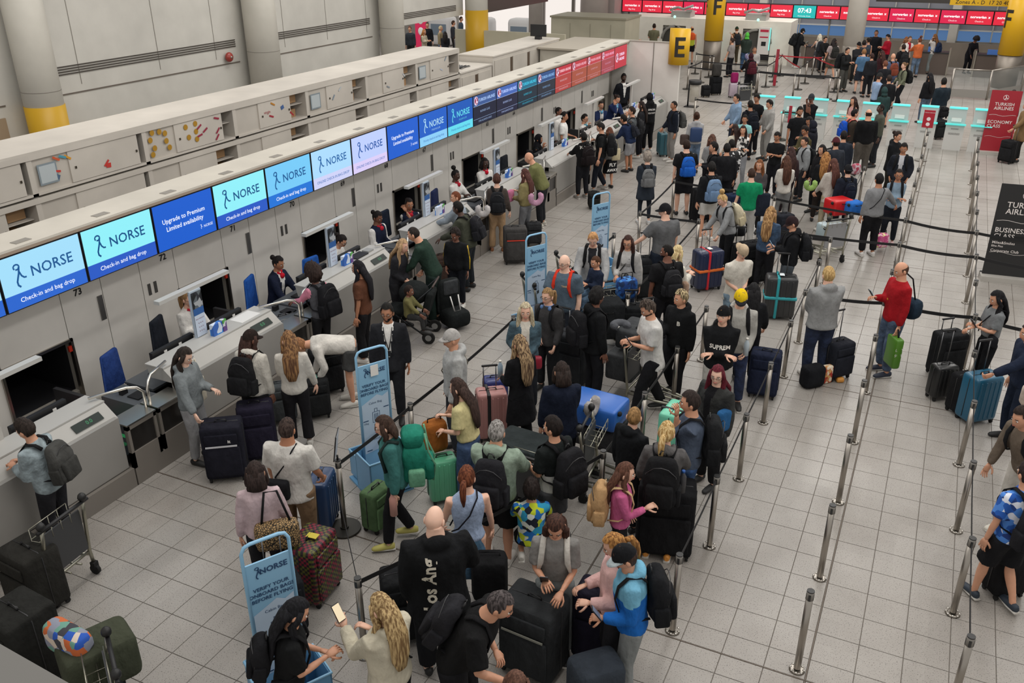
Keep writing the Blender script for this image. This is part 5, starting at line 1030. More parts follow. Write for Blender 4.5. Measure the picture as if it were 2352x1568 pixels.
P(1772, 474, 1.66, 150, ('jacket', '#324862', 'denim'), ('trousers', '#1c1c20'), ('long', '#8a6440', '#c09868'), 0, 'phone', desc='long fair hair and a blue denim jacket facing away', fem=1)
pap = P(1816, 497, 1.74, 262, ('hoodie', '#17181b'), ('trousers', '#4c5258'), ('short', '#2e1c1c'), 1, ('phone', 'hold'), nod=25, desc='black hoodie reading blue papers', cap=('cap', '#2c1f22'), bag=('#1c1d20', 1.05))
ltbp = P(1636, 371, 1.76, 188, ('jacket', '#1b1c1f'), ('shorts', '#bfbcb6'), ('short', '#1a1716'), 1, ('down', 'phone'), desc='black jacket, white shorts and pale blue backpack', bag=('#6a84a4', 1.05), shoe='#d6d2ca')
greent = P(1728, 385, 1.76, 178, ('tee', '#128458'), ('trousers', '#a8a6a2'), ('buzz', '#3a2820'), 0, ('loose', 'down'), desc='bright green t-shirt and pale trousers', shoe='#26282c')
P(1746, 366, 1.66, 330, ('long', '#4a4648'), ('trousers', '#222'), ('long', '#6a3c24', '#8a5834'), 1, 'phone', desc='long reddish brown hair facing the green t-shirt', fem=1)
P(1809, 357, 1.66, 178, ('long', '#d4cfc6'), ('wide', '#7f8080'), ('long', '#4c3024'), 1, 'phone', desc='long brown hair over a cream top, facing away', fem=1)
P(1819, 337, 1.64, 190, ('long', '#3a2c30'), ('trousers', '#2a2226'), ('long', '#3a2624'), 1, 'down', desc='very dark brown hair beside the cream top', fem=1)
P(1785, 303, 1.66, 320, ('tee', '#1a1b1d'), ('trousers', '#1c1c20'), ('short', '#1a1614'), 2, 'phone', nod=25, desc='boy in a black t-shirt typing on a phone')
P(1712, 264, 1.5, 330, ('tee', '#8cc4c4', '', .86, 'band', 1.2, '#b8b8bc'), ('trousers', '#1c2030'), ('top', '#17120f'), 2, 'handle', desc='child in a mint and grey t-shirt')
P(1767, 229, 1.76, 285, ('hoodie', '#9b9995'), ('trousers', '#95938f'), ('top', '#171412'), 1, ('handle', 'handle'), nod=18, desc='all in light grey sweats holding a case handle')
P(1738, 216, 1.78, 310, ('tee', '#1a1a1d'), ('trousers', '#1c1c20'), ('top', '#14110f'), 2, ('down', 'hold'), nod=20, desc='black t-shirt with a small chest print, looking down')
P(1725, 230, 1.74, 190, ('long', '#1a1b22'), ('trousers', '#1a1a1e'), ('short', '#171412'), 2, 'down', desc='black top and white collar with his back turned', bag=('#191c24', 1.1))
P(1693, 216, 1.76, 285, ('hoodie', '#8099b4'), ('trousers', '#2c3444'), ('top', '#171412'), 1, ('handle', 'handle'), desc='light blue hoodie holding a case at the far left of the queue')
P(1690, 285, 1.62, 200, ('long', '#cfc8b8'), ('trousers', '#222'), ('long', '#2e201c'), 1, 'handle', desc='long dark hair and a cream sweater', fem=1)
P(1708, 288, 1.62, 340, ('long', '#b8b4b0', '!#1c1c1e,#e0ddd8,#2a2a2c'), ('trousers', '#8a8c90'), ('long', '#2e1e1a'), 1, 'crossed', desc='black and white patterned top with a yellow pouch', fem=1)
P(1682, 320, 1.62, 190, ('jacket', '#1b1b1e', '!#d8d8d8,#1b1b1e,#1b1b1e,#1b1b1e'), ('trousers', '#1a1a1e'), ('short', '#1c1817'), 1, 'down', desc='black jacket with scattered white lettering')
P(1671, 329, 1.72, 180, ('jacket', '#1c1c1f'), ('trousers', '#1a1a1e'), ('short', '#171413'), 1, 'down', desc='plain black jacket in the middle of the crowd')
P(1637, 308, 1.66, 185, ('long', '#8c8d8e'), ('trousers', '#1c1a1e'), ('long', '#4a3028', '#6a4a3c'), 1, 'phone', desc='long brown hair and a light grey sweater, back turned', fem=1)
P(1641, 326, 1.72, 262, ('jacket', '#1d1d20'), ('trousers', '#1a1a1e'), ('top', '#1b1614'), 1, 'phone', desc='dark hair in profile with a charcoal backpack', bag=('#2a2c2c', 1.05))
P(1865, 215, 1.78, 320, ('tee', '#191a1c'), ('trousers', '#1c1c20'), ('short', '#17120f'), 3, ('chin', 'face'), desc='grey flat cap and black t-shirt, hand raised', cap=('cap', '#33363a'))
P(1839, 245, 1.8, 0, ('tee', '#17181b'), ('trousers', '#1a1a1e'), ('top', '#15120f'), 2, ('down', 'down'), nod=10, desc='bearded man in a black t-shirt facing the camera', beard=1)
P(1858, 268, 1.7, 300, ('jacket', '#1c1d22'), ('trousers', '#1a1a1e'), ('short', '#171414'), 2, 'phone', nod=25, desc='dark jacket crouched over a phone behind the olive jacket')
P(1868, 277, 1.66, 230, ('jacket', '#1d1e26'), ('trousers', '#1a1a1e'), ('short', '#20202a'), 2, 'down', desc='dark navy hooded jacket facing away', cap=('hood', '#20222c'))
P(1848, 289, 1.74, 285, ('jacket', '#4f4830'), ('trousers', '#23231f'), ('top', '#1a1513'), 2, 'phone', nod=25, desc='olive brown jacket in profile')
P(1850, 314, 1.6, 285, ('hoodie', '#8f9294'), ('trousers', '#2a2a2e'), ('short', '#241a18'), 1, ('down', 'phone'), desc='boy in a light grey hoodie with a black backpack', bag=('#1e2022', .95))
P(1899, 349, 1.64, 160, ('jacket', '#1b1b1e'), ('trousers', '#2a2422'), ('long', '#8a5c34', '#b88450'), 0, 'phone', desc='long ginger blonde hair and black jacket', fem=1)
P(1917, 364, 1.68, 192, ('long', '#bdb7ae', '', .74), ('trousers', '#a89c84'), ('long', '#54342c'), 1, ('handle', 'down'), desc='long brown hair and long white shirt, holding a green pillow', fem=1, shoe='#d8d4cc')
capk = P(1950, 378, 1.6, 185, ('jacket', '#1f2430'), ('trousers', '#1c1e26'), ('short', '#1a1614'), 0, 'down', desc='boy in a navy jacket and backwards black cap', cap=('capback', '#1a1a1d'), bag=('#1c2230', .8))
P(1922, 315, 1.74, 190, ('jacket', '#2c3038'), ('trousers', '#23252a'), ('short', '#241a18'), 1, 'down', desc='maroon cap and dark slate jacket', cap=('cap', '#50242a'))
P(1890, 332, 1.66, 300, ('jacket', '#1b1b1e'), ('trousers', '#1b1b1e'), ('wavy', '#1a1514'), 1, 'down', desc='dark wavy hair between the blonde and the grey hoodie', fem=1)
P(1940, 300, 1.72, 175, ('jacket', '#242a34'), ('wide', '#353a44'), ('short', '#1c1614'), 1, 'down', desc='slate jacket near the maroon cap')
P(1965, 250, 1.72, 95, ('jacket', '#443b33'), ('jeans', '#3a4250'), ('short', '#191413'), 1, 'phone', desc='brown jacket with a bright blue backpack on the queue edge', bag=('#1d50b8', 1.0, None, None, '#e07068'))
P(1997, 250, 1.82, 180, ('long', '#151517'), ('trousers', '#55504a'), ('bald_side', '#2c221c'), 1, 'down', desc='balding man in a broad black sweater', bw=1.25)
P(2025, 238, 1.78, 270, ('long', '#4f5248'), ('trousers', '#2a2c30'), ('buzz', '#14100f'), 4, 'down', desc='tall dark-skinned man in an olive grey sweater')
P(1962, 222, 1.66, 295, ('tank', '#c89a94'), ('trousers', '#2a2628'), ('long', '#2c1e1b'), 1, 'crossed', desc='long dark hair and pale pink sleeveless top', fem=1)
P(2065, 301, 1.72, 35, ('hoodie', '#17181b', '', .74), ('trousers', '#26241f'), ('bun', '#2a1f1b'), 1, ('hold', 'phone'), nod=12, desc='hair tied back, black hoodie, holding a cup', fem=1)
P(2078, 329, 1.72, 335, ('jacket', '#20232b', '', .86, '#b8b8bc'), ('trousers', '#1c1e26'), ('top', '#171413'), 2, 'pocket', nod=15, desc='open dark jacket next to the cup holder', bag=('#1f3044', 1.0))
P(2067, 388, 1.66, 340, ('long', '#7f93a4'), ('trousers', '#1c2028'), ('short', '#1c1615'), 2, 'crossed', desc='light blue sweatshirt and glasses, smiling', fem=1, glasses=1, shoe='#c8a8a8', bag=('#1f5a70', .9))
greyw = P(2022, 398, 1.76, 188, ('long', '#7f8082'), ('trousers', '#17171a'), ('short', '#161415'), 2, ('down', (.62, .2, .96, .9)), desc='grey top with a crossbody strap, hand on a post', fem=1, bw=1.15, shoe='#d0ccc8')
# right-hand lanes
gh = P(1906, 612, 1.82, 188, ('hoodie', '#8a8b8b', '', .84), ('jeans', '#1c2740'), ('short', '#b8935c', '#d0b078'), 0, ('phone', 'phone'), desc='tall, grey hoodie and navy jeans, alone in the lane', shoe='#c8c4be', bw=1.15)
redm = P(2069, 601, 1.86, 275, ('long', '#9c1820'), ('jeans', '#43536a'), ('bald_side', '#4a3428'), 1, ('down', 'phone'), nod=20, desc='tall man in a red sweater looking at a phone', shoe='#262c3c', bw=1.1)
gcw = P(2290, 667, 1.64, 272, ('crop', '#75787a'), ('wide', '#16171a'), ('wavy', '#151417'), 1, ('phone', 'hold'), nod=20, desc='short black curls and a grey cropped sweater', fem=1)
P(2368, 742, 1.76, 268, ('jacket', '#1e2638'), ('trousers', '#1c2434'), ('short', '#2a2020'), 1, ((.1, .62, .98, 1.2), 'down'), desc='dark blue sleeve pulling a teal case at the right edge', lean=6)
P(2378, 862, 1.7, 290, ('tee', '#c3b6aa'), ('trousers', '#8a8a8c'), ('short', '#3a281e'), 1, ('hold', 'phone'), lean=34, desc='in beige bending over at the right edge')
P(2350, 935, 1.78, 285, ('long', '#6b5f53'), ('wide', '#c8c4bc'), ('top', '#2a201c'), 1, ('down', 'down'), lean=20, desc='brown shirt, white trousers and black backpack at the right edge', bag=('#202124', 1.2), shoe='#d8d4c8')
P(2368, 1062, 1.72, 190, ('tee', '#1f58b0', '!#4c86d8,#1c3c80,#e0e4f0'), ('longshorts', '#1b1b1e'), ('short', '#2a2020'), 1, ('down', 'down'), desc='blue patterned shirt and black shorts at the right edge', bag=('#222226', 1.15), shoe='#2a3440', walk=.5)
# front of the queue
teal = P(880, 954, 1.68, 278, ('jacket', '#3f7470'), ('trousers', '#1d1d20'), ('bob', '#3c2c24'), 0, ('down', 'down'), desc='teal jacket with a huge green rucksack', fem=1, glasses=1, walk=.5, shoe='#b8b060', lean=6)
gcap = P(1037, 756, 1.8, 285, ('hoodie', '#a9aaa9'), ('trousers', '#34363c'), ('bald', '#444'), 1, ('loose', 'down'), desc='pale grey cap and light grey hoodie turned left', cap=('cap', '#a8a5a2'))
yel = P(1050, 868, 1.66, 250, ('tee', '#d4c894', '', .95), ('wide', '#46597a'), ('long', '#3a2b26'), 0, ('hold', 'phone'), desc='pale yellow sweatshirt, blue jeans and orange bag', fem=1, bw=1.12, lean=8)
blkd = P(1194, 769, 1.7, 215, ('long', '#17171a', '', .5), ('wide', '#18181b'), ('long', '#5c4636', '#b09470'), 1, ('hold', 'handle'), desc='long highlighted hair, all in black, holding a water bottle', fem=1, shoe='#a87050')
navyw = P(1291, 831, 1.7, 190, ('suit', '#161c2c', '', .74), ('trousers', '#1b1c22'), ('bob', '#2a201c'), 1, ('down', 'phone'), desc='dark bobbed hair and navy blazer facing away', fem=1, bw=1.15)
sage = P(1140, 967, 1.78, 165, ('hoodie', '#8fa090'), ('longshorts', '#1a1a1c'), ('short', '#6e6a66', '#a8a4a0'), 1, ('push', 'push'), desc='grey-haired man in a sage green hoodie', bw=1.12, bag=('#222226', 1.15), shoe='#d0ccc6')
sporty = P(1271, 957, 1.72, 222, ('tee', '#1b1f1f', '', .86, 'band', 1.12, '#c8c8c4'), ('longshorts', '#4a4c4f'), ('top', '#1d1614'), 1, ('hold', 'loose'), desc='black and white football shirt with a black backpack', bag=('#1e1e21', 1.2), turn=-20)
lblue = P(1071, 1071, 1.64, 190, ('tank', '#9fb0cc'), ('skirt', '#4f6e88'), ('pony', '#5c3020', '#7c4830'), 0, ('handle', 'loose'), desc='auburn ponytail, pale blue frilled top, denim skirt', fem=1, bw=1.12, turn=20)
losang = P(999, 1160, 1.86, 195, ('hoodie', '#17181a', '', .74), ('trousers', '#191a1d'), ('bald', '#444'), 5, ('down', (.3, .32, 1.05)), desc='bald heavy man in a black shirt with gothic lettering', bw=1.32, turn=30, nod=18)
color = P(1221, 1103, 1.42, 180, ('shirt', '#2070c0', '!#c8d830,#182030,#30a0c8,#e0e8e0', .84), ('shorts', '#19191b'), ('curly', '#241c1a'), 1, ('push', 'push'), desc='boy in a loud blue and yellow shirt kneeling', knee=1, z0=.28, shoe='#c8c4bc')
ggrl = P(1275, 1194, 1.7, 352, ('tee', '#84827f', '', 1.0), ('wide', '#7b8080'), ('long', '#3c2822', '#54382e'), 1, ((.08, .34, 1.05), 'phone'), nod=34, desc='long brown hair, grey t-shirt, looking down at a phone', fem=1, shoe='#1c1c1e', lean=6, bag=('#202022', .8, None, None, '#c8c4bc'))
bendb = P(1160, 1362, 1.8, 75, ('tee', '#1b1b1c'), ('trousers', '#1d1d20'), ('short', '#3a3434', '#605858'), 1, ((.1, .3, .95), (.2, .5, .95)), lean=30, nod=10, desc='grizzled man in a black t-shirt leaning to the right', bw=1.2, bag=('#26262a', 1.0))
blond = P(868, 1362, 1.7, 230, ('hoodie', '#c4bda9'), ('trousers', '#1d1d20'), ('long', '#8a6c48', '#c8ac7c'), 0, ((.1, .42, 1.28, .8), 'phone'), turn=0, nod=22, desc='long blonde hair and cream hoodie with a lit phone', fem=1, bw=1.1)
dkw = P(690, 1374, 1.68, 105, ('tee', '#18191a'), ('jeans', '#4a6074'), ('long', '#17171b'), 1, ('hold', 'phone'), nod=24, lean=8, desc='very dark wavy hair, black tee, beside the blue sign', fem=1, bag=('#1d1d20', .85))
blueb = P(1424, 1253, 1.7, 272, ('hoodie', '#1f66b8', '', .86, 'yoke', 1.28, '#74b0cc'), ('trousers', '#848888'), ('short', '#3c2c24'), 1, ('hold', 'handle'), nod=26, lean=5, desc='boy in a two-tone blue hooded fleece', cap=('cap', '#1b1c1f', '#b8c4c8'), bag=('#1b1c1f', 1.15))
pinkj = P(1404, 1226, 1.66, 275, ('jacket', '#d8b0ac'), ('trousers', '#2c2c30'), ('pony', '#8a5c34', '#c08c50'), 0, 'hold', nod=22, desc='ginger ponytail and pale pink jacket', fem=1)
pinkg = P(1437, 1062, 1.5, 82, ('long', '#c2608c', '', .92), ('slim', '#1b1b1e'), ('long', '#5a3c30'), 0, ('loose', 'phone'), desc='girl in a bright pink sweater with a tan backpack', fem=1, bag=('#b8946a', 1.15, None, None, '#c8a880'))
sboy = P(1458, 934, 1.6, 130, ('hoodie', '#17191c'), ('trousers', '#1a1b1e'), ('buzz', '#8a6a44'), 0, ('down', 'down'), turn=-30, desc='fair crew-cut boy in a black hoodie')
bpon = P(1533, 969, 1.72, 165, ('hoodie', '#5c5a5a'), ('slim', '#17171a'), ('pony', '#b89054', '#dcc08c'), 0, ('handle', 'push'), desc='blonde ponytail, charcoal hoodie and neon trainers', fem=1, bag=('#1a1a1c', 1.25), shoe='#d89040', turn=10)
slate = P(1588, 899, 1.8, 262, ('tee', '#4b5566'), ('jeans', '#32507c'), ('top', '#2c2320'), 1, ('face', 'down'), desc='slate blue t-shirt, hand at his face, black backpack', bw=1.12, bag=('#1d1e20', 1.15), shoe='#9a9a90')
redh = P(1650, 838, 1.68, 305, ('jacket', '#242524', 'denim', .86, '#17171a'), ('trousers', '#1a1a1c'), ('long', '#5c1c28'), 5, ('down', 'hold'), turn=-30, desc='dark red hair, glasses and black denim jacket', fem=1, glasses=1, bw=1.2)
leop = P(583, 1061, 1.66, 195, ('long', '#c6b0b4'), ('trousers', '#222226'), ('bob', '#2e2320'), 1, ('down', 'loose'), desc='pale pink top with a leopard print bag', fem=1)
whitem = P(656, 961, 1.72, 170, ('tee', '#c8c5bf', '', .8), ('trousers', '#806850'), ('short', '#322622', '#4a3c36'), 2, ('loose', 'handle'), desc='loose white shirt, brown trousers, black sling bag', bw=1.25)
P(1186, 1545, 1.6, 20, ('tee', '#777'), ('trousers', '#333'), ('long', '#5c4034'), 1, 'down', desc='brown hair at the bottom edge of the photo', fem=1)
kidst = P(938, 655, 1.0, 80, ('jacket', '#6f6a44'), ('trousers', '#333'), ('short', '#241a16'), 3, 'desk', desc='toddler in an olive jacket sitting in the black stroller', sit=1, z0=.28)
# far hall
P(1457, 66, 1.68, 100, ('long', '#d8d0b8'), ('trousers', '#555'), ('long', '#4c3024'), 1, 'phone', desc='cream top by the far bag drop', fem=1)
P(1503, 54, 1.84, 178, ('tee', '#6c6a54'), ('trousers', '#333'), ('short', '#2a1e18'), 1, 'hold', desc='olive t-shirt at the far bag drop', bw=1.1)
P(1590, 60, 1.8, 182, ('vest', '#e06030', '', .86, 'band', 1.14, '#c0c840'), ('shorts', '#1d1d20'), ('bald_side', '#4a342a'), 1, 'down', desc='orange hi-vis waistcoat and black shorts')
P(1647, 66, 1.74, 120, ('jacket', '#c83428'), ('trousers', '#667'), ('short', '#3a281e'), 1, 'phone', desc='red jacket and blue cap behind the F column', cap=('cap', '#2c3870'))
P(1682, 87, 1.7, 225, ('tee', '#8b8583'), ('wide', '#1c1c20'), ('bun', '#3a2a24'), 1, ('loose', 'up'), desc='grey t-shirt with one arm raised', fem=1, bw=1.1)
P(1693, 61, 1.8, 180, ('long', '#8a6a4c'), ('trousers', '#4a4234'), ('buzz', '#8a5c3c'), 0, 'down', desc='green cap and brown shirt with a dark backpack', cap=('cap', '#243424'), bag=('#26282c', 1.1))
P(1717, 75, 1.76, 165, ('jacket', '#2c3630'), ('jeans', '#2c4868'), ('short', '#222'), 2, 'phone', desc='bright green beanie and dark jacket', cap=('hood', '#58b848'))
P(1734, 107, 1.7, 350, ('long', '#a39f9c'), ('trousers', '#444'), ('buzz', '#5a4438'), 2, 'hold', desc='pale grey sweater facing the camera in the far hall', bw=1.15)
P(1726, 122, 1.68, 185, ('jacket', '#1f1c20'), ('trousers', '#1a1a1e'), ('hood_', '#222'), 1, 'push', desc='maroon backpack and lilac neck pillow pushing a trolley', cap=('hood', '#3a1c24'), bag=('#4a1c26', 1.1))
P(1845, 65, 1.84, 100, ('hoodie', '#1c1d20'), ('trousers', '#1b1b1f'), ('short', '#222'), 0, ('counter', 'hold'), lean=14, desc='black hoodie and cap leaning on the far counter', cap=('cap', '#1c1c1f'), bag=('#1b1c1f', 1.2), shoe='#d0ccc8', beard=1)
P(1884, 78, 1.66, 180, ('tank', '#c8c4c0'), ('trousers', '#4a4a4e'), ('long', '#d8ccb0', '#efe8d8'), 0, 'counter', desc='platinum blonde hair with a slate backpack', fem=1, bag=('#33363c', 1.1))
P(1897, 84, 1.6, 20, ('jacket', '#222'), ('trousers', '#222'), ('short', '#2a1e1a'), 1, 'desk', desc='dark clad agent behind the far counter', sit=0)
P(1917, 88, 1.76, 185, ('tee', '#a89a98'), ('longshorts', '#5c574c'), ('wavy', '#221c1c'), 1, 'loose', desc='long dark hair, khaki shorts, walking away', walk=.7, bag=('#2c2c2a', 1.05), turn=40)
P(1948, 109, 1.76, 30, ('jacket', '#202122', '', .86), ('wide', '#4c4c48'), ('short', '#2a1f1b'), 1, 'phone', desc='huge black rucksack and grey trousers by the white column', bag=('#1d1e20', 1.35))
P(1974, 96, 1.74, 10, ('jacket', '#26272a'), ('trousers', '#222'), ('short', '#221a17'), 1, 'phone', desc='black cap partly behind the white column', cap=('cap', '#1a1a1c'))
P(2014, 69, 1.84, 330, ('jacket', '#1a1c22'), ('trousers', '#1a1a1e'), ('short', '#2a2320'), 2, 'down', desc='tall in a long black jacket in the far crowd', bw=1.15)
P(2039, 79, 1.76, 275, ('jacket', '#a0182c'), ('trousers', '#201c22'), ('top', '#16131a'), 1, 'phone', nod=25, desc='crimson jacket and black hair, looking down')
P(2083, 84, 1.66, 185, ('long', '#c8c4b4'), ('trousers', '#333'), ('wavy', '#8a5838'), 1, 'phone', desc='cream top with a lime backpack in the far hall', fem=1, bag=('#8a9a3c', .9))
P(2091, 83, 1.72, 10, ('suit', '#d8d6d2', '', .8, '#a82838'), ('trousers', '#222'), ('short', '#5a4434'), 1, 'desk', desc='agent in white with a red scarf at the far counter', fem=1, scarf='#c02838')
P(2114, 86, 1.72, 190, ('jacket', '#c8683c'), ('jeans', '#5c7088'), ('topbun', '#6a3c28'), 0, 'counter', desc='orange top, top bun and blue jeans', fem=1, bw=1.1)
P(2149, 78, 1.76, 215, ('long', '#d0ccc8'), ('wide', '#7c8484'), ('wavy', '#6a4430', '#96683e'), 0, ('cheek', 'cheek'), desc='big curly hair, white top, grey trousers, navy backpack', fem=1, bag=('#1d2c48', .95))
P(2246, 88, 1.7, 10, ('long', '#1c1b20'), ('trousers', '#1a1a1e'), ('afro', '#1c191b'), 3, 'desk', nod=55, lean=20, desc='agent with bowed head in black at the far counter')
P(2077, 101, 1.76, 180, ('tee', '#1b1b1e'), ('trousers', '#222'), ('short', '#2c1f1a'), 1, 'down', desc='black t-shirt and dark backpack before the far counter', bag=('#232326', 1.0))
P(2053, 122, 1.8, 180, ('shirt', '#55607c'), ('trousers', '#444c5c'), ('bald', '#444'), 1, 'down', desc='bald head and blue shirt with a rust brown backpack', bag=('#7c4030', 1.0))
P(1986, 92, 1.74, 160, ('tee', '#33363c'), ('trousers', '#2a2a2e'), ('short', '#1d1715'), 2, 'down', desc='charcoal shirt near the white column')
P(1996, 86, 1.7, 200, ('tank', '#3c4654'), ('trousers', '#333'), ('bun', '#2c2420'), 1, 'down', desc='dark top with white headphones in the far crowd', fem=1)
P(1986, 112, 1.76, 175, ('tee', '#4f7090'), ('longshorts', '#2a2e38'), ('short', '#8a6240'), 0, 'down', desc='blue t-shirt and navy shorts in the far crowd', bw=1.1)
P(2035, 139, 1.76, 185, ('jacket', '#1d1e22'), ('trousers', '#1c1c20'), ('short', '#6a4030'), 1, 'down', desc='short auburn hair and black jacket in the far crowd')
P(2004, 122, 1.7, 190, ('jacket', '#232428'), ('trousers', '#1f2024'), ('short', '#3a2622'), 1, 'down', desc='black jacket among the far crowd, beside the blue t-shirt')
P(2028, 116, 1.7, 190, ('long', '#3c2226'), ('trousers', '#1f2024'), ('wavy', '#3c2420'), 1, 'down', desc='dark maroon top in the far crowd', fem=1)
P(2078, 143, 1.66, 275, ('long', '#707460'), ('trousers', '#1b1c20'), ('bun', '#5a4030', '#8a6a4a'), 0, ('handle', 'handle'), desc='olive grey top pushing a case, big black backpack', fem=1, bag=('#1b1c1e', 1.1), walk=.5)
P(2022, 167, 1.78, 105, ('tee', '#8ca2c0'), ('trousers', '#2c3440'), ('short', '#3a2a24'), 1, ('hold', 'hold'), desc='light blue shirt and dark flat cap', cap=('cap', '#2c2c2c'))
P(2044, 172, 1.74, 180, ('jacket', '#1b1c1f'), ('shorts', '#1c1d20'), ('short', '#2a201c'), 1, 'down', desc='black jacket and shorts next to the light blue shirt')
P(2033, 200, 1.6, 190, ('long', '#2c403f'), ('trousers', '#26343c'), ('short', '#2c3c3a'), 1, 'down', desc='dark teal hood behind the kiosks', cap=('hood', '#2c403f'))
P(2138, 167, 1.7, 195, ('jacket', '#1a1a1d'), ('jeans', '#4c5c70'), ('long', '#151316'), 1, 'down', desc='very long straight black hair walking behind the kiosks', fem=1)
P(2170, 179, 1.8, 190, ('jacket', '#202a32'), ('jeans', '#2c3848'), ('top', '#1a1614'), 1, ('down', 'handle'), desc='navy jacket wheeling a case behind the kiosks', bw=1.15, turn=30)
P(2330, 206, 1.66, 150, ('jacket', '#2c2a2e'), ('jeans', '#3a4456'), ('long', '#2e201e'), 1, 'down', desc='long dark hair partly hidden by the red banner', fem=1)
P(2362, 232, 1.74, 265, ('coat', '#7a6244'), ('trousers', '#222'), ('short', '#3a281e'), 1, ((.2, .4, .95), 'down'), desc='tan coat at the right edge pulling a black case')
# travellers seen through the opening in the left wall
for i, (x, y, h, a, tc, hr, hc, bc, d) in enumerate(((903, 79, 1.3, 90, '#5c7080', 'buzz', '#8a5c3c', '#222', 'child in grey at the left of the wall opening'), (917, 62, 1.84, 180, '#2c4434', 'short', '#2a2018', '#1c1c20', 'dark coat and green scarf in the wall opening'), (941, 60, 1.82, 340, '#33383f', 'short', '#5a3024', '#222', 'slate jacket looking at a phone in the wall opening'),
    (965, 55, 1.5, 180, '#a898b0', 'short', '#222', '#333', 'lilac and grey backpack wearer in the wall opening'), (981, 51, 1.86, 0, '#1c1c20', 'short', '#3a3028', '#1c1c20', 'pale bucket hat in the wall opening'), (974, 67, 1.64, 60, '#b8ae98', 'long', '#a06c3c', '#333', 'ginger hair and cream top in the wall opening'),
    (1012, 59, 1.8, 80, '#8a7c60', 'short', '#a89878', '#5c7088', 'tan shirt beside the pink sign'), (1022, 72, 1.66, 180, '#26262a', 'wavy', '#1c1818', '#222', 'long black hair by the pink sign'), (1041, 47, 1.78, 100, '#33373c', 'short', '#3a2a20', '#222', 'dark shirt near the white screens'), (1050, 73, 1.62, 60, '#7c7c80', 'wavy', '#4a342c', '#333', 'brown hair at the right of the wall opening'), (1059, 38, 1.8, 80, '#4a5866', 'short', '#3a2a20', '#222', 'blue shirt next to the far yellow column'))):
    P(x, y, h, a, ('long', tc), ('trousers', bc), (hr, hc), 1, 'phone' if i % 2 else 'down', desc=d)
finish_people()
# ------------------------------------------------------------------ prints and stripes on clothes
project_text(losang, [('Los Ang', .155, 0, 0)], True, '#d8d2c2', dx=-.09, z=1.13, rot=PI/2)
project_text(supr, [('SUPREM', .075, 0, .02)], False, '#d8d4cc', z=1.2)
project_text(frost, [('B', .09, .08, 0)], False, '#d8d4cc', z=1.28)
project_text(jordan, [('JORDAN', .08, 0, .0)], True, '#d8d4cc', z=1.4)
project_text(blkhood, [('SPECIAL', .07, 0, .05), ('EDITION', .06, 0, -.05)], True, '#d0ccc8', z=1.25)
project_text(wwhite, [('BOSS', .07, 0, 0)], False, '#77736e', z=1.25)
project_text(bald2, [('TRAIL', .035, .06, 0)], False, '#d8b890', z=1.3)
project_text(brown_tee, [('OO', .07, .05, 0)], False, '#d8b890', z=1.25)
project_text(redm, [('m', .05, .0, 0)], False, '#d8a030', z=1.2)
def sleeve_stripes(rec, col, n=3):
    for p in PEOPLE:
        if p['rec'] is rec:
            m = MB(); k = rec['k']
            for (s, el, t), sg in zip(p['AJ'], (-1, 1)):
                for q in range(n):
                    o = V((sg*.063, .018*(q-1), .01))*k; m.tube([s+o, s.lerp(el, .5)+o, el+o, el.lerp(t, .8)+o*.75], [(.005, .004)]*4, 4)
            m.obj('sleeve_stripe', mat(col), rec['root'])
sleeve_stripes(ystripe, '#d8b020'); sleeve_stripes(stripej, '#d8d8d8', 1)
m = MB(); [m.tube([suit['up'](sg*.06, .11, 1.45), suit['up'](sg*.04, .155, 1.3), suit['up'](0, .15, 1.12)], .006, 4) for sg in (-1, 1)]; m.box(-.03, .03, .15, .156, 1.04, 1.12); m.obj('lanyard', BLACK, suit['root'])
def crossbody(rec, col='#1c1c1f', sg=1, w=.012):
    up = rec['up']; MB().tube([up(sg*.18, -.02, 1.0), up(sg*.12, -.15, 1.12), up(0, -.165, 1.28), up(-sg*.09, -.1, 1.45), up(-sg*.1, .0, 1.475), up(-sg*.06, .12, 1.36), up(sg*.06, .16, 1.18), up(sg*.19, .08, 1.0)], (w, .006) if 0 else w*.7, 5).obj('shoulder_strap', cloth(col), rec['root'])
for r_, c, s in ((whitem, '#1c1c1f', -1), (greyw, '#1c1c1f', -1), (gcw, '#1c1c1f', 1), (denimw, '#a06070', 1), (wwhite, '#222', 1), (blond, '#222', 1), (gcap, '#8a8578', 1), (lblue, '#1c1c24', -1)): crossbody(r_, c, s)
m = MB(); q = hphones['up']; m.tube([q(.07*math.cos(a), -.01+.08*math.sin(a), 1.475) for a in (-.6, .2, 1, 1.6, 2.2, 3, 3.8)][::-1], .012, 6); m.ell(q(.07, .07, 1.45), (.03, .03, .035)); m.ell(q(-.07, .07, 1.45), (.03, .03, .035)); h_ = m.obj('headphones', mat('#5878a8'), hphones['root'])
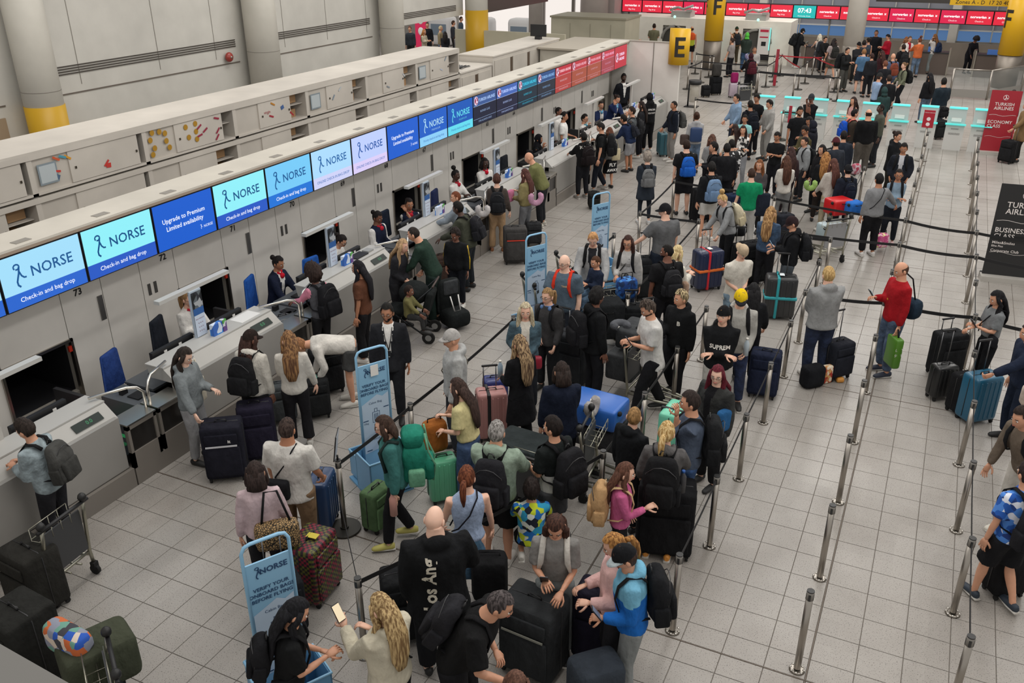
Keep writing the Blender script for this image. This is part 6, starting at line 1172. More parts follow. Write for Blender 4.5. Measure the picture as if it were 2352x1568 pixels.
# ------------------------------------------------------------------ queue posts and belts
def head(a):
    d = _r*math.sin(math.radians(a))-V((math.sin(YAW), math.cos(YAW), 0))*math.cos(math.radians(a)); return math.atan2(-d.x, d.y)
_pm = {}
def shared(name, mb, m):
    if name not in _pm: _pm[name] = mb.mesh(name, m)
    return _pm[name]
NUM = ['nearest', 'second', 'third', 'fourth', 'fifth', 'sixth', 'seventh', 'eighth', 'ninth', 'tenth', 'eleventh', 'twelfth', 'thirteenth', 'fourteenth', 'fifteenth', 'sixteenth', 'seventeenth']
def sub(name, me, parent):
    o = bpy.data.objects.new(name, me); COL.objects.link(o); o.parent = parent; return o
def stanchion(x, y, lab, group, heavy=False, belts=(), h=.96, red=False):
    t = thing('queue_post', lab, 'queue post', (x, y, 0), 0, group)
    sub('tube', shared('tube', MB().cyl(0, 0, .03, h-.09, .033, 14), STEEL), t)
    sub('cassette', shared('cassette', MB().cyl(0, 0, h-.1, h-.012, .0345, 14), mat('#77736d', rough=.35)), t); sub('cap', shared('cap', MB().cyl(0, 0, h-.012, h, .0345, 14).box(-.0355, .0355, -.011, .011, h-.1, h-.03).box(-.011, .011, -.0355, .0355, h-.1, h-.03), mat('#2c2c2c', rough=.45)), t)
    if heavy: sub('weighted_base', shared('weighted_base', MB().cyl(0, 0, 0, .03, .19, 28).cyl(0, 0, .03, .05, .05, 14), mat('#55534f', 'metal', rough=.5)), t)
    else:
        sub('floor_plate', shared('floor_plate', MB().cyl(0, 0, .001, .02, .075, 18, r2=.06), STEEL), t)
        b = MB(); [b.ell((.062*math.cos(q*PI/4), .062*math.sin(q*PI/4), .02), (.014, .014, .01), 6, 4) for q in range(8)]
        sub('floor_bolts', shared('floor_bolts', b, CHROME), t)
    for bx, by in belts:
        d = V((bx-x, by-y, 0)); L = d.length; n = max(2, int(L/.25)); s = V((-d.y, d.x, 0)).normalized()*.0025; m = MB(); vs = []
        for i in range(n+1):
            f = i/n; p = d*f; sag = -.05*L*.5*4*f*(1-f)*.5
            for o in (s, -s):
                for z in (h-.085, h-.035): vs.append((p.x+o.x, p.y+o.y, z+sag))
        fs = []
        for i in range(n):
            a = i*4; fs += [(a, a+1, a+5, a+4), (a+3, a+2, a+6, a+7), (a+1, a+3, a+7, a+5), (a+2, a, a+4, a+6)]
        m.add(vs, fs, 0, False).obj('belt', mat('#b02430' if red else '#1b1b1d', rough=.8), t)
def lane(X, ys, name, gname, gaps=()):
    for i, y in enumerate(ys):
        b = [(X, ys[i+1])] if i+1 < len(ys) and i not in gaps else []
        stanchion(X, y, '%s steel queue post of the %s' % (NUM[i], name), gname, belts=b)
lane(-.29, [6.8, 8.24, 9.77, 11.3, 12.87, 14.34, 15.85, 17.45, 19.12, 20.6, 22.1, 23.6, 25.1, 26.6, 28.1], 'long empty lane left of the red man', 'posts of the long lane line', gaps=(0, 1, 2, 3, 4))
lane(1.02, [6.8, 8.26, 9.77, 11.3, 12.9, 14.32, 15.9, 17.33, 18.85, 20.35, 21.9, 23.4, 24.9, 26.4, 28.0], 'right-hand post line towards the red banner', 'posts of the right-hand line')
lane(-1.5, [6.79, 8.26, 9.75, 11.3, 12.87, 14.24, 15.8, 17.2], 'line beside the front queue', 'posts of the line beside the front queue', gaps=(6,))
lane(-2.8, [8.21, 9.75, 11.25, 12.88], 'line through the front queue', 'posts inside the front queue')
lane(-5.38, [8.21, 11.23], 'line by the tall signs', 'posts by the tall blue signs')
for x, y, l, b in ((-4.09, 5.19, 'short post where two belts meet by the plaid bag', [(-2.8, 8.21), (-5.2, 6.4)]), (-4.09, 12.87, 'post between the man in white and the trolley', []), (-4.08, 17.26, 'post beside the blonde with a top bun', [(-4.09, 12.87)]),
  (-5.33, 17.27, 'post in front of the man in the grey tee', [(-4.08, 17.26)]), (-5.41, 20.07, 'post at the corner near the bright blue backpack', [(-5.33, 17.27), (-3.6, 19.9)]), (-5.34, 15.68, 'post behind the ginger man with the trolley', [(-5.5, 12.4)]),
  (-3.0, 19.6, 'post behind the green t-shirt', [(-.29, 19.12)]), (-2.9, 17.4, 'post beside the black-capped paper reader', [(-.29, 17.45)]), (-2.9, 21.5, 'post in the crowd near the cream top', [(-2.9, 24.5)]), (-2.9, 24.5, 'post behind the grey cap man', [(-2.0, 26.5)]),
  (-1.5, 23.2, 'post by the red luggage', [(-1.5, 20.0)]), (-1.5, 20.0, 'post beside the silver case trolley', []), (2.4, 17.1, 'post at the right end of the belt before the black banner', []), (2.3, 14.1, 'post at the far right by the black banner', []), (2.3, 18.9, 'post hidden behind the black banner', [])):
    stanchion(x, y, 'steel queue '+l, 'single queue posts', belts=b)
m_ = [((-.29, 17.45), (1.02, 17.33)), ((1.02, 17.33), (2.4, 17.1)), ((-.29, 19.12), (1.02, 18.85)), ((1.02, 18.85), (2.3, 18.9)), ((-1.5, 14.24), (-.29, 14.34)), ((-.29, 14.34), (1.02, 14.32)), ((1.02, 14.32), (2.3, 14.1)), ((-2.9, 17.4), (-1.5, 17.2))]
for (a, b), (c, d) in m_:
    for o in list(COL.objects):
        if o.name.startswith('queue_post') and abs(o.location.x-a) < .01 and abs(o.location.y-b) < .01:
            L = V((c-a, d-b, 0)); s = V((-L.y, L.x, 0)).normalized()*.0025; m = MB(); vs = []
            for i in range(9):
                f = i/8; p = L*f; sg = -.16*f*(1-f)
                vs += [(p.x+s.x, p.y+s.y, .87+sg), (p.x+s.x, p.y+s.y, .925+sg), (p.x-s.x, p.y-s.y, .925+sg), (p.x-s.x, p.y-s.y, .87+sg)]
            m.add(vs, [(4*i+j, 4*i+(j+1) % 4, 4*i+4+(j+1) % 4, 4*i+4+j) for i in range(8) for j in range(4)], 0, False).obj('belt', mat('#1b1b1d', rough=.8), o); break
far = [(1578, 205, 1572, 1), (1608, 190, 0, 1), (1758, 200, 0, 0), (1776, 188, 0, 0), (1791, 174, 0, 0), (1832, 206, 0, 0), (1848, 192, 0, 0), (1864, 178, 0, 0), (1920, 205, 0, 0), (1915, 212, 0, 0), (1627, 178, 0, 0), (1820, 225, 0, 0), (1900, 228, 0, 0), (1738, 216, 0, 0)]
for i, (px, py, _, _) in enumerate(far):
    p = at(px, py); q = at(far[(i+1) % len(far)][0], far[(i+1) % len(far)][1])
    stanchion(p.x, p.y, 'small steel post in the far hall, %s of the scattered ones' % NUM[i], 'queue posts of the far hall', True, belts=[(q.x, q.y)] if (q-p).length < 4.5 else [], red=i in (4, 7))
for (a, b, c, d, rd) in ((1598, 226, 1690, 236, 0), (1740, 126, 1780, 128, 0), (1600, 122, 1640, 127, 0), (1790, 126, 1890, 131, 1), (1740, 164, 1930, 177, 0), (1800, 255, 1830, 257, 0)):
    p = at(a, b, .93); q = at(c, d, .93); stanchion(p.x, p.y, 'steel post starting the %s far belt' % {1598: 'dark belt right of the bin', 1740: 'dark', 1600: 'left-hand', 1790: 'red', 1800: 'short dark'}.get(a, '')+(' middle' if b == 164 else ''), 'queue posts of the far hall', True, belts=[(q.x, q.y)], red=bool(rd))
    stanchion(q.x, q.y, 'steel post ending the belt near %s' % {1690: 'the light blue hoodie', 1780: 'the red sign post', 1640: 'the F column', 1890: 'the white column', 1930: 'the big rucksack', 1830: 'the black t-shirts'}[c]+(' far end' if a == 1740 and b == 126 else ''), 'queue posts of the far hall', True)
# heavy post with a notice beside the first bag sizer
x, y = at(792, 1215).x, at(792, 1215).y
stanchion(x, y, 'heavy dark queue post with a framed notice, beside the blue bag sizer', 'single queue posts', True, belts=[(-5.38, 8.21)])
t = thing('notice_frame', 'black framed notice on top of the heavy dark post', 'notice', (x, y, .96), math.radians(118)); Fm = frame_matrix((0, 0, .2), (1, 0, 0), (0, -.15, 1))
MB().box(-.11, .11, -.16, .16, -.006, .006, M=Fm).obj('frame', BLACK, t); MB().box(-.1, .1, -.15, .15, .006, .009, M=Fm).obj('sheet', mat('#b8bcc4'), t); MB().cyl(0, 0, 0, .06, .012, 8).obj('clip', BLACK, t)
# ------------------------------------------------------------------ blue airline signs with bag sizers
BLU = mat('#8cbcdc', rough=.4); BLUD = mat('#6ea4cc', rough=.4)
def norse(x, y, lab, crate=True, hz=1.9):
    rz = math.atan2(-.17, .3); t = thing('bag_rule_sign', lab, 'sign', (x, y, 0), rz); w = .2
    m = MB(); m.tube([(0, -w, .0), (0, -w, hz-.07), (0, -w+.03, hz-.015), (0, -w+.08, hz), (0, w-.08, hz), (0, w-.03, hz-.015), (0, w, hz-.07), (0, w, 0)], .016, 8, side=(1, 0, 0)); m.obj('tube_frame', BLU, t)
    MB().box(-.012, .004, -w+.01, w-.01, .3, hz-.2).obj('sign_panel', BLU, t)
    F = frame_matrix((.006, 0, hz-.2), (0, 1, 0), (0, 0, 1)); INK = mat('#27466c')
    MB().add([(-w+.02, -.52, .001), (-.05, -.46, .001), (.03, -.42, .001), (.1, -.46, .001), (w-.02, -.42, .001), (w-.02, -1.15, .001), (-w+.02, -1.2, .001)], [(0, 6, 5, 4, 3, 2, 1)], 0, False, F).obj('cloud_print', mat('#bcd0e4', rough=.45), t)
    m = MB(); runner(m, -.1, -.1, .12, .003, 0, F); text(m, 'NORSE', .075, .04, -.1, .003, F, bold=.002)
    for i, s in enumerate(('VERIFY YOUR', 'ONBOARD BAGS', 'BEFORE FLYING')): text(m, s, .05, 0, -.27-.055*i, .003, F, bold=.001)
    text(m, 'Cabin Bag', .042, 0, -.52, .003, F); text(m, 'Personal Item', .042, .0, -1.02, .003, F)
    m.obj('lettering', INK, t)
    m = MB()
    for a, b in ((-.14, -.75), (.14, -.62), (-.12, -1.17), (.12, -1.1)): m.box(a-.035, a+.035, b, b+.012, .002, .003, M=F)
    m.box(-.05, .05, -.79, -.785, .002, .003, M=F).box(-.05, .05, -.65, -.645, .002, .003, M=F).box(-.05, -.045, -.79, -.65, .002, .003, M=F).box(.045, .05, -.79, -.65, .002, .003, M=F)
    for q in (-.025, -.01, .005, .02): m.box(q, q+.006, -.77, -.67, .002, .003, M=F)
    m.box(-.02, -.015, -.65, -.6, .002, .003, M=F).box(.015, .02, -.65, -.6, .002, .003, M=F).box(-.02, .02, -.605, -.6, .002, .003, M=F)
    text(m, '10kg', .035, -.14, -.78, .003, F); flat(m, [(-.03, -.93), (0, -.88), (.03, -.93), (-.03, -.93)], .005, .003, 0, F); m.obj('bag_pictogram', INK, t)
    if crate:
        c = MB()
        for (x0, x1, y0, y1) in ((-.04, .36, -.3, -.285), (-.04, .36, .285, .3), (-.04, -.025, -.3, .3), (.345, .36, -.3, .3)): c.box(x0, x1, y0, y1, .08, .56)
        c.box(-.04, .36, -.3, .3, .06, .08); c.obj('sizer_box', BLUD, t)
        c = MB()
        for (x0, x1, y0, y1) in ((-.36, -.05, -.24, -.228), (-.36, -.05, .228, .24), (-.36, -.348, -.24, .24)): c.box(x0, x1, y0, y1, .08, .4)
        c.box(-.36, -.05, -.24, .24, .06, .08).obj('small_sizer_box', BLUD, t)
        for z, x0, x1, q in ((.57, -.04, .36, .3), (.41, -.36, -.05, .24)):
            MB().tube([(x0, -q, z), (x1, -q, z), (x1, q, z), (x0, q, z), (x0, -q, z)], .014, 6, side=(0, 0, 1)).obj('rim', BLU, t)
    MB().box(-.34, .34, -.28, .28, 0, .03).obj('base_plate', BLUD, t)
norse(-4.34, 4.36, 'tall light blue bag rule sign nearest the camera'); norse(-5.56, 7.72, 'light blue bag rule sign with taped white paper, by the suited man')
norse(-5.53, 12.4, 'light blue bag rule sign beside the bald man with red straps'); norse(-5.41, 15.08, 'farthest light blue bag rule sign, behind the ginger man')
t = thing('paper_sheet', 'small white paper taped on the blue sign by the suited man', 'paper', (-5.54, 7.72, 1.62), math.atan2(-.17, .3)); MB().box(.012, .016, -.05, .05, -.07, .07).obj('sheet', WHITE, t)
# ------------------------------------------------------------------ luggage
def suitcase(px, py, w, d, h, a, col, lab, kind='soft', handle=0, straps=(), z0=0, tilt=0, mark=None, name='suitcase', xyz=None):
    p = at(px, py, h+z0) if xyz is None else V(xyz); t = thing(name, lab, 'suitcase', (p.x, p.y, z0), head(a)); c = mat(col, rough=.32) if kind == 'hard' else (mat(col[1:], 'plaid') if col[0] == '!' else cloth(col))
    if tilt: t.rotation_euler = (math.radians(tilt), 0, head(a))
    b = .05 if kind != 'flat' else 0; hh = h-b
    B = MB().rbox((0, 0, b+hh/2), (w, d, hh), .055 if kind == 'hard' else .05); B.obj('shell', c, t)
    if kind == 'hard':
        for i in range(5):
            x = -w*.34+i*w*.17; R = MB(); R.rbox((x, d/2, b+hh/2), (w*.06, .016, hh*.84), .007); R.rbox((x, -d/2, b+hh/2), (w*.06, .016, hh*.84), .007); R.obj('rib', c, t)
    else:
        MB().rbox((0, d/2+.01, b+hh*.36), (w*.86, .05, hh*.56), .025).obj('front_pocket', c, t)
        MB().rbox((0, d/2+.008, b+hh*.78), (w*.8, .03, hh*.2), .014).obj('upper_pocket', c, t)
    z = MB(); z.tube([(-w/2-.002, 0, b+.06), (-w/2-.002, 0, b+hh-.05), (-w/2+.05, 0, b+hh+.002), (w/2-.05, 0, b+hh+.002), (w/2+.002, 0, b+hh-.05), (w/2+.002, 0, b+.06)], .006, 5); z.obj('zip', mat('#2c2c2e'), t)
    if b:
        for sx in (-1, 1):
            for sy in (-1, 1):
                sub('wheel', shared('wheel', MB().tube([(-.014, 0, .027), (.014, 0, .027)], .027, 10).box(-.02, .02, -.02, .02, .045, .07), RUBBER), t).location = (sx*(w/2-.05), sy*(d/2-.04), 0)
    MB().tube([(-.07, 0, b+hh-.005), (-.06, 0, b+hh+.03), (.06, 0, b+hh+.03), (.07, 0, b+hh-.005)], .011, 6).obj('carry_handle', BLACK, t)
    if handle:
        y = -d/2+.04
        for sx in (-1, 1): MB().cyl(sx*.085, y, b+hh-.02, b+hh+handle, .008, 6).obj('handle_rod', mat('#77787a', 'metal'), t)
        MB().rbox((0, y, b+hh+handle+.012), (.22, .03, .03), .012).obj('pull_handle', BLACK, t)
    for o, cc in straps:
        if o == 'v': MB().rbox((w*.12, 0, b+hh/2), (.05, d+.045, hh+.02), .02).obj('strap', mat(cc), t)
        elif o == 'h': MB().rbox((0, 0, b+hh*.5), (w+.02, d+.05, .055), .02).obj('strap', mat(cc), t)
        elif o == 'tag': MB().box(-.03, .05, -.02, .1, b+hh+.03, b+hh+.034).obj('luggage_tag', mat(cc), t)
        elif o == 'line': MB().box(-w*.38, w*.38, d/2+.03, d/2+.04, b+hh*.66, b+hh*.67+.012).obj('piping', mat(cc), t)
    if mark: m = MB(); text(m, mark, .06, .1, 0, 0, frame_matrix((0, d/2+.036, b+hh*.76), (-1, 0, 0), (0, 0, 1)), bold=.002); m.obj('lettering', WHITE, t)
    return t
S = suitcase
S(506, 968, .5, .34, .8, 10, '#1f1f29', 'big black suitcase with a white piping line beside the girl with a tote', straps=(('line', '#c8c8cc'),), mark='it')
S(583, 925, .46, .32, .82, 15, '#221f2e', 'dark purple-topped suitcase behind the white-hooded girl'); S(640, 880, .4, .26, .6, 20, '#4c5052', 'grey cabin case between the two girls in white')
S(722, 866, .36, .3, .62, 20, '#202122', 'black upright cabin bag by the bending man', straps=(('tag', '#4a8a78'),)); S(735, 1090, .42, .26, .7, 85, '#253c60', 'dark blue suitcase right of the loose white shirt', 'hard')
S(712, 1232, .48, .36, .74, 70, '!#241a1e', 'plaid red, yellow and black suitcase by the nearest blue sign', straps=(('tag', '#c8b840'),)); 
S(640, 1330, .42, .3, .66, 30, '#1c1e22', 'dark case behind the nearest blue sign', handle=.42)
S(862, 1118, .36, .24, .56, 60, '#56704e', 'small green-edged black case beside the pink bottle'); S(1014, 1048, .36, .26, .62, 20, '#5fae88', 'mint green cabin case with a black patch', 'hard')
S(1128, 895, .42, .3, .74, 10, '#b88480', 'shiny rose gold ribbed suitcase', 'hard', .3, (('v', '#1c1c1e'),)); S(1137, 866, .34, .26, .7, 10, '#28326c', 'shiny navy case just behind the rose gold one', 'hard')
S(932, 1312, .5, .34, .78, 15, '#1d1e20', 'big black suitcase left of the gothic lettering man'); S(1228, 1372, .56, .42, .84, 330, '#2e3032', 'charcoal suitcase in front of the girl looking down at her phone', straps=(('line', '#8a8a80'),))
S(1385, 1352, .5, .34, .82, 335, '#1e1c2a', 'large black suitcase in front of the blue fleece boy'); S(1535, 1112, .62, .4, .88, 350, '#19191b', 'very large black suitcase beside the neon trainers')
S(1552, 935, .48, .3, .78, 60, '#78d0b0', 'pale mint suitcase beside the slate blue t-shirt', 'hard', straps=(('v', '#1c2422'),)); S(1762, 806, .44, .34, .72, 340, '#20263a', 'navy suitcase beside the yellow cap man')
S(1628, 572, .54, .34, .8, 20, '#242c48', 'navy suitcase with a red and an orange strap', 'hard', .34, (('v', '#c8202c'), ('h', '#d86824'), ('tag', '#e8e8e8')))
S(1735, 555, .56, .38, .84, 20, '#17181a', 'tall black suitcase behind the cream t-shirt man'); S(1797, 632, .54, .34, .8, 350, '#303132', 'charcoal suitcase with a teal strap cross', 'hard', .35, (('v', '#2a98a0'), ('h', '#2a98a0'), ('tag', '#e8f0f4')))
S(1930, 782, .42, .3, .62, 25, '#20222a', 'black cabin case right of the tall grey hoodie', 'soft', .45); S(2186, 762, .46, .32, .72, 15, '#1f2022', 'larger black suitcase of the pair in the empty lane', 'soft', .16)
S(2172, 836, .36, .24, .56, 12, '#1c1d1e', 'smaller black cabin case standing in front of its pair', 'hard', .5); S(2262, 858, .46, .32, .74, 15, '#1d5874', 'teal blue suitcase at the right edge', 'hard', .45)
S(2228, 858, .4, .3, .62, 15, '#18181a', 'black suitcase squeezed behind the teal one'); S(1524, 304, .44, .28, .7, 275, '#35606c', 'teal grey suitcase by the striped jacket', 'hard', .42)
S(1612, 432, .42, .34, .8, 20, '#18181a', 'black case topped with a cola bottle'); S(1183, 520, .48, .34, .78, 5, '#42403f', 'dark grey suitcase with an orange line', straps=(('line', '#d8402c'),)); S(1226, 510, .34, .22, .52, 5, '#2a2b2d', 'small black case left of the bald man in olive')
S(1013, 585, .4, .3, .6, 30, '#4a3a34', 'brown suitcase beside the green jumper'); S(1645, 176, .46, .32, .72, 10, '#191a1c', 'black suitcase left of the raised arm in the far hall', handle=.3); S(1622, 196, .34, .26, .46, 10, '#1c1c1e', 'low black bag beside the far black suitcase')
S(1686, 190, .36, .24, .58, 10, '#b8a8b4', 'pale pink cabin case with a magenta rucksack on it', 'hard', .1) ; S(1706, 196, .38, .24, .58, 10, '#98949c', 'silver lilac case next to the pink one', 'hard', .3)
S(2163, 276, .42, .28, .6, 10, '#232425', 'black case with a smaller bag on top behind the kiosks', handle=.4); S(2168, 246, .3, .22, .36, 10, '#1c1c1e', 'small black bag on the wheeled case behind the kiosks', z0=.62)
S(2322, 322, .42, .3, .66, 300, '#1c1c1e', 'tilted black suitcase pulled by the tan coat', tilt=0, handle=.4); S(1486, 590, .46, .34, .82, 10, '#1e2022', 'tall black case held by the grey t-shirt man', handle=.42)
S(1316, 765, .5, .34, .84, 330, '#35373a', 'dark grey case between headphones woman and curly man', handle=.1); S(1290, 775, .36, .26, .56, 330, '#1a1a1c', 'black case handled by the headphones woman', handle=.46)
S(1450, 700, .44, .32, .74, 0, '#1c1e20', 'black suitcase under the shiny blue bag', handle=.2); S(1495, 740, .46, .34, .7, 20, '#232427', 'charcoal case in front of the broad black tee', handle=.35)
S(1690, 445, .44, .34, .74, 20, '#1d2a44', 'navy case with a bright blue bag beside the green t-shirt'); S(1800, 490, .42, .32, .7, 20, '#22242c', 'dark case left of the long cream top'); S(1705, 560, .4, .3, .66, 10, '#1a1b1d', 'black case behind the bun-haired blonde', handle=.3)
S(2329, 1262, .38, .26, .56, 190, '#1b1b1d', 'black suitcase between the legs of the blue patterned shirt'); S(1870, 262, .4, .28, .6, 0, '#24262c', 'slate case under the dark cap in the crowd'); S(1830, 330, .44, .3, .7, 0, '#1f2a5a', 'cobalt case with a helmet bag in the crowd')
S(1520, 255, .34, .28, .5, 0, '#232326', 'black bag on the floor by the black hood') ; S(745, 800, .46, .3, .72, 30, '#1d1e20', 'black case behind the bending man', 'soft'); S(1365, 470-30, .3, .26, .42, 0, '#20201f', 'black bag on the floor by the printed hoodie')
S(58, 1255, .5, .4, .75, 330, '#2b2a27', 'dark suitcase at the left edge below the denim boy'); S(30, 1395, .5, .5, .9, 330, '#242422', 'dark suitcase at the bottom left corner'); S(648, 725, .5, .3, .34, 40, '#5c6064', 'grey suitcase lying on the belt under number 71', 'hard', z0=.42)
for px, py, z0, l in ((1440, 655, 0, ''),): pass
# ------------------------------------------------------------------ soft bags, pillows and small things
def bag(px, py, z, size, a, m, lab, name='bag', cat='bag', r=.08, fn=None, straps=None, xyz=None):
    p = at(px, py, z+size[2]) if xyz is None else V(xyz); t = thing(name, lab, cat, (p.x, p.y, z if xyz is None else xyz[2]), head(a))
    MB().rbox((0, 0, size[2]/2), size, r, fn=fn).obj(name+'_body', m, t)
    if straps is not None: MB().tube([(-size[0]*.3, 0, size[2]*.95), (-size[0]*.28, 0, size[2]+straps), (size[0]*.28, 0, size[2]+straps), (size[0]*.3, 0, size[2]*.95)], .01, 6).obj('strap', cloth('#1b1b1d'), t)
    return t
def pillow(px, py, z, a, col, lab, R=.1, vert=True, xyz=None):
    p = at(px, py, z) if xyz is None else V(xyz); t = thing('neck_pillow', lab, 'pillow', (p.x, p.y, p.z), head(a)); pts = []
    for i in range(11):
        w = math.radians(-50+i*28); x, y = R*math.cos(w), R*math.sin(w); pts.append((x, 0, -y) if vert else (x, -y, 0))
    MB().tube(pts, [.035]+[.062]*9+[.035], 12, side=(0, 1, 0) if vert else (0, 0, 1)).obj('cushion', cloth(col), t)
    MB().tube([pts[0], (pts[0][0]*.6, pts[0][1], pts[0][2]+.03)], .008, 5).obj('cord', WHITE, t)
pillow(1109, 481, 1.1, 0, '#bdb8b6', 'white neck pillow left of the black backpack and beige trousers'); pillow(1097, 533, 1.0, 0, '#aaa6a3', 'greyish white neck pillow hanging from the khaki jacket\'s backpack')
pillow(1231, 454, 1.1, 20, '#b88ca4', 'pink neck pillow on the back of the khaki-jacketed woman', .12); pillow(1862, 423, .95, 0, '#98b86a', 'bright green neck pillow held by the long cream top'); pillow(1425, 748, 1.05, 10, '#55575c', 'dark grey neck pillow on the trolley of the white t-shirt man', vert=False)
pillow(1360, 930, .98, 60, '#a8a4a2', 'pale grey neck pillow in front of the blue case'); pillow(1719, 128, 1.4, 0, '#8a84a4', 'lilac neck pillow on the maroon backpack wearer', .09)
bag(1440, 1222-585, .74, (.34, .26, .36), 20, mat('#1c4488', 'blotch', '#2a66b8,#16305c,#4c8cd0', scale=20), 'shiny crinkled blue bag on the black suitcase', straps=.08); bag(997, 965, .62, (.3, .22, .42), 30, cloth('#a0602c'), 'rust orange rucksack standing on the mint case', 'rucksack', straps=.04)
bag(1124, 1275, .3, (.36, .28, .5), 0, cloth('#1b1b1d'), 'black rucksack right of the gothic lettering man', 'rucksack', straps=.04); bag(1370, 1515, .3, (.46, .34, .4), 20, cloth('#343a42'), 'dark grey holdall at the bottom by the blue fleece', 'holdall')
bag(215, 1465, .42, (.6, .42, .45), 40, cloth('#44483a'), 'olive green duffel at the bottom left', 'duffel_bag'); bag(150, 1440, .72, (.5, .2, .3), 330, mat('#8c90a0', 'blotch', '#c86838,#2858b8,#6a9c8c,#d8c8b8,#3c3c44', scale=13), 'multicoloured patterned bag at the bottom left', 'bag')
bag(1683, 162, .6, (.3, .2, .4), 0, xyz=(at(1686, 190, .58).x, at(1686, 190, .58).y, .58), m=cloth('#8c2058'), lab='magenta rucksack on the pale pink far case', name='rucksack', straps=.03); bag(1655, 118, .72, (.36, .3, .5), 0, xyz=(at(1645, 176, .72).x, at(1645, 176, .72).y, .74), m=cloth('#3c3a38'), lab='dark grey rucksack on the far black suitcase', name='rucksack')
bag(2027, 535, .1, (.3, .2, .32), 10, mat('#c85c8c', 'blotch', '#e8b8c8,#c04880,#e8e0a0', scale=24), 'pink glossy child bag on the floor by the black trousers', straps=.05); bag(1968, 375, .7, (.24, .16, .28), 0, mat('#b06070', 'blotch', '#c8b0b8,#a83c50'), 'small pink bag hanging by the post line')
bag(1715, 430, .55, (.34, .24, .26), 0, cloth('#2468b0'), 'bright blue bag on a case left of the green t-shirt'); bag(1697, 520, .7, (.3, .2, .2), 0, cloth('#1b1b1d'), 'black bag on top of the case by the blonde bun'); bag(1836, 312, .72, (.3, .26, .22), 0, cloth('#22262a'), 'black helmet-like bag on the cobalt case')
bag(1870, 838, 0, (.36, .24, .36), 20, cloth('#1a1b1f'), 'black backpack on the floor behind the grey hoodie man', 'rucksack'); bag(1903, 838, .0, (.16, .1, .3), 20, mat('#c08050', 'blotch', '#e8d8c0,#b03c2c,#d0a060', scale=20), 'orange and white snack packet on the floor', 'snack_packet', 'packet', .03)
bag(1930, 866, 0, (.12, .1, .08), 0, mat('#d09040'), 'small orange packet on the floor by the black cabin case', 'snack_packet', 'packet', .03); bag(1612, 415, .8, (.09, .09, .26), 0, mat('#b02420'), 'cola bottle in red label on the black case', 'bottle', 'bottle', .04)
# things held or worn
def on(rec, lp, size, m, lab, name, cat, strap=None, rot=0, r=.02, fn=None):
    up = rec['up']; b = up(*lp); t = thing(name, lab, cat, place(rec, b), rec['rz']+rot)
    MB().rbox((0, 0, 0), tuple(q*rec['k'] for q in size), r, fn=fn).obj(name+'_body', m, t)
    if strap: MB().tube([V((q[0]*size[0], q[1], q[2])) for q in strap], .012, 6).obj('strap', cloth('#1b1b1d') if name != 'tote_bag' else m, t)
    return t
bulge = lambda q: V((q.x, q.y*(1.2-abs(q.x)*1.2), q.z))
on(g_tote, (-.22, -.02, .98), (.3, .06, .36), cloth('#d0c8b6'), 'cream tote bag hanging from the grey-hoodie girl\'s shoulder', 'tote_bag', 'bag', [(-.3, 0, .16), (-.1, .0, .45), (.1, 0, .45), (.3, 0, .16)], r=.025)
on(leop, (.14, -.16, .96), (.46, .2, .32), mat('#a8885c', 'leopard'), 'leopard print bag on the pink-topped woman\'s arm', 'handbag', 'bag', [(-.3, 0, .14), (-.16, .02, .5), (.1, .02, .5), (.3, 0, .14)], r=.07)
on(whitem, (-.1, -.2, 1.0), (.3, .1, .24), cloth('#1c1c1f'), 'black sling bag on the loose white shirt man', 'sling_bag', 'bag', None, r=.04)
on(fly, (.16, -.1, 1.0), (.28, .08, .34), cloth('#c8bc9c'), 'cream cloth bag of the small woman at the counter', 'tote_bag', 'bag', [(-.3, 0, .16), (0, .0, .4), (.3, 0, .16)], r=.03)
m = MB(); q = frame_matrix((0, -.24, .66), (1, 0, 0), (0, 0, 1)); o_ = on(fly, (.0, -.22, .68), (.3, .04, .36), cloth('#17171a'), 'black printed tote reading FLY AWAY', 'tote_bag', 'bag', None, r=.015); text(m, 'FLY', .12, 0, .06, 0, frame_matrix((0, -.03, 0), (1, 0, 0), (0, 0, 1)), bold=.004); text(m, 'AWAY', .1, 0, -.08, 0, frame_matrix((0, -.03, 0), (1, 0, 0), (0, 0, 1)), bold=.004); m.obj('lettering', WHITE, o_)
on(greent, (.26, -.02, .98), (.36, .12, .5), cloth('#1f2430'), 'large navy shoulder bag of the green t-shirt', 'tote_bag', 'bag', None, r=.05)
on(redm, (.2, -.26, .98), (.46, .26, .3), cloth('#20303f'), 'navy duffel bag slung behind the red sweater', 'duffel_bag', 'bag', [(-.3, 0, .14), (-.2, .1, .5), (.1, .15, .6)], rot=.5, r=.1)
on(bt, (.34, .05, .95), (.1, .26, .3), cloth('#a88c78'), 'beige shoulder bag beside the broad black tee', 'handbag', 'bag', r=.04)
gb = on(redm, (-.26, .06, .5), (.3, .12, .46), mat('#4c7c24', rough=.4), 'green carrier bag in the red sweater man\'s hand', 'carrier_bag', 'bag', [(-.25, 0, .22), (-.05, 0, .36), (.05, 0, .36), (.25, 0, .22)], r=.04)
m = MB(); [text(m, s, .06, 0, z, 0, frame_matrix((-.158, 0, 0), (0, -1, 0), (0, 0, 1))) for s, z in (('LEFT', .08), ('SUFF', -.01))]; m.obj('lettering', WHITE, gb)
on(gcw, (-.2, .06, 1.0), (.2, .09, .18), cloth('#1b1b1e'), 'small black bag of the woman in a grey cropped sweater', 'sling_bag', 'bag', r=.04)
on(drawstr, (0, -.2, 1.16), (.34, .12, .42), mat('#1f3860'), 'navy drawstring bag with a round white emblem', 'drawstring_bag', 'bag', r=.05)
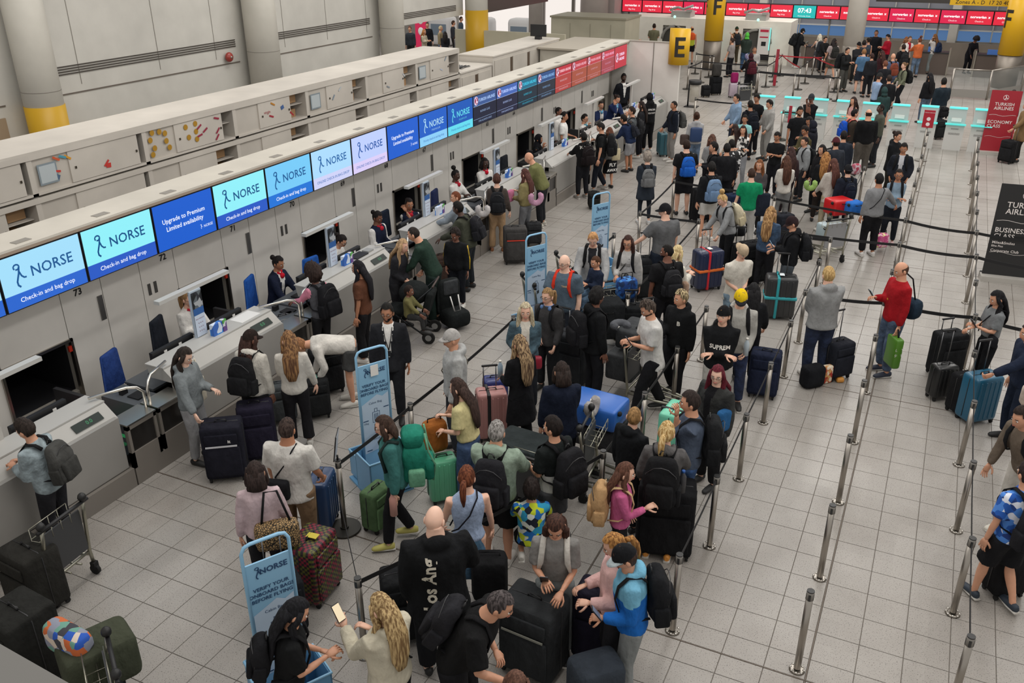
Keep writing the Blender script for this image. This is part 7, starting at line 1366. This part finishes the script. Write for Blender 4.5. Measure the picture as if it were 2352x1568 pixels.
on(drawstr, (-.3, -.05, .98), (.26, .16, .3), cloth('#4a3e3a'), 'dark handbag of the drawstring bag woman', 'handbag', 'bag', r=.05)
on(denimw, (-.12, .16, .88), (.24, .1, .2), mat('#8c1c30'), 'red handbag held by the denim jacket woman', 'handbag', 'bag', r=.04); on(denimw, (.13, .24, 1.16), (.08, .08, .17), mat('#c8c4c0'), 'white tumbler with a straw', 'tumbler', 'cup', r=.03)
on(pinkpil, (-.14, .34, 1.12), (.24, .12, .28), cloth('#c87898'), 'pink bag on the counter in front of the khaki-jacketed woman', 'handbag', 'bag', r=.05); on(ltbp, (.0, -.35, 1.22), (.02, .01, .03), BLACK, 'small black tag on the pale blue backpack', 'bag_tag', 'tag', r=.004)
on(redh, (.2, -.1, .98), (.4, .16, .34), cloth('#1a1a1c'), 'large black shoulder bag of the dark red-haired woman', 'handbag', 'bag', r=.05); on(redh, (-.24, .1, 1.12), (.12, .2, .3), cloth('#2a5c8c'), 'blue bag in front of the red-haired woman', 'handbag', 'bag', r=.05)
on(gcap, (.2, -.1, .95), (.34, .12, .4), cloth('#8e8878'), 'grey beige shoulder bag of the pale-capped man', 'tote_bag', 'bag', r=.05); on(ystripe, (.2, .02, .8), (.02, .02, .02), BLACK, 'tiny toggle on the yellow-striped boy', 'toggle', 'toggle', r=.004) if 0 else None
def phone(rec, hi, lab, lit=None, off=(0, .05, .05)):
    p = rec['hands'][hi]; t = thing('phone', lab, 'phone', place(rec, p+V(off)), rec['rz']); R = Matrix.Rotation(-.6, 4, 'X')
    MB().rbox((0, 0, 0), (.076, .011, .155), .005, M=R).obj('case', BLACK, t); MB().box(-.034, .034, -.0075, -.006, -.07, .07, M=R).obj('display', mat(lit or '#8090a8', 'glow' if lit else 'plain') if not lit or lit[0] == '#' else mat('#f0e0c0', 'glow'), t)
phone(blond, 0, 'bright lit phone held by the long-haired blonde', '#f0dcb8', (0, .06, .1)); phone(redm, 1, 'light blue lit phone in the red sweater man\'s hand', '#78b8d0', (0, .07, .06)); phone(whitet, 0, 'black phone of the white t-shirt man'); phone(ggrl, 1, 'black phone of the girl looking down in grey')
phone(gcw, 0, 'phone of the woman in a grey cropped sweater'); phone(pap, 0, 'light blue paper in the black hoodie\'s hand', '#9cc4dc'); phone(navyw, 1, 'phone lit in front of the navy blazer woman', '#a8d0e8'); phone(blueb, 0, 'black phone in the blue fleece boy\'s hand'); phone(cream, 0, 'small phone between the cream t-shirt man\'s hands')
def bottle(rec, hi, col, lab, h=.24, r=.035, off=(0, .02, -.1)):
    p = rec['hands'][hi]+V(off); t = thing('bottle', lab, 'bottle', place(rec, p), 0); m = mat(col, 'glass', a=.6) if col[0] == '~' else mat(col, rough=.4)
    MB().tube([(0, 0, -h*.5), (0, 0, h*.2), (0, 0, h*.35), (0, 0, h*.42)], [r, r, r*.5, r*.45], 12).obj('bottle_body', m, t); MB().cyl(0, 0, h*.42, h*.52, r*.5, 10).obj('bottle_cap', mat('#d8d4cc' if hi == 0 else '#2858a0'), t)
bottle(teal, 0, '#c89488', 'pale pink flask held by the teal jacket woman', .3, .042); bottle(blkd, 0, '#9cb0c0', 'clear water bottle with a blue cap', .24, .034, (0, .04, .1)); bottle(ycap, 0, '#b4c0c8', 'clear water bottle held by the yellow cap man', .26, .036, (0, .05, .1)); bottle(frost, 1, '#d8a820', 'yellow drink held by the frosted-hair boy', .16, .04, (0, .04, .05)); bottle(bpon, 1, '#3c3c40', 'black flask with a red cap in the side pocket', .26, .036, (0, -.5, .1))
# huge green rucksack
b = teal['up'](0, -.2, .9); t = thing('rucksack', 'huge emerald green hiking rucksack on the teal jacket woman', 'backpack', place(teal, b), teal['rz']); G1 = cloth('#237a66'); G2 = cloth('#6fa888')
bl = lambda q: V((q.x*(1+.03*math.sin(q.z*30)), q.y*(1+.05*math.sin(q.z*24+q.x*9)), q.z)); MB().rbox((0, -.0, .22), (.34, .27, .46), .09, n=9, fn=bl).obj('pack_body', G1, t); MB().rbox((0, -.0, .52), (.3, .25, .2), .085, n=9, fn=bl).obj('pack_lid', G1, t); MB().rbox((0, -.16, .14), (.27, .12, .26), .05).obj('front_pocket', G1, t); MB().rbox((.18, -.02, .1), (.08, .18, .22), .035).obj('side_pocket', G2, t); MB().rbox((-.18, -.02, .1), (.08, .18, .22), .035).obj('side_pocket', G2, t)
for sg in (-1, 1):
    MB().tube([teal['up'](sg*.1, -.1, 1.44)-b, teal['up'](sg*.11, .02, 1.49)-b, teal['up'](sg*.12, .13, 1.36)-b, teal['up'](sg*.16, .1, 1.12)-b], .02, 6).obj('shoulder_strap', cloth('#2c3a38'), t); MB().tube([(sg*.1, -.13, .6), (sg*.12, -.16, .38), (sg*.1, -.23, .2), (sg*.09, -.2, .0)], .012, 5).obj('webbing', G2, t)
# ------------------------------------------------------------------ luggage trolleys
def trolley(px, py, a, lab, panel='#3c3d3f', load=None, xyz=None):
    p = at(px, py, 1.02) if xyz is None else V(xyz); t = thing('luggage_trolley', lab, 'trolley', (p.x, p.y, 0), head(a)); fr = mat('#a8a698', 'metal', rough=.38)
    for sx in (-.27, .27):
        MB().tube([(sx, 0, 1.0), (sx, .03, .8), (sx*1.05, .1, .3), (sx*1.05, .08, .13)], .02, 8).obj('upright', fr, t); MB().tube([(sx*1.05, .1, .26), (sx*.8, .5, .2), (sx*.45, .9, .16)], .018, 8).obj('base_rail', fr, t)
        MB().tube([(sx*1.05-.02, .08, .06), (sx*1.05+.02, .08, .06)], .06, 12).box(sx*1.05-.03, sx*1.05+.03, .05, .11, .08, .16).obj('rear_wheel', RUBBER, t); MB().ell((sx, 0, 1.03), (.045, .045, .05), 10, 6).obj('handle_grip', mat('#1c1c1c'), t)
    MB().tube([(-.2, .88, .06), (-.16, .88, .06)], .055, 12).tube([(.16, .88, .06), (.2, .88, .06)], .055, 12).obj('front_wheels', RUBBER, t)
    MB().tube([(-.33, 0, .98), (.33, 0, .98)], .02, 8).obj('handle_bar', BLACK, t); MB().box(-.24, .24, .05, .07, .38, .88).obj('back_panel', mat(panel), t); MB().tube([(-.28, .1, .3), (.28, .1, .3)], .016, 8).obj('cross_bar', fr, t)
    m = MB(); [m.tube([(-.24, y, z), (.24, y, z)], .006, 5) for y, z in ((.05, .92), (.22, .92), (.22, .8), (.13, .78))]; [m.tube([(x, .05, .92), (x, .05, .8), (x, .22, .78), (x, .22, .92)], .005, 4) for x in (-.24, -.12, 0, .12, .24)]; m.obj('wire_basket', fr, t)
    m = MB(); [m.tube([(x, .1, .22), (x*.6, .88, .17)], .012, 6) for x in (-.15, 0, .15)]; m.obj('platform', fr, t)
    return p, head(a), t
trolley(142, 1177, 250, 'empty luggage trolley at the lower left beside the denim boy'); trolley(1213, 643, 110, 'empty trolley with black bag behind the third blue sign'); trolley(1291, 592, 110, 'trolley behind the bald man with red straps'); trolley(1405, 640, 20, 'luggage trolley pushed by the ginger man in grey')
trolley(1450, 772, 60, 'luggage trolley in front of the white t-shirt man'); trolley(1175, 1100, 150, 'luggage trolley under the large flat black suitcase', xyz=(at(1200, 1045, 1.0).x, at(1200, 1045, 1.0).y, 0)); trolley(1345, 960, 70, 'luggage trolley carrying the bright blue case'); trolley(1930, 500, 200, 'luggage trolley with red, blue and silver luggage', panel='#8a8a8c')
trolley(1500, 450, 0, 'trolley', xyz=(-50, -50, 0)) if 0 else None; trolley(255, 1500, 300, 'luggage trolley under the olive duffel at the bottom left'); trolley(1712, 190, 20, 'far luggage trolley of the maroon backpack wearer')
def onload(px, py, size, z, a, col, lab, kind='hard', rx=0, straps=()):
    p = at(px, py, z+size[2]); t = thing('suitcase', lab, 'suitcase', (p.x, p.y, z), head(a)); c = mat(col, rough=.35) if kind == 'hard' else cloth(col)
    MB().rbox((0, 0, size[2]/2), size, .05).obj('shell', c, t); MB().rbox((0, -size[1]/2-.005, size[2]*.5), (size[0]*.5, .03, size[2]*.3), .012).obj('side_pocket', c, t)
    for sx in (-1, 1):
        for sz in (.15, .85): MB().ell((sx*(size[0]/2+.02), size[1]*.3, size[2]*sz), (.03, .035, .035), 8, 6).obj('wheel', RUBBER, t)
    MB().tube([(-.07, size[1]/2, size[2]*.8), (-.06, size[1]/2+.03, size[2]*.8), (.06, size[1]/2+.03, size[2]*.8), (.07, size[1]/2, size[2]*.8)], .01, 6).obj('carry_handle', BLACK, t)
onload(1208, 1010, (.72, .5, .3), .62, 330, '#2b3132', 'large flat black suitcase lying on the trolley by the sage hoodie', 'soft'); onload(1205, 1075, (.7, .5, .3), .26, 330, '#1c1e20', 'black suitcase under the flat one by the sage hoodie', 'soft')
onload(1372, 915, (.72, .5, .3), .6, 330, '#2a62b4', 'bright blue hard suitcase lying on the trolley'); onload(1375, 965, (.7, .48, .3), .26, 330, '#3c3c3e', 'dark grey suitcase under the bright blue one', 'soft')
onload(1928, 455, (.5, .4, .34), .66, 20, '#c41c20', 'bright red hard suitcase on the trolley'); onload(1962, 462, (.38, .3, .26), .72, 20, '#2c6cc0', 'bright blue bag beside the red suitcase', 'soft'); onload(1912, 512, (.52, .4, .34), .28, 20, '#a8b8bc', 'silver wrapped suitcase with teal corners')
onload(1460, 745, (.6, .4, .3), .74, 60, '#3e4042', 'dark grey rucksack lying on the white t-shirt man\'s trolley', 'soft'); onload(1440, 800, (.6, .44, .42), .26, 60, '#4c4e50', 'grey suitcase low on the white t-shirt man\'s trolley', 'soft'); onload(1392, 690, (.56, .42, .62), .25, 10, '#202224', 'black cases on the ginger man\'s trolley', 'soft')
onload(205, 1530, (.66, .46, .3), .2, 300, '#26282a', 'black suitcase low on the bottom left trolley', 'soft')
# pushchair and car seat
p = at(1000, 648, 1.02)-Matrix.Rotation(head(262), 3, 'Z') @ V((0, -.35, 0)); t = thing('pushchair', 'black pushchair by the desk with the tablet', 'pushchair', (p.x, p.y, 0), head(262)); BK = cloth('#1c1f1f')
MB().rbox((0, .25, .5), (.4, .46, .14), .06).obj('seat', BK, t); MB().rbox((0, -.02, .68), (.4, .12, .5), .05, M=Matrix.Rotation(.3, 4, 'X')).obj('backrest', BK, t); MB().ell((0, .02, .82), (.26, .26, .2), 14, 8).obj('canopy', BK, t)
for sx in (-.25, .25):
    MB().tube([(sx, -.35, 1.02), (sx, .1, .6), (sx, .5, .12)], .015, 6).tube([(sx, .3, .5), (sx, -.25, .1)], .015, 6).obj('side_frame', mat('#303234', 'metal'), t)
    for y, r in ((.5, .09), (-.25, .11)): MB().tube([(sx-.02, y, r), (sx+.02, y, r)], r, 16).obj('wheel', RUBBER, t); MB().tube([(sx-.024, y, r), (sx+.024, y, r)], r*.5, 12).obj('wheel_hub', mat('#8a8a88'), t)
MB().tube([(-.25, -.35, 1.02), (.25, -.35, 1.02)], .018, 8).obj('push_handle', mat('#3c2c28'), t)
p = at(1035, 642, .86); t = thing('car_seat', 'black child car seat standing on the floor by the pushchair', 'car seat', (p.x, p.y, 0), head(35)); MB().rbox((0, .1, .2), (.44, .46, .3), .1).obj('seat_base', BK, t); MB().rbox((0, -.1, .52), (.44, .2, .66), .1).obj('seat_shell', BK, t)
MB().rbox((0, -.0, .72), (.28, .06, .26), .04).obj('headrest', cloth('#3c3e40'), t); MB().tube([(-.08, .1, .6), (-.06, .2, .35), (.06, .2, .35), (.08, .1, .6)], .012, 6).obj('harness', WHITE, t)
# tablet-like scene extras
t = thing('suit_case_cover', 'x', 'x', (0, 0, -50)) if 0 else None
# window ledge near the camera
q_ = [at(x_, y_, 5.3) for x_, y_ in ((-300, 1330), (0, 1478), (165, 1572), (330, 1690), (-300, 1760))]
o = MB().add([(v.x, v.y, z) for z in (5.24, 5.3) for v in q_], [(4, 3, 2, 1, 0), (5, 6, 7, 8, 9)]+[(i, (i+1) % 5, 5+(i+1) % 5, 5+i) for i in range(5)], 0, False).obj('ledge_board', mat('#8a8884', rough=.6)); tag(o, 'grey gallery ledge at the bottom left corner', 'ledge')
